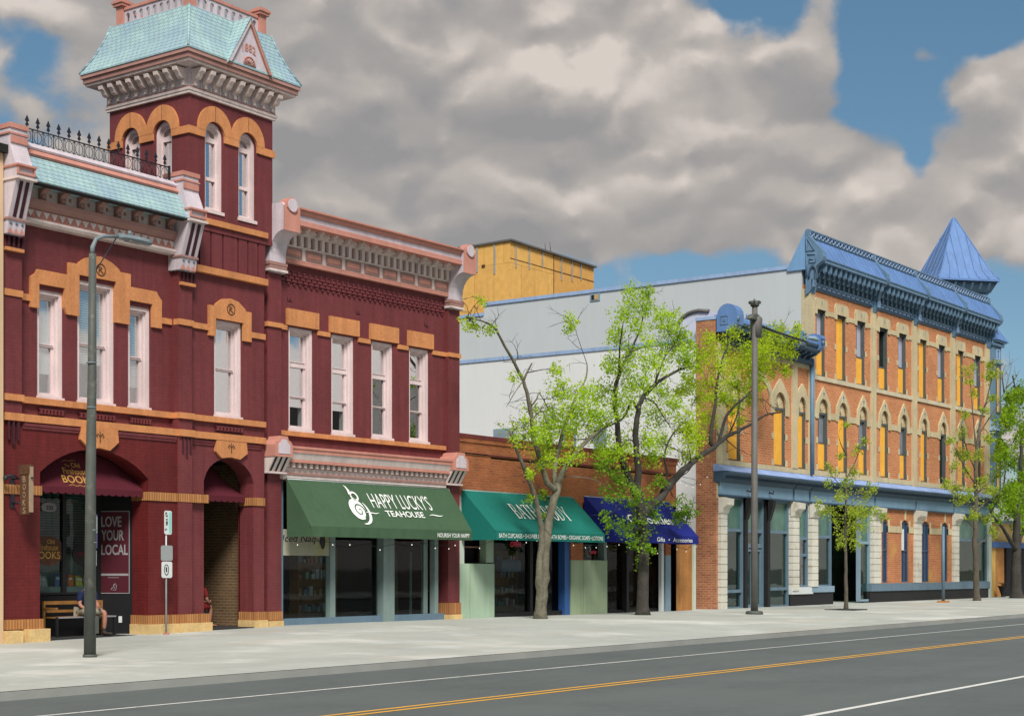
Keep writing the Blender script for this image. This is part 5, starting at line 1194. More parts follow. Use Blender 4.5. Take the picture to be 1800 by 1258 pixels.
string_of_lights([(1197, 848), (1207, 853), (1218, 856), (1231, 851), (1243, 838)], -.2, 'short string of bulbs slung from the blue shop cornice to the tree')
def qx(px, py, X):   # survey point on a plane of constant X
    r = (px - 900) / FPX; t = X / (CC + r * SS); return t * (SS - r * CC) - CD, CH + (1000 - py) * t / FPX
def rusticated(parent, x0, x1, z0, z1, y, cap=True):
    """block column with joints and scrolled bracket on top"""
    m_ = M(); h = .29; z = z0; k = 0
    m_.box(x0 + .04, x1 - .04, y + .03, y + .4, z0, z1)
    while z < z1 - .05:
        m_.box(x0, x1, y, y + .35, z + .012, min(z + h - .012, z1)); z += h
    c = m_.build('block_column', 'wcol', parent)
    if cap: M().prism([(y + .1, z1 - .62), (y - .04, z1 - .60), (y - .10, z1 - .42), (y - .26, z1 - .30), (y - .28, z1 - .06), (y + .1, z1)], x0 - .03, x1 + .03).build('capital', 'wcol', c)
    return c
def tall_window(parent, x0, x1, z0, zt, y, arch=None, split=None, board='osb', open_=False, glassm='gl_up', blindz=None):
    """deep masonry opening: dark grey frame, strand board and/or glass"""
    w = (x1 - x0); op = rect(x0, x1, z0, zt) if arch is None else archpoly(x0, x1, z0, zt, 12, arch)
    f = M(); f.box(x0, x0 + .05, y + .06, y + .5, z0, zt); f.box(x1 - .05, x1, y + .02, y + .5, z0, zt); f.box(x0 + .05, x1 - .05, y + .08, y + .5, zt - .1, zt); f.box(x0 + .05, x1 - .05, y + .1, y + .5, z0, z0 + .06)
    if split: f.box(x0 + .05, x1 - .05, y + .12, y + .5, split - .03, split + .03)
    f.box((x0 + x1) / 2 - .1, (x0 + x1) / 2 - .06, y + .155, y + .5, z0 + .06, zt - .1) if (board is None or split) else None
    wn = f.build('window', 'dkframe', parent)
    if arch:
        t_ = M().plate([(x0, zt)] + [(x1, zt)] + arc((x0 + x1) / 2, zt, w / 2, 0, 180, 12, arch)[1:-1], [], y + .09, y + .2); t_.build('fan_head', 'lime', wn)
        g = M()
        for k in range(1, 6):
            a = math.pi * k / 6; g.tube([((x0 + x1) / 2, y + .085, zt + .04), ((x0 + x1) / 2 + math.cos(a) * w * .45, y + .085, zt + math.sin(a) * arch * .9)], .018, 4)
        g.build('fan_ribs', 'lime', wn)
    if split or board is None:
        M().box(x0 + .05, x1 - .05, y + .19, y + .198, split or z0, zt - .05).build('pane', glassm, wn)
        if blindz: M().box(x0 + .05, x1 - .05, y + .3, y + .31, blindz, zt).build('curtain', 'blind', wn)
    if board:
        M().box(x0 + .04, x1 - .05, y + .135, y + .155, z0 + .03, (split or zt - .06)).build('board', board, wn)
        wn['label'] = 'boarded up window' if not split else 'window boarded over its lower part'
    return wn
LEDGE = [(.1, 5.70), (-.02, 5.70), (-.52, 5.42), (-.55, 5.36), (-.50, 5.28), (-.34, 5.22), (-.30, 5.10), (-.20, 5.06), (-.16, 5.0), (.1, 5.0)]
# ------------------------------------------------------------------ two storey wing
WG = thing('two_storey_brick_building', (57.3, 0, 0), 'two storey brick building with a rounded blue roof cornice behind the tall dark pole', 'building')
WX0, WX1 = 53.0, 61.62
wins = [(53.98, 55.02), (58.0, 59.07), (60.28, 61.05)]; zA, zs = 5.92, 8.32
M().plate(rect(WX0, WX1, 5.0, 11.2), [archpoly(a, b, zA, zs, 12, .62) for a, b in wins], 0, .5).build('wall', 'mbrick', WG)
M().box(WX0 - .02, WX0 + .3, .0, .85, -.3, 11.2).build('side_wall', 'wash', WG)
M().box(WX0 - .05, WX0 + .35, -.02, .87, 11.2, 11.32).build('coping', 'bluelt', WG)
M().box(WX0, WX0 + .3, .85, 19.3, -.3, 7.62).build('side_wall', 'sidelo', WG); M().box(WX0 + .004, WX0 + .3, .85, 19.3, 7.62, 10.42).build('side_wall', 'sidelo', WG)
M().box(WX0 - .04, WX0 + .34, .87, 19.3, 10.42, 10.56).build('coping', 'bluelt', WG)
M().box(WX0 + .3, WX1, .5, 19, 10.2, 10.35).build('roof', 'roofg', WG)
M().box(WX0 + .3, WX1, .5, 17, 4.9, 5.05).build('floor', 'room', WG)
# windows in the pale side wall, just over the low parapet
for px0, px1, lab, bd in ((868, 905, 'grey side window above the low brick parapet', None), (990, 1013, 'boarded side window among the branches', 'osb'), (1045, 1066, 'dark side window behind the tree', None)):
    y1, z1 = qx(px0, 754, WX0); y0, _ = qx(px1, 754, WX0)
    f = M(); f.box(WX0 - .03, WX0 + .02, y0, y1, 5.9, z1 if z1 < 7.6 else 7.5); w = f.build('side_window', 'slatelt', WG); w['label'] = lab
    M().box(WX0 - .04, WX0 - .028, y0 + .1, y1 - .1, 6.0, min(z1, 7.5) - .1).build('pane', bd or 'winlav', w)
M().box(WX0 + .0, 53.72, -.06, .3, 5.9, 10.3).build('corner_quoin', 'lime', WG)
for x0, x1 in ((59.66, 60.12),): M().box(x0, x1, -.08, .2, 5.9, 10.3).build('pilaster', 'lime', WG)
M().tube([(61.38, -.16, 5.7), (61.38, -.16, 10.6)], .10, 10).build('downpipe', 'bluegr', WG)
M().box(WX0, WX1, -.05, .2, 5.70, 5.90).build('sill_course', 'lime', WG)
for i, (a, b) in enumerate(wins):
    tall_window(WG, a, b, zA, zs, 0, .62, split=None, board='osbw')
    c = (a + b) / 2; hw = (b - a) / 2
    outer = [(a - .30, 8.0), (a - .30, 8.45), (a - .24, 8.8), (c - .3, 9.25), (c, 9.5), (c + .3, 9.25), (b + .24, 8.8), (b + .30, 8.45), (b + .30, 8.0)]
    M().plate([(a - .30, 8.0), (a, 8.0), (a, zs)] + list(reversed(arc(c, zs, hw, 0, 180, 12, .62)))[1:-1] + [(b, zs), (b, 8.0), (b + .30, 8.0), (b + .30, 8.45), (b + .22, 8.85), (c + .28, 9.3), (c, 9.5), (c - .28, 9.3), (a - .22, 8.85), (a - .30, 8.45)], [], -.06, .1).build('gothic_lintel', 'lime', WG)
    g = M()
    for z in (7.0, 5.92):
        g.box(a - .2, a, -.02, .1, z, z + .25); g.box(b, b + .2, -.02, .1, z, z + .25)
    build_each(g, 'quoin_block', 'lime', WG)
# shallow ochre relieving arch between the windows and string below the cornice
M().plate([(55.3, 8.35)] + list(reversed(arc(56.6, 8.4, 1.3, 0, 180, 16, 1.2)))[1:-1] + [(57.9, 8.35), (57.6, 8.35)] + arc(56.6, 8.4, 1.0, 0, 180, 16, .9)[1:-1] + [(55.6, 8.35)], [], -.05, .1).build('relieving_arch', 'lime', WG)
M().box(WX0, WX1, -.07, .1, 10.15, 10.32).build('string_course', 'lime', WG)
# rounded sheet metal roof cornice
m_ = M(); m_.box(53.3, 61.2, -.25, .3, 10.32, 10.5); m_.prism([(.3, 10.75), (-.65, 10.75), (-.70, 10.82), (-.70, 10.95), (-.78, 11.0), (-.78, 11.08), (.3, 11.08)], 53.3, 61.0); m_.build('roof_cornice', 'bluedk', WG)
g = M()
for i in range(15): x = 53.55 + i * .52; g.prism([(.0, 10.45), (-.28, 10.48), (-.4, 10.6), (-.62, 10.66), (-.62, 10.75), (0, 10.75)], x - .06, x + .06)
build_each(g, 'cornice_bracket', 'bluedk', WG)
M().prism([(.3, 11.08), (-.70, 11.08), (-.66, 11.24), (-.5, 11.38), (-.2, 11.44), (.3, 11.44)], 53.4, 60.9).build('rounded_cap', 'blue', WG)
for x0, x1, sc_ in ((52.92, 53.5, 1), (58.9, 59.25, .45), (60.7, 61.1, .55)):
    pr = [(-.06, 10.7), (-.5, 10.7), (-.9 if sc_ == 1 else -.84, 10.95), (-.92 if sc_ == 1 else -.86, 11.3)] + [(-.50 + .42 * math.cos(t), 11.32 + .42 * sc_ * math.sin(t)) for t in [math.pi - math.pi * k / 8 for k in range(9)]] + [(-.06, 11.34)]
    k_ = M().prism(pr, x0, x1).build('end_block', 'blue', WG)
    g = M(); ring(g, 0, .34, 0, .34, .03, 0, .02); g.box(.12, .22, 0, .02, .12, .22)
    g.T = Matrix.Translation((x0 - .02, -.22, 10.95)) @ Matrix.Rotation(R(-90), 4, 'Z'); g.build('square_ornament', 'bluegr', k_)
    g = M().tube([(x0 + .1, -.95, 11.15), (x0 + .1, -.90, 11.15)], .10, 12); g.build('boss', 'bluegr', k_)
g = M()
for x in (54.6, 55.6, 57.0, 57.6): g.tube([(x, -.5, 11.4), (x, -.5, 11.56)], .045, 8)
build_each(g, 'cap_stud', 'blue', WG)
# arched rooftop hood with a dark rim over the side wall
hd_ = thing('roof_hood', (53.6, 1.5, 10.5), 'pale roof hood with a dark curved rim beside the raised brick parapet', 'roof hood')
ya, za = qx(1247, 546, 53.6); yb_, zb = qx(1192, 575, 53.6); yc, zc_ = qx(1228, 546, 53.6)
pr = [(ya, zc_ - .06), (yc, zc_)] + [(yc + (yb_ - yc) * math.sin(t), zb + (zc_ - zb) * math.cos(t)) for t in [math.pi / 2 * k / 6 for k in range(1, 7)]]
M().prism(pr + [(yb_, 10.3), (ya, 10.3)], 53.6, 55.2).build('hood_body', 'lavhood', hd_)
M().tube([(53.58, a, b) for a, b in pr], .075, 6).build('dark_rim', 'pole2', hd_)
# ground floor of the wing
def shop_ledge(parent, x0, x1, cap_l=False):
    M().prism([(.1, 5.70), (-.02, 5.70), (-.52, 5.43), (.1, 5.43)], x0, x1).build('ledge_roof', 'blueledge', parent)
    M().prism([(.1, 5.43), (-.54, 5.43), (-.56, 5.36), (-.50, 5.28), (-.36, 5.25), (-.34, 5.16), (-.24, 5.12), (-.20, 5.02), (.1, 5.02)], x0 + .02, x1 - .02).build('ledge_cornice', 'bluedk', parent)
    g = M(); n = int((x1 - x0) / .11)
    for i in range(n): xx = x0 + (x1 - x0) * i / n; g.box(xx, xx + .05, -.40, -.33, 5.17, 5.25)
    g.build('ledge_dentils', 'bluedk', parent)
    M().box(x0 + .15, x1, -.12, .1, 4.55, 5.02).build('fascia', 'fascia', parent)
    M().box(x0 + .15, x1, -.16, .1, 4.50, 4.56).build('fascia_trim', 'bluedk', parent)
shop_ledge(WG, 52.95, 59.55); shop_ledge(WG, 59.60, 61.15)
M().box(WX0 + .02, 53.68, -.03, .3, 4.4, 5.0).build('corner_quoin', 'lime', WG)
rusticated(WG, 53.14, 53.66, .15, 4.45, -.14)
rusticated(WG, 59.56, 60.16, .80, 4.50, -.14)
g = M()
for x in (55.25, 57.24): g.box(x + .05, x + .28, -.08, .3, .15, 4.5); g.prism([(-.05, 3.6), (-.14, 3.7), (-.3, 4.2), (-.34, 4.48), (0, 4.5)], x + .05, x + .28)
g.build('iron_column', 'dark', WG)
def bays(parent, px, frame='slate'):
    for x0, x1, z0, z1, rail, gm in px:
        f = M(); ring(f, x0, x1, z0, z1, .09, .02, .2)
        for r_ in rail: f.box(x0 + .09, x1 - .09, .03, .2, r_ - .06, r_ + .06)
        w = f.build('shop_window', frame, parent); zt_ = max(rail); M().box(x0 + .05, x1 - .05, .12, .128, z0 + .05, zt_).build('pane', gm, w); M().box(x0 + .05, x1 - .05, .12, .128, zt_, z1 - .05).build('transom_pane', 'trans', w)
bays(WG, [(53.70, 55.30, .15, 4.5, [3.22, .85], 'gl_grn'), (57.52, 59.45, .15, 4.5, [3.22, .9], 'gl_grn'), (60.20, 61.36, .95, 4.5, [3.0, 2.3], 'gl_grnlt')])
f = M(); ring(f, 55.55, 57.28, .15, 4.5, .10, .1, .3); f.box(55.6, 57.2, .12, .3, 3.15, 3.3); f.box(55.6, 57.2, .12, .3, 2.55, 2.72); f.box(56.35, 56.47, .12, .3, .15, 2.6); ring(f, 55.68, 56.36, .2, 2.5, .10, .14, .26); ring(f, 56.46, 57.15, .2, 2.5, .10, .14, .26)
dr = f.build('double_door', 'slate', WG); M().box(55.7, 57.1, .2, .21, .2, 3.2).build('pane', 'gl_grn', dr); M().box(55.7, 57.1, .2, .21, 3.2, 4.4).build('transom_pane', 'trans', dr)
g = M(); g.tube([(56.28, .1, 1.2), (56.28, .1, 1.6)], .02, 6); g.tube([(56.54, .1, 1.2), (56.54, .1, 1.6)], .02, 6); g.build('handle', 'galv', dr)
M().box(59.5, 61.62, -.1, .3, .66, .95).build('white_sill', 'signw', WG); M().box(59.5, 61.62, -.04, .3, -.1, .66).build('shop_base', 'dark', WG)
M().box(WX0 + .3, WX1, 3.6, 3.7, 0, 4.9).build('interior_wall', 'roomgr', WG); M().box(WX0 + .3, WX1, .3, 3.6, 0, .16).build('interior_floor', 'room', WG)
for x in (55.45, 57.42): M().tube([(x - .1, -.13, 4.78), (x - .1, -.30, 4.72), (x - .1, -.32, 4.85)], .03, 6).build('lamp_hook', 'dark', WG)

# ------------------------------------------------------------------ three storey block
def warp_main(v):
    rho = v.x / CD; k = .038; x2 = rho * (CD + k * 61.5) / (1 + k * rho); return Vector((x2, v.y - k * (x2 - 61.5), v.z))
WARP = warp_main
MB = wthing('three_storey_brick_building', (73, 0, 0), 'three storey red brick building with boarded windows, blue mansard and pointed corner turret', 'building')
W3 = [(62.17, 63.06), (64.27, 65.28), (66.48, 67.48), (69.13, 70.2), (71.54, 72.56), (74.3, 75.28), (76.93, 77.9), (79.78, 80.7), (82.41, 83.44)]
W2 = [(62.31, 63.33), (64.45, 65.42), (66.75, 67.7), (69.3, 70.27), (71.75, 72.66), (74.52, 75.40), (77.18, 78.12), (79.93, 80.98), (82.5, 83.5)]
PIL = [(61.30, 61.80), (68.12, 68.62), (73.28, 73.82), (78.68, 79.26), (84.12, 84.75)]
h3 = [rect(a, b, 10.0, 12.84) for a, b in W3]; h2 = [archpoly(a, b, 5.95, 8.46, 12, .58) for a, b in W2]
M().plate(rect(61.3, 84.75, 5.0, 9.45), [], 0, .001) if 0 else None
# split the front in bays so that bricks stay true to their slight angle
for (pa, pb) in zip(PIL, PIL[1:]):
    x0, x1 = pa[0] + .1, pb[0] + .1
    M().plate(rect(x0, x1, 5.0, 13.8), [h for h in h3 + h2 if x0 < h[0][0] < x1], 0, .5).build('wall', 'mbrick', MB)
for a, b in PIL:
    M().box(a, b, -.10, .3, 5.0, 13.6).build('pilaster', 'lime', MB)
    M().prism([(.1, 13.35), (-.14, 13.42), (-.2, 13.7), (.1, 13.75)], a + .05, b - .05).build('pendant', 'bluegr', MB)
# string courses
for (pa, pb) in zip(PIL, PIL[1:]):
    x0, x1 = pa[1], pb[0]
    M().box(x0, x1, -.07, .1, 9.80, 9.98).build('sill_course', 'limelt', MB); M().box(x0 - .6, x1, -.12, -.101 + .03, 9.80, 9.98) if 0 else None
    M().box(x0, x1, -.06, .1, 5.70, 5.93).build('sill_course', 'lime', MB)
    ws = sorted([w for w in W3 if x0 < w[0] < x1]); xx = x0
    for a, b in ws + [(x1 + .22, 0)]:
        M().box(xx, a - .22, -.04, .1, 12.66, 12.86).build('lintel_course', 'lime', MB) if a - .22 > xx + .02 else None
        xx = b + .22
    ws = sorted([w for w in W2 if x0 < w[0] < x1]); xx = x0
    for a, b in ws + [(x1 + .26, 0)]:
        M().box(xx, a - .26, -.04, .1, 8.20, 8.46).build('lintel_course', 'lime', MB) if a - .26 > xx + .02 else None
        xx = b + .26
for i, (a, b) in enumerate(W3):
    pr = [(a - .24, 12.62), (a, 12.62), (a, 12.84), (b, 12.84), (b, 12.62), (b + .24, 12.62), (b + .24, 13.12), (b + .20, 13.22), (b + .1, 13.32), (a - .1, 13.32), (a - .20, 13.22), (a - .24, 13.12)]
    l_ = M().plate(pr, [], -.06, .1).build('lintel', 'lime', MB)
    M().box((a + b) / 2 - .03, (a + b) / 2 + .03, -.065, -.055, 13.02, 13.2).build('carving', 'bluegr', l_)
    g = M()
    for z in (11.3, 10.0):
        g.box(a - .18, a, -.02, .1, z, z + .24); g.box(b, b + .18, -.02, .1, z, z + .24)
    build_each(g, 'quoin_block', 'lime', MB)
kinds = ['half', 'full', 'half', 'dark', 'half', 'full', 'half', 'full', 'half']
for (a, b), k in zip(W3, kinds):
    tall_window(MB, a, b, 10.0, 12.84, 0, None, split={'half': 11.25, 'dark': 11.05}.get(k), board='osbw', glassm='gl_shop' if k == 'dark' else 'winpale', blindz=None)
for i, (a, b) in enumerate(W2):
    c = (a + b) / 2; hw = (b - a) / 2
    l_ = M().plate([(a - .26, 8.16), (a, 8.16), (a, 8.46)] + list(reversed(arc(c, 8.46, hw, 0, 180, 12, .58)))[1:-1] + [(b, 8.46), (b, 8.16), (b + .26, 8.16), (b + .26, 8.5), (b + .20, 8.85), (c + .24, 9.32), (c, 9.55), (c - .24, 9.32), (a - .20, 8.85), (a - .26, 8.5)], [], -.06, .1).build('gothic_lintel', 'lime', MB)
    m_ = M(); m_.box(c - .03, c + .03, -.065, -.055, 9.1, 9.33); m_.box(c - .09, c + .09, -.065, -.055, 9.22, 9.27); m_.build('carving', 'bluegr', l_)
    g = M()
    for z in (7.1, 5.95): g.box(a - .18, a, -.02, .1, z, z + .26); g.box(b, b + .18, -.02, .1, z, z + .26)
    build_each(g, 'quoin_block', 'lime', MB)
    k = ['half', 'full', 'half', 'full', 'half', 'full', 'open', 'brown', 'brown'][i]
    tall_window(MB, a, b, 5.95, 8.46, 0, .58, split=7.15 if k == 'half' else None, board={'half': 'osbw', 'full': 'osbw', 'open': None, 'brown': 'osb'}[k], glassm='gl_tea' if k == 'open' else 'winslate')
# mansard and bracketed eave, bay by bay
K_ = .58
def warp_eave(v):
    z = v.z; lift = 0 if z < 13.95 else (.20 * min(1, (z - 13.95) / .4) if z < 15.0 else .20 * max(0, (15.75 - z) / .75))
    return warp_main(Vector((v.x, v.y * K_ if v.y < -.1 else (v.y + .042 if v.y < 0 and False else v.y), z + lift)))
WARP = warp_eave
edges = [61.22, 68.35, 73.55, 78.97, 84.62]
for j, (x0, x1) in enumerate(zip(edges, edges[1:])):
    a, b = x0 + .30, x1 - .02
    ms = M().prism([(.2, 14.55), (-1.15, 14.60), (-1.17, 14.64), (-.22, 15.70), (.2, 15.70)], a, b).build('mansard_panel', 'blue', MB)
    g = M(); n = max(8, int((b - a) / .5))
    for i in range(n + 1):
        x = a + (b - a) * i / n; g.add([(x - .02, -1.19, 14.65), (x + .02, -1.19, 14.65), (x + .02, -.24, 15.72), (x - .02, -.24, 15.72), (x - .02, -1.14, 14.62), (x + .02, -1.14, 14.62), (x + .02, -.19, 15.69), (x - .02, -.19, 15.69)],
                                       [(0, 1, 2, 3), (0, 4, 5, 1), (1, 5, 6, 2), (2, 6, 7, 3), (3, 7, 4, 0)])
    g.build('standing_seams', 'blue', ms)
    m_ = M(); m_.box(a, b, -1.24, .1, 14.42, 14.56); m_.box(a + .02, b, -1.30, -1.0, 14.56, 14.60); m_.build('eave', 'bluegr', MB)
    M().box(a, b, -.28, -.10, 15.68, 15.76).build('dark_gutter', 'bluedk', MB)
    n = int((b - a) / .5); src = None
    for i in range(n):
        x = a + (b - a) * (i + .5) / n
        if src is None:
            src = M().prism([(.05, 13.92), (-.14, 13.94), (-.20, 14.12), (-.34, 14.16), (-.40, 14.06), (-.52, 14.10), (-.60, 14.22), (-.86, 14.24), (-.92, 14.14), (-1.06, 14.18), (-1.12, 14.42), (.05, 14.42)], x - .09, x + .09).build('bracket', 'bluegr', MB); xs_ = x
        else: dup(src, MB, Vector(warp_main(Vector((x, 0, 0)))) - Vector(warp_main(Vector((xs_, 0, 0)))))
    M().box(a, b, -.05, .1, 13.90, 14.42).build('frieze', 'bluefz', MB)
    m_ = M(); m_.box(a, b, -.16, .1, 13.82, 13.92); m_.box(a, b, -.10, .1, 13.66, 13.72); m_.build('cornice_moulding', 'bluegr', MB)
    g = M(); nn = int((b - a) / .5)
    for i in range(nn): x = a + (b - a) * (i + .5) / nn; g.box(x - .16, x + .16, -.12, .0, 13.73, 13.81)
    build_each(g, 'cornice_block', 'bluelt', MB)
    M().box(a, b, -.06, .1, 13.60, 13.90).build('cornice_ground', 'bluedk', MB)
for j, x in enumerate(edges):
    x0, x1 = (x - .02, x + .30) if j < 4 else (x - .02, x + .32)
    k_ = M().prism([(.06, 14.2), (.06, 16.08), (-.06, 16.08), (-.12, 15.82), (-1.12, 14.98), (-1.22, 14.92), (-1.30, 14.66), (-1.22, 14.5), (-.95, 14.38), (-.75, 14.32), (-.55, 14.12), (-.45, 13.95), (-.38, 13.6), (-.2, 13.42), (.06, 13.3)], x0, x1).build('end_console', 'bluegr', MB)
    if j == 0:
        g = M(); g.tube([(x0 - .015, .02, 15.75), (x0 - .015, .02, 14.95), (x0 - .015, -.62, 14.95), (x0 - .015, .02, 15.75)], .03, 4)
        g.tube([(x0 - .015, .0, 14.8), (x0 - .015, -.7, 14.8), (x0 - .015, -.7, 14.45), (x0 - .015, -.2, 14.45), (x0 - .015, -.2, 14.6), (x0 - .015, -.5, 14.6)], .03, 4)
        g.tube([(x0 - .015, .0, 14.8), (x0 - .015, .0, 14.0)], .03, 4)
        g.build('raised_moulding', 'bluegr', k_)
        g = M(); pr = [(-.5 + .33 * math.cos(t), 13.98 + .33 * math.sin(t)) for t in [2 * math.pi * i / 16 for i in range(17)]]
        g.tube([(x0 - .02, a_, b_) for a_, b_ in pr[:10]], .06, 6); g.build('scroll', 'bluedk', k_)
    g = M().box(x0 + .0, x1 - .0, -.50, -.36, 13.62, 13.95); g.build('corbel_block', 'bluegr', k_)
    g = M(); ring(g, x0 + .06, x1 - .06, 13.66, 13.9, .03, -.515, -.49); g.build('square_ornament', 'bluelt', k_)
WARP = warp_main
# lattice cresting
g = M(); x0, x1 = 61.22, 84.62; n = 62; w = (x1 - x0) / n
g.box(x0, x1, -.06, .0, 16.05, 16.10); g.box(x0, x1, -.06, .0, 15.74, 15.82); g.build('crest_rail', 'bluegr', MB)
g = M()
for i in range(n):
    a = x0 + w * i
    g.add([(a, -.05, 15.82), (a + .05, -.05, 15.82), (a + w, -.05, 16.05), (a + w - .05, -.05, 16.05), (a, -.01, 15.82), (a + .05, -.01, 15.82), (a + w, -.01, 16.05), (a + w - .05, -.01, 16.05)], [(0, 1, 2, 3), (7, 6, 5, 4), (0, 4, 5, 1), (2, 6, 7, 3), (1, 5, 6, 2), (3, 7, 4, 0)])
    g.add([(a + w - .05, -.045, 15.82), (a + w, -.045, 15.82), (a + .05, -.045, 16.05), (a, -.045, 16.05)], [(0, 1, 2, 3)])
    c = a + w / 2; g.plate([(c - .05, 15.93), (c, 15.88), (c + .05, 15.93), (c, 15.98)], [], -.07, -.05)
g.build('crest_lattice', 'bluelt', MB)
M().box(x0, x1, .0, .03, 15.75, 16.06).build('crest_backing', 'bluedk', MB)
M().prism([(.03, 14.4), (.03, 16.04), (.08, 16.04), (.92, 14.5), (.92, 14.4)], x0, x1).build('parapet_back', 'blueside', MB)
WARP = warp_none
# pale side wall, coping, shell
M().box(61.32, 61.8, .3, 17.0, -.3, 14.50).build('side_wall', 'side', MB); M().box(61.32, 61.8, 17.0, 18.8, -.3, 14.02).build('side_wall', 'side', MB)
M().box(61.26, 61.84, .3, 17.02, 14.50, 14.66).build('coping', 'bluelt', MB); M().box(61.26, 61.84, 17.02, 18.8, 14.02, 14.17).build('coping', 'bluelt', MB)
M().add([(61.6, .6, 14.2), (82, -.2, 14.2), (84, 16.9, 14.2), (61.6, 17, 14.2)], [(0, 1, 2, 3)]).build('roof', 'roofg', MB)
s = M(); s.box(61.8, 84, 17, 17.3, -.3, 14.2); s.build('back_wall', 'mbrick', MB)
M().add([(81.8, -.5, -.3), (84.0, 17, -.3), (84.0, 17, 14.2), (81.8, -.5, 14.2)], [(0, 1, 2, 3)]).build('end_wall', 'mbrick', MB)
for z in (5.0, 9.5): M().add([(61.8, .5, z), (81.8, .0, z), (83, 16, z), (61.8, 16, z)], [(0, 1, 2, 3)]).build('floor', 'room', MB)
ya, za = qx(1038, 517, 61.32); yb_, zb = qx(1055, 528, 61.32)
vt = M(); vt.box(61.28, 61.33, yb_, ya, zb, za); v_ = vt.build('wall_vent', 'slatelt', MB); M().box(61.265, 61.281, yb_ + .1, (ya + yb_) / 2, zb + .06, za - .06).build('opening', 'osb2', v_); M().box(61.265, 61.281, (ya + yb_) / 2 + .05, ya - .08, zb + .06, za - .06).build('opening', 'dark', v_)
WARP = warp_main
# ground floor
shop_ledge(MB, 61.20, 68.3); shop_ledge(MB, 68.34, 73.5); shop_ledge(MB, 73.54, 78.9); shop_ledge(MB, 78.94, 85.3)
rusticated(MB, 61.42, 62.06, .95, 4.50, -.14); rusticated(MB, 68.22, 69.10, 1.05, 4.55, -.14); rusticated(MB, 73.5, 74.3, 1.05, 4.55, -.14, True); rusticated(MB, 78.92, 79.72, 1.05, 4.55, -.14)
bays(MB, [(62.10, 63.80, .95, 4.5, [3.1], 'gl_grn'), (79.78, 84.62, 1.0, 4.5, [3.2], 'gl_grn')], 'slate')
M().box(61.42, 63.85, -.1, .3, .72, .98).build('shop_sill', 'slatelt', MB); M().box(61.42, 63.85, -.04, .3, -.1, .72).build('shop_base', 'dark', MB)
M().box(63.8, 66.9, 1.9, 2.0, 0, 4.6).build('porch_wall', 'black', MB); M().box(63.82, 63.9, .1, 1.9, 0, 4.6).build('porch_wall', 'dark', MB)
bays(MB, [(66.95, 68.15, .25, 4.5, [2.9], 'gl_grn')], 'slatelt')
M().plate(rect(69.1, 78.92, 1.02, 4.55), [archpoly(a, b, 1.08, 3.72, 10, .30) for a, b in ((69.52, 70.22), (71.92, 72.88), (74.66, 75.68), (77.4, 78.38))], -.02, .35).build('infill_wall', 'obrick2', MB)
for a, b, cmat in ((69.52, 70.22, 'bluewin'), (71.92, 72.88, 'bluewin'), (74.66, 75.68, 'bluewin'), (77.4, 78.38, 'bluewin')):
    c = (a + b) / 2
    f = M(); ring(f, a, b, 1.08, 3.95, .07, .04, .3); f.box(a, b, .04, .3, 2.55, 2.65); f.box(c - .02, c + .04, .05, .3, 1.1, 3.9); w = f.build('window', cmat, MB); M().box(a, b, .09, .10, 1.1, 4.0).build('pane', 'winblue', w)
    for sgn, xa in ((-1, a), (1, b)):
        M().box(min(xa, xa + sgn * .16), max(xa, xa + sgn * .16), -.05, .1, 3.42, 4.0).build('lintel_side', 'lime', MB)
    M().box(c - .09, c + .09, -.05, .1, 4.04, 4.5).build('keystone', 'lime', MB)
for a, b in ((69.12, 69.36), (70.38, 71.76), (73.04, 73.5), (74.3, 74.5), (75.84, 77.24), (78.54, 78.92)): M().box(a, b, -.05, .1, 3.42, 3.72).build('lintel_course', 'lime', MB)
M().box(71.95, 72.2, -.04, .1, 2.6, 3.6).build('white_patch', 'signw', MB)
M().box(68.0, 84.7, -.12, .35, .70, 1.05).build('shop_sill', 'slate', MB); M().box(68.0, 84.9, -.05, .35, -.1, .70).build('shop_base', 'dark', MB)
M().box(84.62, 85.1, -.08, .3, .2, 4.55).build('corner_post', 'mintlt', MB)
M().box(61.9, 84.6, 3.6, 3.7, 0, 4.8).build('interior_wall', 'roomgr', MB); M().box(62, 84.6, .3, 3.6, 0, .17).build('interior_floor', 'room', MB)
# oriel at the far corner
M().box(84.78, 86.0, -.30, 1.0, 5.0, 14.0).build('oriel', 'bluegr', MB)
m_ = M(); m_.box(84.7, 86.2, -.42, 1, 13.55, 13.7); m_.box(84.65, 86.35, -.5, 1, 13.75, 13.85); m_.box(84.7, 86.15, -.38, 1, 12.62, 12.72); m_.box(84.7, 86.2, -.4, 1, 8.9, 9.05); m_.build('oriel_mouldings', 'bluegr', MB)
m_ = M().add([(84.6, -.55, 13.85), (86.6, -.55, 13.85), (86.6, 1, 13.85), (84.6, 1, 13.85), (84.8, -.1, 14.75), (85.6, -.1, 14.75), (85.6, 1, 14.75), (84.8, 1, 14.75)], [(0, 1, 5, 4), (1, 2, 6, 5), (4, 5, 6, 7), (0, 4, 7, 3)]); m_.build('oriel_roof', 'blue', MB)
m_ = M().add([(84.65, -.5, 9.05), (86.3, -.5, 9.05), (86.1, -.2, 9.7), (84.8, -.2, 9.7), (84.65, .5, 9.05), (86.3, .5, 9.05)], [(0, 1, 2, 3), (1, 5, 2), (0, 3, 4)]); m_.build('oriel_roof', 'bluelt', MB)
for z0, z1 in ((10.0, 12.5), (5.9, 8.7)):
    f = M(); ring(f, 85.1, 85.85, z0, z1, .07, -.34, -.29); w = f.build('window', 'dkframe', MB); M().box(85.17, 85.5, -.325, -.305, z0 + .07, z1 - .07).build('board', 'osb', w); M().box(85.5, 85.78, -.32, -.305, z0 + .07, z1 - .07).build('pane', 'winslate', w)
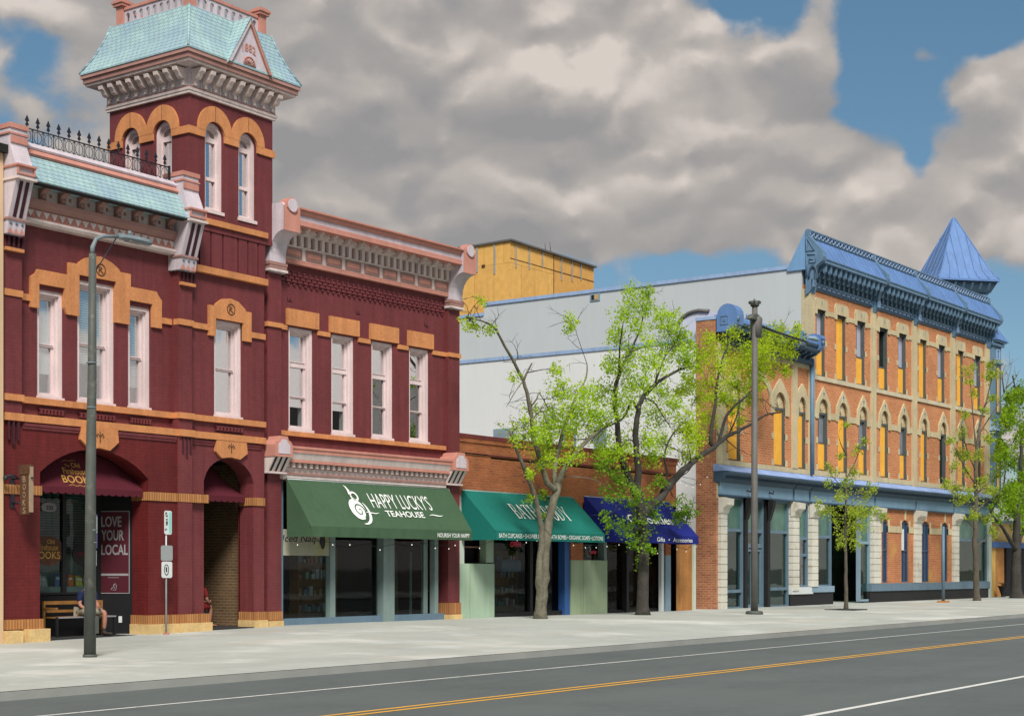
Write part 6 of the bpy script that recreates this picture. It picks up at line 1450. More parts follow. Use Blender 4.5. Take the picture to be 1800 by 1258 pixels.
m_ = M(); ring(m_, 85.2, 85.7, 12.85, 13.4, .06, -.34, -.29); m_.build('square_ornament', 'bluelt', MB)
WARP = warp_none
# corner turret, set diagonally
tc_ = Vector((84.2, 1.75, 0)); TT = Matrix.Translation(tc_) @ Matrix.Rotation(R(-43), 4, 'Z')
hw = 1.85
def pyr(levels, name, m):
    vs = []
    for h_, z in levels: vs += [(-h_, -h_, z), (h_, -h_, z), (h_, h_, z), (-h_, h_, z)]
    k = len(levels); fs = [(4 * i + j, 4 * i + (j + 1) % 4, 4 * i + 4 + (j + 1) % 4, 4 * i + 4 + j) for i in range(k - 1) for j in range(4)] + [(3, 2, 1, 0), (4 * k - 4, 4 * k - 3, 4 * k - 2, 4 * k - 1)]
    return M(TT).add(vs, fs).build(name, m, MB)
lv = [(1.78, 17.38), (1.60, 17.62), (1.42, 17.95), (.05, 21.0)]
tr = pyr([(1.81, 17.25), (1.81, 17.35)] + lv, 'turret_roof', 'blue')
g = M(TT)
for side in range(4):
    A4 = Matrix.Rotation(R(90 * side), 4, 'Z')
    for k in (-.66, -.33, 0, .33, .66):
        pts = [A4 @ Vector((k * h_, -h_ - .015, z)) for h_, z in lv[:3]]; zt_ = 21.0 - (3.05) * abs(k); ht = .06 + (1.42 - .06) * (21.0 - zt_) / 3.05
        pts.append(A4 @ Vector((k * 1.42, -ht - .015, zt_))) if k else pts.append(A4 @ Vector((0, -.09, 20.9)))
        g.tube(pts, .022, 4)
    pts = [A4 @ Vector((h_, -h_, z)) for h_, z in lv]; g.tube(pts, .035, 5)
g.build('standing_seams', 'blue', tr)
pyr([(1.35, 13.5), (1.35, 16.7)], 'turret_shaft', 'bluegr'); pyr([(1.45, 16.7), (1.72, 17.24)], 'turret_cornice', 'bluedk')
g = M(TT)
for side in range(4):
    A4 = Matrix.Rotation(R(90 * side), 4, 'Z')
    for k in range(6):
        x = -1.25 + .5 * k; vs = [A4 @ Vector(p_) for p_ in ((x - .07, -1.36, 16.6), (x + .07, -1.36, 16.6), (x + .07, -1.74, 17.17), (x - .07, -1.74, 17.17), (x - .07, -1.36, 17.2), (x + .07, -1.36, 17.2))]
        g.add(vs, [(0, 1, 2, 3), (0, 3, 4), (1, 5, 2)])
g.build('turret_brackets', 'bluegr', MB)

# ------------------------------------------------------------------ strand board penthouse behind
PH = thing('rooftop_penthouse', (68, 19, 13), 'unfinished yellow strand board box rising behind the pale side wall', 'penthouse')
M().box(64.0, 67.95, 17.35, 22, 12.0, 18.15).build('wall', 'osb', PH); M().box(67.95, 71.9, 17.36, 22, 12.0, 18.1).build('wall', 'osb3', PH)
M().add([(63.9, 17.2, 18.16), (72.0, 17.2, 18.06), (72.0, 22.2, 18.1), (63.9, 22.2, 18.12), (63.9, 17.2, 18.25), (72.0, 17.2, 18.15), (72.0, 22.2, 18.18), (63.9, 22.2, 18.20)], [(0, 1, 5, 4), (4, 5, 6, 7), (0, 4, 7, 3), (3, 2, 1, 0)]).build('roof_edge', 'roofg', PH)
g = M()
for x, zl in ((64.5, 16.9), (65.7, 17.0), (66.9, 17.3), (68.7, 16.9), (69.7, 17.0), (70.6, 17.2)): g.box(x - .04, x + .04, 17.32, 17.345, zl, 18.1)
for y, zl in ((18.3, 16.6), (19.4, 16.8)): g.box(63.97, 63.995, y - .05, y + .05, zl, 18.1)
build_each(g, 'metal_strap', 'galv', PH)
g = M(); g.box(64.0, 71.9, 17.33, 17.348, 17.30, 17.32); g.box(66.5, 67.9, 17.33, 17.348, 14.9, 14.95); g.box(67.93, 67.97, 17.33, 17.35, 12, 18.1); g.box(63.975, 63.995, 18.9, 19.1, 17.0, 17.15); g.build('panel_joint', 'brownsign', PH)
an = thing('rooftop_antenna', (68.2, 19, 18.2), 'small thin antenna frame on the penthouse roof', 'antenna')
g = M(); g.tube([(67.9, 17.8, 18.2), (67.8, 17.8, 18.75)], .02, 4); g.tube([(68.4, 17.8, 18.2), (68.25, 17.8, 18.9)], .02, 4); g.tube([(67.8, 17.8, 18.4), (68.4, 17.8, 18.4)], .015, 4); g.build('mast', 'pole2', an)
# ------------------------------------------------------------------ far right low building
WARP = warp_main
TN = wthing('low_tan_building', (95, 1, 0), 'low tan building with a blue band beyond the three storey block at the right edge', 'building')
M().box(85.4, 130, .6, 14, -.2, 4.25).build('wall', 'beige2', TN); M().box(85.3, 130, .45, 14, 4.25, 4.4).build('coping', 'slate', TN)
M().box(85.3, 130, .35, .62, 2.88, 3.20).build('band', 'bluefr', TN); M().box(85.35, 87.6, .5, .62, .2, 2.88).build('board', 'osb2', TN); M().box(87.6, 89.2, .52, .62, .2, 2.88).build('board', 'ply', TN); M().box(89.2, 130, .4, .62, .2, 2.88).build('shopfront', 'black', TN)
WARP = warp_none
# ------------------------------------------------------------------ street lamp at left
LY = -5.5; bx, bz_ = q(158, 1157, LY); gl = gz(bx, LY); tx = bx + .06; tz = 7.36
SL = thing('street_lamp', (bx, LY, gl), 'grey green street lamp with one short arm before the wide bookshop arch', 'street lamp')
M().tube([(bx, LY, gl), (bx + .02, LY, 3.5), (tx - .01, LY, 5.2), (tx, LY, tz)], [.108, .092, .078, .066], 18).build('pole', 'polem', SL)
g = M(); g.tube([(bx, LY, gl), (bx, LY, gl + .05)], .125, 18); g.build('base_ring', 'polem', SL)
g = M(); g.tube([(tx, LY, tz), (tx, LY, tz + .12), (tx + .08, LY - .0, tz + .28), (tx + .25, LY, tz + .36), (tx + .62, LY, tz + .42)], [.045, .042, .036, .032, .030], 10); g.build('arm', 'galvlt', SL)
g = M(); g.tube([(tx + .03, LY, tz - .35), (tx + .55, LY, tz + .39)], .011, 6); g.build('brace', 'iron', SL)
g = M(); X = tx + .58; z = tz + .43
prof = [(0, .035), (.10, .075), (.25, .11), (.45, .13), (.62, .11), (.78, .05)]
vs = []
for dx, w in prof: vs += [(X + dx, LY - w, z - .02), (X + dx, LY - w * .6, z + .05), (X + dx, LY + w * .6, z + .05), (X + dx, LY + w, z - .02), (X + dx, LY + w * .7, z - .05), (X + dx, LY - w * .7, z - .05)]
g.add(vs, [(6 * i + j, 6 * i + (j + 1) % 6, 6 * i + 6 + (j + 1) % 6, 6 * i + 6 + j) for i in range(5) for j in range(6)] + [(0, 1, 2, 3, 4, 5), (35, 34, 33, 32, 31, 30)]); hdl = g.build('lamp_head', 'galvlt', SL)
M().box(X + .22, X + .55, LY - .08, LY + .08, z - .065, z - .045).build('lens', 'greylet', hdl); M().tube([(X + .28, LY, z + .05), (X + .28, LY, z + .13)], .035, 8).build('photocell', 'galvlt', hdl)
g = M()
for zz_ in (q(158, 931, LY)[1], q(158, 953, LY)[1], 5.4, 4.6): g.tube([(bx + .03, LY, zz_ - .012), (bx + .03, LY, zz_ + .012)], .102 if zz_ < 4 else .088, 18)
g.build('strap', 'galvlt', SL)
g = M().box(bx + .02, bx + .12, LY - .1, LY - .06, .55, .85); g.build('access_cover', 'polem', SL)
X, Z0 = q(172, 963, LY); _, Z1 = q(172, 903, LY); _, Z2 = q(172, 982, LY)
sg = thing('pole_sign', (bx + .11, LY, Z0), 'narrow purple and white sign strapped edge on to the street lamp pole', 'sign')
TSg = Matrix.Translation((bx + .115, LY, 0)) @ Matrix.Rotation(R(43), 4, 'Z')
M(TSg).box(0, .30, -.006, .006, Z0, Z1).build('sign_plate', 'purple', sg); M(TSg).box(.03, .27, -.01, -.0062, Z0 + (Z1 - Z0) * .45, Z1 - .04).build('white_field', 'signw', sg); M(TSg).box(.0, .2, -.006, .006, Z2 - .12, Z0 - .04).build('small_plate', 'signw', sg)
# ------------------------------------------------------------------ parking sign post by the pier
PY = -.45; sx, _ = q(292, 960, PY); g0 = gz(sx, PY)
PS = thing('parking_sign_post', (sx, PY, g0), 'thin galvanised post carrying three small white and grey signs before the red pier', 'sign post')
M().tube([(sx, PY, g0), (sx, PY, q(292, 898, PY)[1])], .022, 8).build('post', 'galv', PS)
def sgn(px0, px1, py0, py1, name, m, dy=-.03):
    x0, z1 = q(px0, py0, PY); x1, z0 = q(px1, py1, PY); c = .03
    return M().plate([(x0 + c, z0), (x1 - c, z0), (x1, z0 + c), (x1, z1 - c), (x1 - c, z1), (x0 + c, z1), (x0, z1 - c), (x0, z0 + c)], [], PY + dy, PY + dy + .008).build(name, m, PS), x0, x1, z0, z1
s1, x0, x1, z0, z1 = sgn(287.5, 300.5, 897, 939, 'upper_sign', 'signw')
M().box(x0 + (x1 - x0) * .58, x1 - .01, PY - .0335, PY - .031, z0 + .03, z1 - .03).build('green_field', 'greenfield', s1)
tt = M(); put_text(tt, '2 HR', (x0 + (x1 - x0) * .30, PY - .032, z1 - .22), (0, 0, -1), (1, 0, 0), .06, .26, bold=.03); put_text(tt, 'P', (x0 + .05, PY - .032, z1 - .07), (1, 0, 0), (0, 0, 1), .07, .05, bold=.02)
tt.box(x0 + .01, x0 + .08, PY - .034, PY - .032, z0 + .12, z0 + .135); tt.box(x0 + .01, x0 + .08, PY - .034, PY - .032, z0 + .09, z0 + .10); tt.build('lettering', 'ink', s1)
s2, *_ = sgn(281.5, 302, 958, 985, 'sign_back', 'signg', -.03)
s3, x0, x1, z0, z1 = sgn(282.5, 301, 986.5, 1015, 'lower_sign', 'signw', -.034)
g = M(); cx, cz_ = (x0 + x1) / 2 - .02, (z0 + z1) / 2; g.tube([(cx + .065 * math.cos(t), PY - .037, cz_ + .12 * math.sin(t)) for t in [2 * math.pi * i / 18 for i in range(19)]], .009, 5); g.box(cx - .02, cx + .02, PY - .039, PY - .036, cz_ - .05, cz_ + .06); g.build('symbol', 'ink', s3)
M().box(sx - .05, sx + .06, PY - .05, PY + .05, g0, g0 + .05).build('foot', 'coral', PS)
# ------------------------------------------------------------------ tall dark pole before the wing
PY2 = -4.2; px_, _ = q(1326, 1078, PY2); g0 = gz(px_, PY2); zt = q(1327, 532, PY2)[1]
TP2 = thing('signal_pole', (px_, PY2, g0), 'tall dark grey steel pole with a small crown and a side arm lamp', 'pole')
M().tube([(px_, PY2, g0), (px_, PY2, 3), (px_ + .03, PY2, zt)], [.125, .112, .095], 20).build('pole', 'pole2', TP2)
M().tube([(px_, PY2, g0), (px_, PY2, g0 + .10), (px_, PY2, g0 + .12)], [.30, .28, .2], 16).build('base', 'polem', TP2)
g = M(); z = zt
g.tube([(px_ + .03, PY2, z - .12), (px_ + .03, PY2, z + .05)], .15, 12)
for k in range(7): a = k * .9; g.tube([(px_ + .03, PY2, z - .04), (px_ + .03 + .2 * math.cos(a), PY2 + .2 * math.sin(a), z - .02 + .03 * (k % 2))], .025, 5); g.ball((px_ + .03 + .19 * math.cos(a), PY2 + .19 * math.sin(a), z + .02), .035, 6, 5)
g.tube([(px_, PY2, z), (px_, PY2, z + .12)], .03, 6); g.build('crown', 'polem', TP2)
g = M(); zc = q(1330, 570, PY2)[1]; g.tube([(px_ + .12, PY2, zc - .45), (px_ + .14, PY2, zc + .18), (px_ + .14, PY2, zc + .26)], [.18, .21, .15], 16); g.build('equipment_drum', 'pole2', TP2)
g = M(); n = 10; pts = [(px_ - .45 + .85 * i / n, PY2 - .05, zc + .12 + .2 * math.sin(math.pi * i / n)) for i in range(n + 1)]; g.plate([(a, c) for a, b, c in pts], [], PY2 - .12, PY2 + .12); g.build('hood', 'polem', TP2)
g = M(); ex, ez = q(1418, 601, PY2); g.tube([(px_ + .1, PY2, q(1338, 572, PY2)[1]), (px_ + 1.6, PY2, q(1375, 588, PY2)[1] + .03), (ex, PY2, ez)], [.055, .045, .04], 8); g.build('arm', 'iron', TP2)
hx, hz = q(1423, 595, PY2); g = M(); vs = []
for dx, w, h in ((0, .05, .05), (.15, .13, .10), (.45, .17, .12), (.75, .12, .08), (.85, .03, .03)): vs += [(hx + dx - .15, PY2 - w, hz), (hx + dx - .15, PY2 - w * .5, hz + h), (hx + dx - .15, PY2 + w * .5, hz + h), (hx + dx - .15, PY2 + w, hz), (hx + dx - .15, PY2, hz - .05)]
g.add(vs, [(5 * i + j, 5 * i + (j + 1) % 5, 5 * i + 5 + (j + 1) % 5, 5 * i + 5 + j) for i in range(4) for j in range(5)] + [(0, 1, 2, 3, 4), (24, 23, 22, 21, 20)]); g.build('lamp_head', 'slatelt', TP2)
x0, z0 = q(1337, 941, PY2); x1, z1 = q(1341, 917, PY2)
st = thing('pole_sign', (x0, PY2, z0), 'small white sign edge on, halfway up the tall dark pole', 'sign')
TSg = Matrix.Translation((px_ + .14, PY2, 0)) @ Matrix.Rotation(R(40), 4, 'Z'); M(TSg).box(0, .32, -.006, .006, z0, z1).build('sign_plate', 'signw', st)
# slim post
bx2, _ = q(1658, 1058, -3.0); g0 = gz(bx2, -3); sp = thing('slim_post', (bx2, -3, g0), 'slim blue grey post on a square concrete foot near the brick infill bay', 'post')
M().tube([(bx2, -3, g0), (bx2, -3, q(1658, 925, -3)[1])], .07, 10).build('post', 'slate', sp); M().box(bx2 - .22, bx2 + .22, -3.22, -2.78, g0 - .1, g0 + .08).build('foot', 'ply', sp)
# planter at the far right
fx, _ = q(1750, 1043, -.5); fl = thing('planter', (fx, -.9, .2), 'small black flared planter before the boarded shopfront at far right', 'planter')
g = M(); vs = []; P_ = [(.12, .2), (.10, .3), (.2, .62), (.30, .80)]
vs = [(fx + r_ * math.cos(a), -.9 + r_ * math.sin(a), z) for r_, z in P_ for a in [2 * math.pi * k / 12 for k in range(12)]]
g.add(vs, [(12 * i + k, 12 * i + (k + 1) % 12, 12 * i + 12 + (k + 1) % 12, 12 * i + 12 + k) for i in range(3) for k in range(12)] + [tuple(range(36, 48))]); g.build('bowl', 'dark', fl)
g = M()
for k in range(14): a = random.random() * 6.28; g.tube([(fx, -.9, .78), (fx + .15 * math.cos(a), -.9 + .15 * math.sin(a), .95), (fx + .3 * math.cos(a), -.9 + .3 * math.sin(a), .9 + random.random() * .2)], [.012, .01, .004], 4)
g.build('stems', 'barkd', fl)

# ------------------------------------------------------------------ bench in the wide arch
BY = .75; fz_ = zf(22) + .035
xb0, _ = q(86, 1075, BY); xb1 = q(190, 1085, BY)[0]
BN = thing('park_bench', ((xb0 + xb1) / 2, BY, fz_), 'honey coloured wooden bench in the dark recess under the display windows', 'bench')
sz_ = .45
for k in range(3): M().box(xb0 + .05, xb1, BY - .28 + k * .16, BY - .15 + k * .16, fz_ + sz_ - .03, fz_ + sz_).build('seat_slat', 'wood' if k else 'greylet', BN)
M().box(xb0, xb1, BY + .22, BY + .25, fz_ + .72, fz_ + .80).build('back_slat', 'wood', BN); M().box(xb0 + .02, xb1, BY + .20, BY + .23, fz_ + .54, fz_ + .60).build('back_slat', 'wood', BN)
for x in (xb0, xb1 - .05):
    M().box(x, x + .045, BY + .18, BY + .23, fz_, fz_ + .80).build('leg', 'wood', BN); M().box(x, x + .045, BY - .27, BY - .22, fz_, fz_ + sz_).build('leg', 'dark', BN)
M().box(xb0 - .01, xb0 + .05, BY - .25, BY + .2, fz_ + .62, fz_ + .66).build('armrest', 'wood', BN)

# ------------------------------------------------------------------ seated people
def skin(name, m, parent, joints, edges, root=0, levels=2):
    """one continuous skinned surface: joints = [(pos, radius or (rx, ry))]"""
    me = bpy.data.meshes.new('s'); me.from_pydata([tuple(j[0]) for j in joints], edges, []); ob = bpy.data.objects.new('s', me); COL.objects.link(ob)
    md = ob.modifiers.new('k', 'SKIN'); md.use_smooth_shade = True
    for i, j in enumerate(joints):
        r_ = j[1] if isinstance(j[1], tuple) else (j[1], j[1]); me.skin_vertices[0].data[i].radius = r_; me.skin_vertices[0].data[i].use_root = (i == root)
    sb_ = ob.modifiers.new('u', 'SUBSURF'); sb_.levels = levels; sb_.render_levels = levels
    dg = bpy.context.evaluated_depsgraph_get(); e_ = bpy.data.meshes.new_from_object(ob.evaluated_get(dg))
    vs = [v.co.copy() for v in e_.vertices]; fs = [list(p.vertices) for p in e_.polygons]
    bpy.data.objects.remove(ob); bpy.data.meshes.remove(me); bpy.data.meshes.remove(e_)
    b = M().add(vs, fs, True); return b.build(name, m, parent)
def seated(base, fl_z, label, shirt, shorts, knee_gap=.24, sleeve=True, boots=True, lean=.18, yaw=0.0, seat=.45):
    X, Y = base; p = thing('person', (X, Y, fl_z), label, 'person')
    A4 = Matrix.Translation((X, Y, fl_z)) @ Matrix.Rotation(yaw, 4, 'Z'); V = lambda x, y, z: A4 @ Vector((x, y, z))
    hz_ = seat + .10; L_ = lean
    J = [(V(0, 0, hz_), (.13, .10)), (V(0, -L_ * .35, hz_ + .22), (.13, .095)), (V(0, -L_ * .8, hz_ + .42), (.15, .10)), (V(0, -L_ * .9, hz_ + .50), (.07, .07)), (V(0, -L_ * .95, hz_ + .56), .058), (V(0, -L_ * 1.02, hz_ + .64), (.085, .095)), (V(0, -L_ * 1.04, hz_ + .75), (.088, .105)), (V(0, -L_ * 1.04, hz_ + .80), (.06, .07))]
    E = [(0, 1), (1, 2), (2, 3), (3, 4), (4, 5), (5, 6), (6, 7)]
    def chain(start, pts):
        k = start
        for pt_ in pts: J.append(pt_); E.append((k, len(J) - 1)); k = len(J) - 1
        return k
    for s_k in (-1, 1):
        kx = s_k * knee_gap
        chain(0, [(V(s_k * .10, -.04, hz_ - .01), .085), (V(s_k * .16, -.24, hz_ + .01), .078), (V(kx, -.44, hz_ + .0), .062), (V(kx, -.47, hz_ - .06), .058), (V(kx, -.46, .30), .054), (V(kx, -.44, .12), .036), (V(kx, -.45, .05), .040), (V(kx + s_k * .02, -.58, .035), (.042, .03)), (V(kx + s_k * .025, -.66, .03), (.036, .022))])
        h = chain(2, [(V(s_k * .19, -L_ * .85, hz_ + .42), .058), (V(s_k * .25, -L_ * .9 - .02, hz_ + .17), .045), (V(s_k * .23, -L_ - .08, hz_ + .10), .040), (V(s_k * .10, -L_ - .26, hz_ + .11), .028), (V(s_k * .07, -L_ - .30, hz_ + .11), (.036, .02))])
        for f_ in range(4):
            c = .018 * (f_ - 1.5); ln = (.032, .038, .036, .028)[f_]
            chain(h, [(V(s_k * (.05 + .0), -L_ - .335 , hz_ + .11 + c), .009), (V(s_k * (.05 - ln), -L_ - .35, hz_ + .105 + c), .008), (V(s_k * (.05 - ln * 1.6), -L_ - .335, hz_ + .10 + c), .007)])
        chain(h, [(V(s_k * .07, -L_ - .30, hz_ + .15), .010), (V(s_k * .05, -L_ - .32, hz_ + .165), .009)])
    skin('body', 'skin', p, J, E)
    # face relief and hair
    hc = V(0, -L_ * 1.04, hz_ + .76); g = M(); g.ball(tuple(V(0, -L_ * 1.04 + .022, hz_ + .77)), .104, 14, 10, (.92, 1.0, .95)); g.build('hair', 'hair', p)
    g = M(); g.tube([tuple(V(0, -L_ * 1.04 - .10, hz_ + .745)), tuple(V(0, -L_ * 1.04 - .125, hz_ + .70))], [.010, .017], 6)
    for s_k in (-1, 1): g.ball(tuple(V(s_k * .084, -L_ * 1.04, hz_ + .75)), .022, 6, 5, (.5, 1, 1.3))
    g.build('nose_and_ears', 'skin', p)
    g = M()
    for s_k in (-1, 1): g.ball(tuple(V(s_k * .032, -L_ * 1.04 - .098, hz_ + .745)), .011, 6, 5)
    g.box(*[0] * 6) if 0 else None; g.build('eyes', 'ink', p)
    # clothes as slightly larger shells
    S_ = [(V(0, 0, hz_ - .02), (.155, .125)), (V(0, -L_ * .35, hz_ + .20), (.155, .12)), (V(0, -L_ * .8, hz_ + .42), (.165, .115)), (V(0, -L_ * .95, hz_ + .49), (.085, .08))]; SE = [(0, 1), (1, 2), (2, 3)]
    for s_k in (-1, 1):
        S_ += [(V(s_k * .20, -L_ * .85, hz_ + .42), .075), (V(s_k * .25, -L_ * .9, hz_ + .22), .066)]; n_ = len(S_); SE += [(2, n_ - 2), (n_ - 2, n_ - 1)]
    skin('shirt', shirt, p, S_, SE)
    H_ = [(V(0, 0, hz_ - .02), (.16, .125))]; HE = []
    for s_k in (-1, 1):
        H_ += [(V(s_k * .10, -.06, hz_ - .01), .105), (V(s_k * .16, -.25, hz_ + .01), .098), (V(s_k * knee_gap * .95, -.42, hz_ + .0), .086)]; n_ = len(H_); HE += [(0, n_ - 3), (n_ - 3, n_ - 2), (n_ - 2, n_ - 1)]
    skin('shorts', shorts, p, H_, HE)
    if boots:
        for s_k in (-1, 1):
            kx = s_k * knee_gap
            skin('boot', 'leather', p, [(V(kx, -.44, .22), .052), (V(kx, -.44, .12), .05), (V(kx, -.45, .06), (.055, .05)), (V(kx + s_k * .02, -.59, .05), (.055, .042)), (V(kx + s_k * .025, -.69, .045), (.05, .035))], [(0, 1), (1, 2), (2, 3), (3, 4)])
    return p
mx_, _ = q(159.5, 1080, .5)
seated((mx_ + .0, .78), fz_, 'person in dark blue shirt, khaki shorts and boots seated on the bench behind the pole', 'shirt', 'khaki', knee_gap=.25, lean=.20)
mx2 = q(366, 1080, .95)[0] - .44
seated((mx2 - .0, 1.0), zf(27.3) + .03, 'person in red clothes with bare legs sitting just inside the narrow archway', 'rshirt', 'rshirt', knee_gap=.10, boots=False, lean=.2, yaw=R(90), seat=.42)
st_ = M().box(mx2 - .2, mx2 + .25, .75, 1.25, zf(27.3), zf(27.3) + .44); tag(st_.build('stool', 'dark'), 'low dark seat under the person in the red shirt', 'seat')
# ------------------------------------------------------------------ trees
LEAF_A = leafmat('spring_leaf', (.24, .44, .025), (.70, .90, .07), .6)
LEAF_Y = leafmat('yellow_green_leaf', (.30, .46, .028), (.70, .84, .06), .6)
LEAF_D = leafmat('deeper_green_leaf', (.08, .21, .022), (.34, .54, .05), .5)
LEAF_S = leafmat('young_sparse_leaf', (.24, .38, .04), (.58, .68, .09), .55)
class Tree:
    def __init__(s, name, px, py, Y, label, bark, group='trees along the pavement'):
        X, _ = q(px, py, Y); s.base = Vector((X, Y, gz(X, Y) - .05)); s.t = thing('tree', tuple(s.base), label, 'tree', group); s.Y = Y; s.bark = bark
        s.nodes = []; s.wood = M(); s.limbs = []; s.twig = M(); s.rnd = random.Random(int(px))
    def limb(s, pts, r0, r1, trunk=False, n=10, wob=.03):
        """pts: (px, py, depth offset) along the limb"""
        P_ = [q3(a, b, s.Y + c) for a, b, c in pts]
        if trunk: P_[0] = s.base.copy(); 
        # smooth and roughen
        out = []; rr = []
        for i in range(len(P_) - 1):
            k = max(2, int((P_[i + 1] - P_[i]).length / .22))
            p0 = P_[max(0, i - 1)]; p1 = P_[i]; p2 = P_[i + 1]; p3 = P_[min(len(P_) - 1, i + 2)]
            for j in range(k):
                t = j / k; c = .5 * ((2 * p1) + (p2 - p0) * t + (2 * p0 - 5 * p1 + 4 * p2 - p3) * t * t + (3 * p1 - p0 - 3 * p2 + p3) * t ** 3)
                out.append(c)
        out.append(P_[-1]); m = len(out)
        for i in range(m):
            t = i / (m - 1); rr.append(r0 + (r1 - r0) * t ** .8)
            if 0 < i < m - 1: out[i] = out[i] + Vector([s.rnd.uniform(-1, 1) * wob * min(1, rr[-1] * 8) for _ in range(3)])
        if trunk:
            rr[0] *= 1.35; rr[1] *= 1.15
        if trunk == 1: s.wood.tube(out, rr, 14)
        elif trunk == 2: s.wood.tube(out, rr, 12)
        else: s.limbs.append((out, rr, n))
        s.nodes += [(o_, r_) for o_, r_ in zip(out, rr)]
        return out
    def twigs_from(s, c, r, k=3):
        """join a leaf clump to the nearest limb and spray twigs through it"""
        best = min(s.nodes, key=lambda a: (a[0] - c).length + max(0, a[0].z - c.z) * .8 + (0 if a[1] > .012 else .1))
        p0, rb = best; L_ = (c - p0).length; r0 = min(rb * .6, .012 + .012 * L_)
        mid = p0.lerp(c, .5) + Vector([s.rnd.uniform(-.12, .12) * L_ for _ in range(3)]) + Vector((0, 0, .06 * L_))
        pts = [p0, p0.lerp(mid, .5), mid, mid.lerp(c, .5) + Vector((0, 0, .02)), c]; rr = [r0, r0 * .85, r0 * .7, r0 * .5, .006]
        s.twig.tube(pts, rr, 5, False)
        for a, b in zip(pts[1:], rr[1:]): s.nodes.append((a, b))
        for _ in range(k):
            d = Vector([s.rnd.gauss(0, 1) for _ in range(3)]); d.z += .5; d.normalize(); q0 = mid.lerp(c, s.rnd.random()); e_ = q0 + d * r * s.rnd.uniform(.5, 1.2)
            m_ = q0.lerp(e_, .5) + Vector([s.rnd.uniform(-.1, .1) * r for _ in range(3)])
            s.twig.tube([q0, m_, e_], [.007, .005, .003], 4, False)
    def leaves(s, clusters, leafm, size=.10, dens=1.0, depth=1.2, k=3, spread=.62, name='crown'):
        f = M(); vs = []; fs = []
        for cl in clusters:
            px, py, rp = cl[:3]; dz = cl[3] if len(cl) > 3 else s.rnd.gauss(0, depth * .55)
            dz = max(-1.9, min(depth, dz)); Yc = s.Y + dz
            # keep crowns out of walls
            c = q3(px, py, min(Yc, -.35 if s.lim else 99)); r = rp * ppm(px, Yc)
            s.twigs_from(c, r, k)
            n = int((70 + 1150 * r * r / .25) * dens * s.rnd.uniform(.7, 1.25))
            subs = [c + Vector([s.rnd.gauss(0, r * .62) for _ in range(3)]) for _ in range(max(4, int(n / 14)))]
            for _ in range(n):
                b = s.rnd.choice(subs); p_ = b + Vector([s.rnd.gauss(0, r * .15 + .04) for _ in range(3)])
                if s.lim and p_.y > -.12: p_.y = -.12 - s.rnd.random() * .2
                sz = size * s.rnd.uniform(.6, 1.35)
                nrm = Vector((s.rnd.gauss(0, .6), s.rnd.gauss(0, .6), s.rnd.gauss(.5, .6))).normalized(); u = nrm.orthogonal().normalized(); u.rotate(Matrix.Rotation(s.rnd.random() * 6.28, 3, nrm)); v = nrm.cross(u)
                i0 = len(vs); dr = -nrm * sz * .18
                vs += [p_, p_ + u * sz * .5 + v * sz * .42 + dr, p_ + u * sz * 1.05 + dr * .5, p_ + u * sz * .5 - v * sz * .42 + dr]
                fs += [(i0, i0 + 1, i0 + 2), (i0, i0 + 2, i0 + 3)]
        f.add(vs, fs); f.build(name, leafm, s.t)
    lim = True
    def bare(s, n, ln=.8, side=None):
        base = [a for a in s.nodes if a[1] < .09 and a[0].z > 2.6]
        for _ in range(n):
            p0, rb = s.rnd.choice(base); d = Vector([s.rnd.gauss(0, 1) for _ in range(3)]); d.z = d.z * .6 + .35; d.normalize(); l_ = ln * s.rnd.uniform(.5, 1.3)
            pts = [p0]; 
            for k in range(4):
                d = (d + Vector([s.rnd.gauss(0, .22) for _ in range(3)])).normalized(); pts.append(pts[-1] + d * l_ / 4)
            if s.lim and max(p_.y for p_ in pts) > -.1: continue
            s.twig.tube(pts, [min(rb * .5, .011), .009, .007, .005, .003], 4, False)
            for _k in range(2):
                q0 = pts[s.rnd.randint(1, 3)]; e_ = q0 + (d + Vector([s.rnd.gauss(0, .7) for _ in range(3)])).normalized() * l_ * .4; s.twig.tube([q0, q0.lerp(e_, .5), e_], [.006, .004, .0025], 4, False)
    def finish(s):
        s.wood.build('trunk', s.bark, s.t)
        for out, rr, n in s.limbs: M().tube(out, rr, n).build('branch', s.bark, s.t)
        if s.twig.v: s.twig.build('twigs', MT['barkd'] if s.bark != 'barkm' else MT['barkm'], s.t)

# first old tree in front of the teal awning
A = Tree('A', 950, 1085, -1.85, 'old grey barked street tree with twin stems before the teal awning', 'bark')
A.limb([(954, 1085, 0), (955, 1030, 0), (957, 985, 0), (960, 950, 0), (962, 930, .05), (968, 900, .05), (974, 877, .1), (981, 850, .1)], .175, .11, 1)
A.limb([(943, 1088, 0), (947, 1010, -.02), (952, 960, -.05), (951, 925, -.08), (946, 900, -.1), (939, 866, -.1), (926, 835, -.1), (916, 811, -.15), (905, 782, -.1), (896, 757, -.1)], .14, .04, 2)
A.limb([(978, 862, .1), (962, 848, .1), (952, 815, .2), (944, 790, .2), (938, 769, .2), (936, 745, .2), (932, 720, .2), (926, 690, .2), (920, 669, .2), (905, 639, .2), (887, 608, .2), (872, 580, .2), (855, 567, .2), (835, 561, .2), (820, 558, .2)], .10, .02)
A.limb([(980, 850, .1), (988, 832, .1), (996, 817, .1), (1019, 789, 0), (1035, 772, 0), (1052, 758, 0), (1075, 742, -.1)], .10, .04)
A.limb([(978, 860, .1), (975, 830, .3), (980, 800, .4), (986, 774, .4), (994, 745, .5), (1001, 726, .5), (1013, 696, .6), (1030, 665, .6), (1032, 640, .6)], .09, .02)
A.limb([(920, 669, .2), (926, 655, .1), (935, 638, 0)], .045, .02); A.limb([(905, 639, .2), (908, 628, .2), (911, 630, .2)], .02, .01)
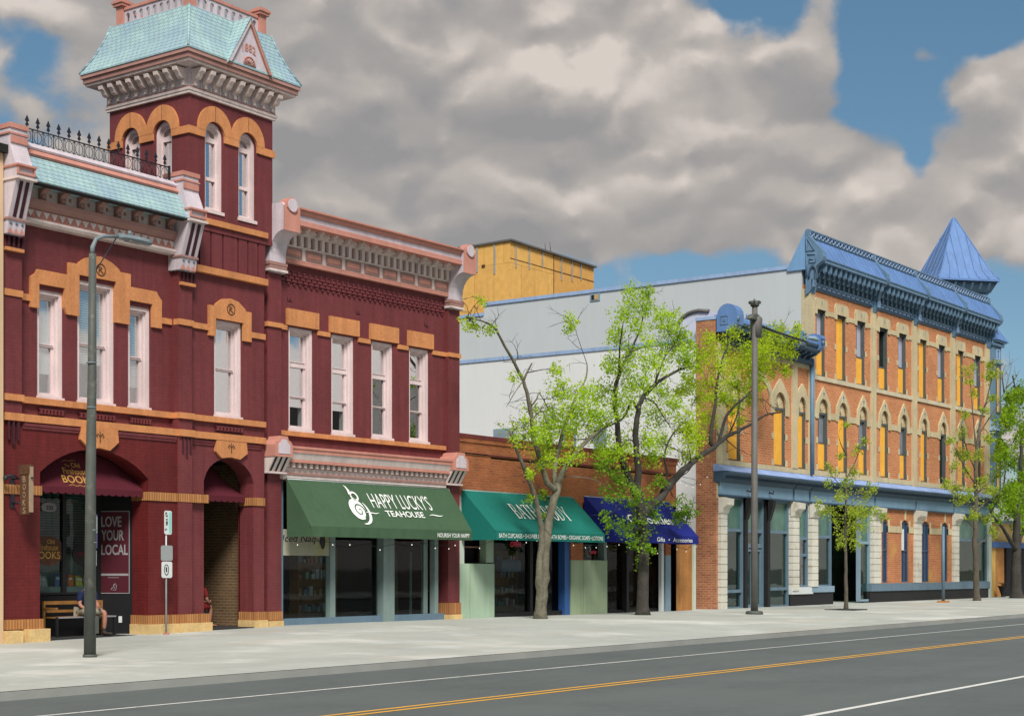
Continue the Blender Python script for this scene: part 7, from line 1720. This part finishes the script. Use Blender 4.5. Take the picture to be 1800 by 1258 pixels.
A.limb([(920, 669, .2), (908, 685, 0), (896, 705, 0), (890, 715, -.1)], .02, .006); A.limb([(932, 715, .2), (944, 700, 0), (948, 690, 0), (962, 715, 0)], .03, .012)
A.limb([(934, 740, .2), (950, 722, 0), (958, 730, -.2), (965, 755, -.3)], .03, .01)
A.limb([(990, 838, .1), (1020, 838, -.1), (1050, 845, -.2), (1075, 862, -.3)], .022, .008)
A.lim = True
A.leaves([(846, 525, 7), (833, 572, 11), (826, 566, 8), (858, 583, 8), (905, 755, 13), (930, 745, 12), (904, 770, 10), (925, 770, 14), (945, 765, 16), (958, 745, 16), (972, 720, 15), (948, 800, 12), (905, 663, 7), (930, 830, 8),
          (1005, 560, 12), (1000, 578, 8), (978, 650, 10), (975, 690, 16), (995, 690, 18), (1010, 720, 22), (985, 750, 22), (1020, 745, 22), (1030, 690, 20), (960, 790, 18), (950, 815, 12), (975, 805, 12), (1000, 775, 18), (1008, 800, 16), (938, 720, 9),
          (1040, 720, 20), (1048, 760, 18), (965, 770, 15), (930, 875, 5), (955, 870, 8), (958, 905, 5)], LEAF_A, .070, .72, 1.0, k=6)
A.bare(110, .7)
A.finish()
# second old tree before the royal blue awning, long limb reaching right over the wing
B = Tree('B', 1130, 1080, -1.9, 'old dark barked street tree before the royal blue awning with one long rightward limb', 'barkd')
B.limb([(1130, 1080, 0), (1131, 1020, 0), (1131, 960, 0), (1128, 920, 0), (1124, 885, 0), (1118, 855, 0)], .21, .15, 1)
B.limb([(1124, 880, 0), (1108, 845, .1), (1098, 820, .1), (1092, 800, .1), (1086, 770, .1), (1084, 735, .1), (1080, 700, .2), (1084, 672, .2), (1095, 642, .3), (1108, 618, .3), (1118, 596, .3), (1127, 575, .3), (1131, 548, .3)], .14, .02)
B.limb([(1120, 868, 0), (1122, 830, -.1), (1120, 800, -.1), (1116, 765, -.1), (1120, 735, -.2), (1128, 702, -.2), (1152, 675, -.1), (1180, 657, -.1), (1204, 646, -.1), (1225, 643, -.1)], .13, .025)
B.limb([(1128, 905, 0), (1148, 885, 0), (1168, 866, -.1), (1192, 836, -.1), (1220, 809, -.2), (1245, 793, -.2), (1262, 780, -.3), (1275, 768, -.3), (1298, 757, -.4), (1322, 745, -.4), (1340, 733, -.5), (1352, 727, -.5), (1372, 725, -.5)], .17, .022)
B.limb([(1258, 784, -.25), (1249, 779, -.2), (1251, 750, -.2), (1256, 723, -.1), (1261, 669, 0), (1269, 633, 0), (1280, 606, 0), (1277, 590, 0)], .085, .02)
B.limb([(1262, 780, -.3), (1270, 755, -.3), (1277, 731, -.3), (1296, 709, -.2), (1315, 693, -.1), (1335, 670, 0), (1350, 650, 0)], .065, .015)
B.limb([(1280, 765, -.3), (1290, 745, -.4), (1297, 725, -.4), (1300, 700, -.5)], .04, .012)
B.limb([(1122, 725, -.2), (1110, 705, -.3), (1095, 735, -.2), (1056, 756, -.2), (1040, 775, -.2)], .05, .02)
B.limb([(1150, 677, -.1), (1160, 650, 0), (1170, 625, 0), (1190, 600, .1), (1196, 585, .1)], .04, .012); B.limb([(1131, 700, -.2), (1148, 705, -.3), (1168, 735, -.4), (1180, 752, -.4)], .03, .01)
B.limb([(1168, 866, -.1), (1172, 830, .1), (1168, 800, .1), (1178, 770, .1), (1198, 745, .1), (1212, 730, 0)], .05, .015)
B.limb([(1190, 840, -.1), (1212, 826, -.2), (1214, 800, -.3), (1208, 780, -.3)], .025, .01)
B.limb([(1275, 770, -.3), (1290, 785, -.4), (1310, 795, -.4), (1326, 804, -.5)], .02, .008); B.limb([(1350, 727, -.5), (1345, 715, -.5), (1348, 704, -.5)], .015, .006)
C1 = [(1110, 520, 15), (1140, 515, 9), (1098, 550, 16), (1130, 542, 14), (1085, 585, 12), (1078, 600, 9), (1118, 575, 16), (1160, 560, 16), (1185, 560, 14), (1195, 595, 20), (1172, 615, 20), (1150, 640, 20), (1200, 632, 16), (1120, 680, 22), (1095, 650, 18), (1090, 710, 20), (1160, 690, 20),
      (1150, 730, 20), (1190, 715, 18), (1062, 690, 16), (1075, 640, 16), (1060, 730, 18), (1105, 620, 16), (1135, 610, 16), (1178, 580, 14), (1210, 610, 12), (1060, 790, 18), (1085, 800, 18), (1100, 775, 16), (1140, 770, 16), (1165, 780, 14), (1145, 800, 14)]
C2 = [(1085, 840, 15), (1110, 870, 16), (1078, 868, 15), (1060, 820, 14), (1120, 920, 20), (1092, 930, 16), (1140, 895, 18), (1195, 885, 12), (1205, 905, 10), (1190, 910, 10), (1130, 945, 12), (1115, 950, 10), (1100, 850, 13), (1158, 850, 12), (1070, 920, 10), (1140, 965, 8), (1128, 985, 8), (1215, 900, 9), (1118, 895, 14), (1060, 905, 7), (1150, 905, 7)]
C3 = [(1220, 640, 16), (1238, 615, 18), (1250, 598, 10), (1290, 588, 12), (1268, 645, 18), (1300, 640, 20), (1312, 615, 16), (1340, 605, 18), (1368, 598, 16), (1385, 620, 13), (1398, 592, 11), (1352, 585, 13), (1290, 680, 20), (1320, 700, 14), (1250, 680, 18), (1330, 655, 18), (1362, 650, 11), (1380, 652, 8), (1230, 695, 16),
      (1210, 745, 18), (1225, 768, 16), (1245, 735, 13), (1210, 798, 12), (1290, 718, 12), (1302, 740, 8), (1340, 625, 16), (1275, 610, 12), (1205, 760, 14), (1195, 690, 14), (1215, 670, 14), (1325, 680, 14), (1268, 700, 14), (1400, 575, 6), (1372, 580, 8)]
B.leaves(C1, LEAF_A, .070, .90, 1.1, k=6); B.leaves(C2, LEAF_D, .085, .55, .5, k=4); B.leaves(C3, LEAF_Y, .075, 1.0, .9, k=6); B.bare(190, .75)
B.finish()
# young tree in a grate
D = Tree('C', 1487, 1070, -4.3, 'slender young tree with sparse leaves rising from a small pavement grate', 'barkm')
D.limb([(1487, 1070, 0), (1487, 1000, 0), (1486, 930, 0), (1487, 870, 0), (1488, 800, 0), (1486, 760, 0), (1487, 735, 0)], .085, .012, 1, wob=.02)
for a in ([(1487, 900, 0), (1500, 880, .1), (1518, 872, .1), (1530, 866, .2)], [(1486, 940, 0), (1470, 925, 0), (1455, 905, -.1), (1440, 898, -.1)], [(1487, 870, 0), (1475, 850, 0), (1462, 835, .1), (1452, 815, .1)], [(1488, 840, 0), (1502, 815, 0), (1512, 790, -.1), (1524, 770, -.1)], [(1487, 930, 0), (1505, 915, 0), (1530, 905, 0), (1550, 900, 0)], [(1487, 800, 0), (1478, 780, 0), (1474, 765, 0)], [(1487, 960, 0), (1475, 950, 0), (1468, 940, 0)]):
    D.limb(a, .028, .006)
D.leaves([(1447, 900, 6), (1460, 895, 7), (1440, 885, 5), (1500, 900, 14), (1518, 905, 13), (1540, 900, 10), (1553, 908, 6), (1475, 872, 10), (1490, 850, 10), (1500, 830, 9), (1455, 850, 6), (1480, 800, 6), (1508, 790, 8), (1490, 935, 15), (1478, 955, 8), (1500, 950, 8), (1518, 870, 10), (1533, 860, 7), (1468, 830, 6), (1520, 775, 5), (1487, 745, 4), (1510, 925, 11), (1470, 910, 8), (1455, 820, 4)], LEAF_S, .075, .62, .9, k=4)
D.finish()
gt = thing('tree_grate', (D.base.x, -4.3, D.base.z + .05), 'small square iron grate at the foot of the slender young tree', 'tree grate')
g = M(); gx_, gzz = D.base.x, gz(D.base.x, -4.3)
for k in range(9): g.box(gx_ - .55, gx_ + .55, -4.85 + k * .13, -4.85 + k * .13 + .06, gzz - .02, gzz + .03)
g.box(gx_ - .6, gx_ - .55, -4.9, -3.7, gzz - .02, gzz + .035); g.box(gx_ + .55, gx_ + .6, -4.9, -3.7, gzz - .02, gzz + .035); g.build('bars', 'grate', gt)
# taller young tree near the corner
T4 = Tree('D', 1717, 1054, -3.0, 'tall thin street tree with bare upper twigs near the right end of the blue cornice', 'barkm')
T4.limb([(1717, 1054, 0), (1715, 1000, 0), (1714, 940, 0), (1716, 880, 0), (1714, 830, 0), (1718, 780, 0), (1724, 740, 0), (1735, 700, 0), (1744, 660, 0), (1746, 630, 0)], .17, .02, 1, wob=.03)
for a in ([(1716, 800, 0), (1712, 750, .1), (1708, 700, .1), (1704, 660, .1), (1700, 645, .1)], [(1714, 850, 0), (1695, 820, 0), (1680, 790, .2), (1672, 770, .2)], [(1714, 870, 0), (1740, 845, 0), (1760, 820, .1), (1780, 800, .1)], [(1714, 900, 0), (1735, 880, 0), (1755, 866, 0), (1775, 840, 0)], [(1722, 760, 0), (1745, 725, 0), (1765, 690, .1), (1775, 655, .1), (1780, 630, .1)],
          [(1714, 900, 0), (1695, 880, 0), (1680, 862, 0), (1668, 850, 0)], [(1716, 830, 0), (1700, 790, -.1), (1690, 750, -.1), (1690, 710, -.1)], [(1770, 680, .1), (1785, 665, .1), (1792, 650, .1)], [(1715, 930, 0), (1700, 915, 0), (1690, 905, 0)], [(1715, 960, 0), (1735, 945, 0), (1745, 935, 0)], [(1765, 690, .1), (1762, 660, .1), (1768, 640, .1)], [(1780, 660, .1), (1790, 700, .1), (1800, 680, .1)]):
    T4.limb(a, .045, .007)
for cc in ((1775, 640), (1785, 660), (1768, 655), (1792, 690), (1760, 665), (1780, 680)): T4.twigs_from(q3(cc[0], cc[1], -2.8), .6, 6)
T4.leaves([(1740, 640, 9), (1748, 655, 9), (1738, 660, 7), (1700, 652, 9), (1706, 670, 6), (1745, 700, 6), (1730, 720, 6), (1690, 760, 8), (1672, 775, 6), (1685, 800, 9), (1700, 800, 6), (1740, 770, 7), (1755, 800, 9), (1665, 850, 7), (1680, 860, 9), (1700, 868, 12), (1740, 860, 10), (1725, 845, 8), (1690, 880, 9), (1735, 910, 8), (1712, 905, 8), (1755, 870, 8), (1695, 730, 6), (1720, 800, 8), (1700, 830, 7), (1745, 935, 7), (1675, 820, 6), (1712, 690, 5)], LEAF_S, .085, .85, 1.0, k=5)
T4.finish()
# leafy tree at the right edge
E5 = Tree('E', 1787, 1046, -2.6, 'dense bright green tree with a dark forked trunk at the right edge', 'barkd')
E5.lim = False
E5.limb([(1787, 1046, 0), (1786, 1010, 0), (1786, 980, 0), (1787, 950, 0), (1788, 900, 0), (1792, 850, 0), (1795, 800, 0), (1796, 760, 0)], .32, .06, 1)
E5.limb([(1785, 965, 0), (1770, 940, 0), (1757, 920, 0), (1744, 905, 0), (1740, 895, .2)], .14, .04); E5.limb([(1788, 960, 0), (1800, 930, 0), (1812, 905, 0), (1822, 880, 0)], .13, .04)
E5.limb([(1788, 920, 0), (1775, 890, 0), (1765, 860, .3), (1768, 820, .3), (1770, 780, .5)], .08, .02); E5.limb([(1790, 880, 0), (1805, 840, 0), (1815, 800, 0), (1820, 760, 0)], .08, .02)
rr_ = random.Random(5); cl = []
for i in range(46):
    a = rr_.uniform(0, 6.28); d_ = math.sqrt(rr_.random()); cl.append((1808 + 52 * d_ * math.cos(a), 795 + 110 * d_ * math.sin(a), rr_.uniform(11, 17), rr_.uniform(-1.6, 2.2)))
cl += [(1765, 745, 12, 0), (1775, 705, 13, .5), (1790, 690, 14, .3), (1760, 790, 12, 0), (1757, 830, 11, 0), (1762, 870, 11, 0), (1775, 900, 12, 0), (1795, 925, 12, 0), (1755, 905, 8, 0), (1745, 895, 7, .2), (1782, 860, 14, 0)]
E5.leaves(cl, LEAF_D2 if 'LEAF_D2' in globals() else leafmat('fresh_bright_leaf', (.11, .26, .018), (.40, .60, .045), .55), .12, .42, 2.0, k=3)
E5.finish()
# further trees along the street beyond the right edge
for i, (X, Y, h) in enumerate(((112, -2.5, 9), (126, -3, 10), (140, -2, 9))):
    T_ = Tree('F', 900 + i, 900, -2.5, ['first', 'second', 'third'][i] + ' round green street tree farther along before the low tan building', 'barkd'); T_.lim = False
    T_.base = Vector((X, Y, .1)); T_.t.location = T_.base; T_.t['_o'] = tuple(T_.base)
    T_.wood.tube([T_.base, T_.base + Vector((.1, 0, h * .3)), T_.base + Vector((0, 0, h * .75))], [.3, .22, .08], 10); T_.nodes = [(T_.base + Vector((0, 0, h * .35)), .2), (T_.base + Vector((0, 0, h * .7)), .1)]
    vs = []; fs = []; rd = T_.rnd
    for _ in range(42):
        c = T_.base + Vector((rd.gauss(0, 1.5), rd.gauss(0, 1.5), h * .66 + rd.gauss(0, 1.5))); T_.twigs_from(c, .6, 1)
        for _ in range(42):
            p_ = c + Vector([rd.gauss(0, .38) for _ in range(3)]); n_ = Vector([rd.gauss(0, 1) for _ in range(3)]).normalized(); u = n_.orthogonal() * .2; v = n_.cross(u) * .8; i0 = len(vs); vs += [p_, p_ + u + v, p_ + u * 2, p_ + u - v]; fs += [(i0, i0 + 1, i0 + 2), (i0, i0 + 2, i0 + 3)]
    M().add(vs, fs).build('crown', LEAF_D, T_.t); T_.finish()
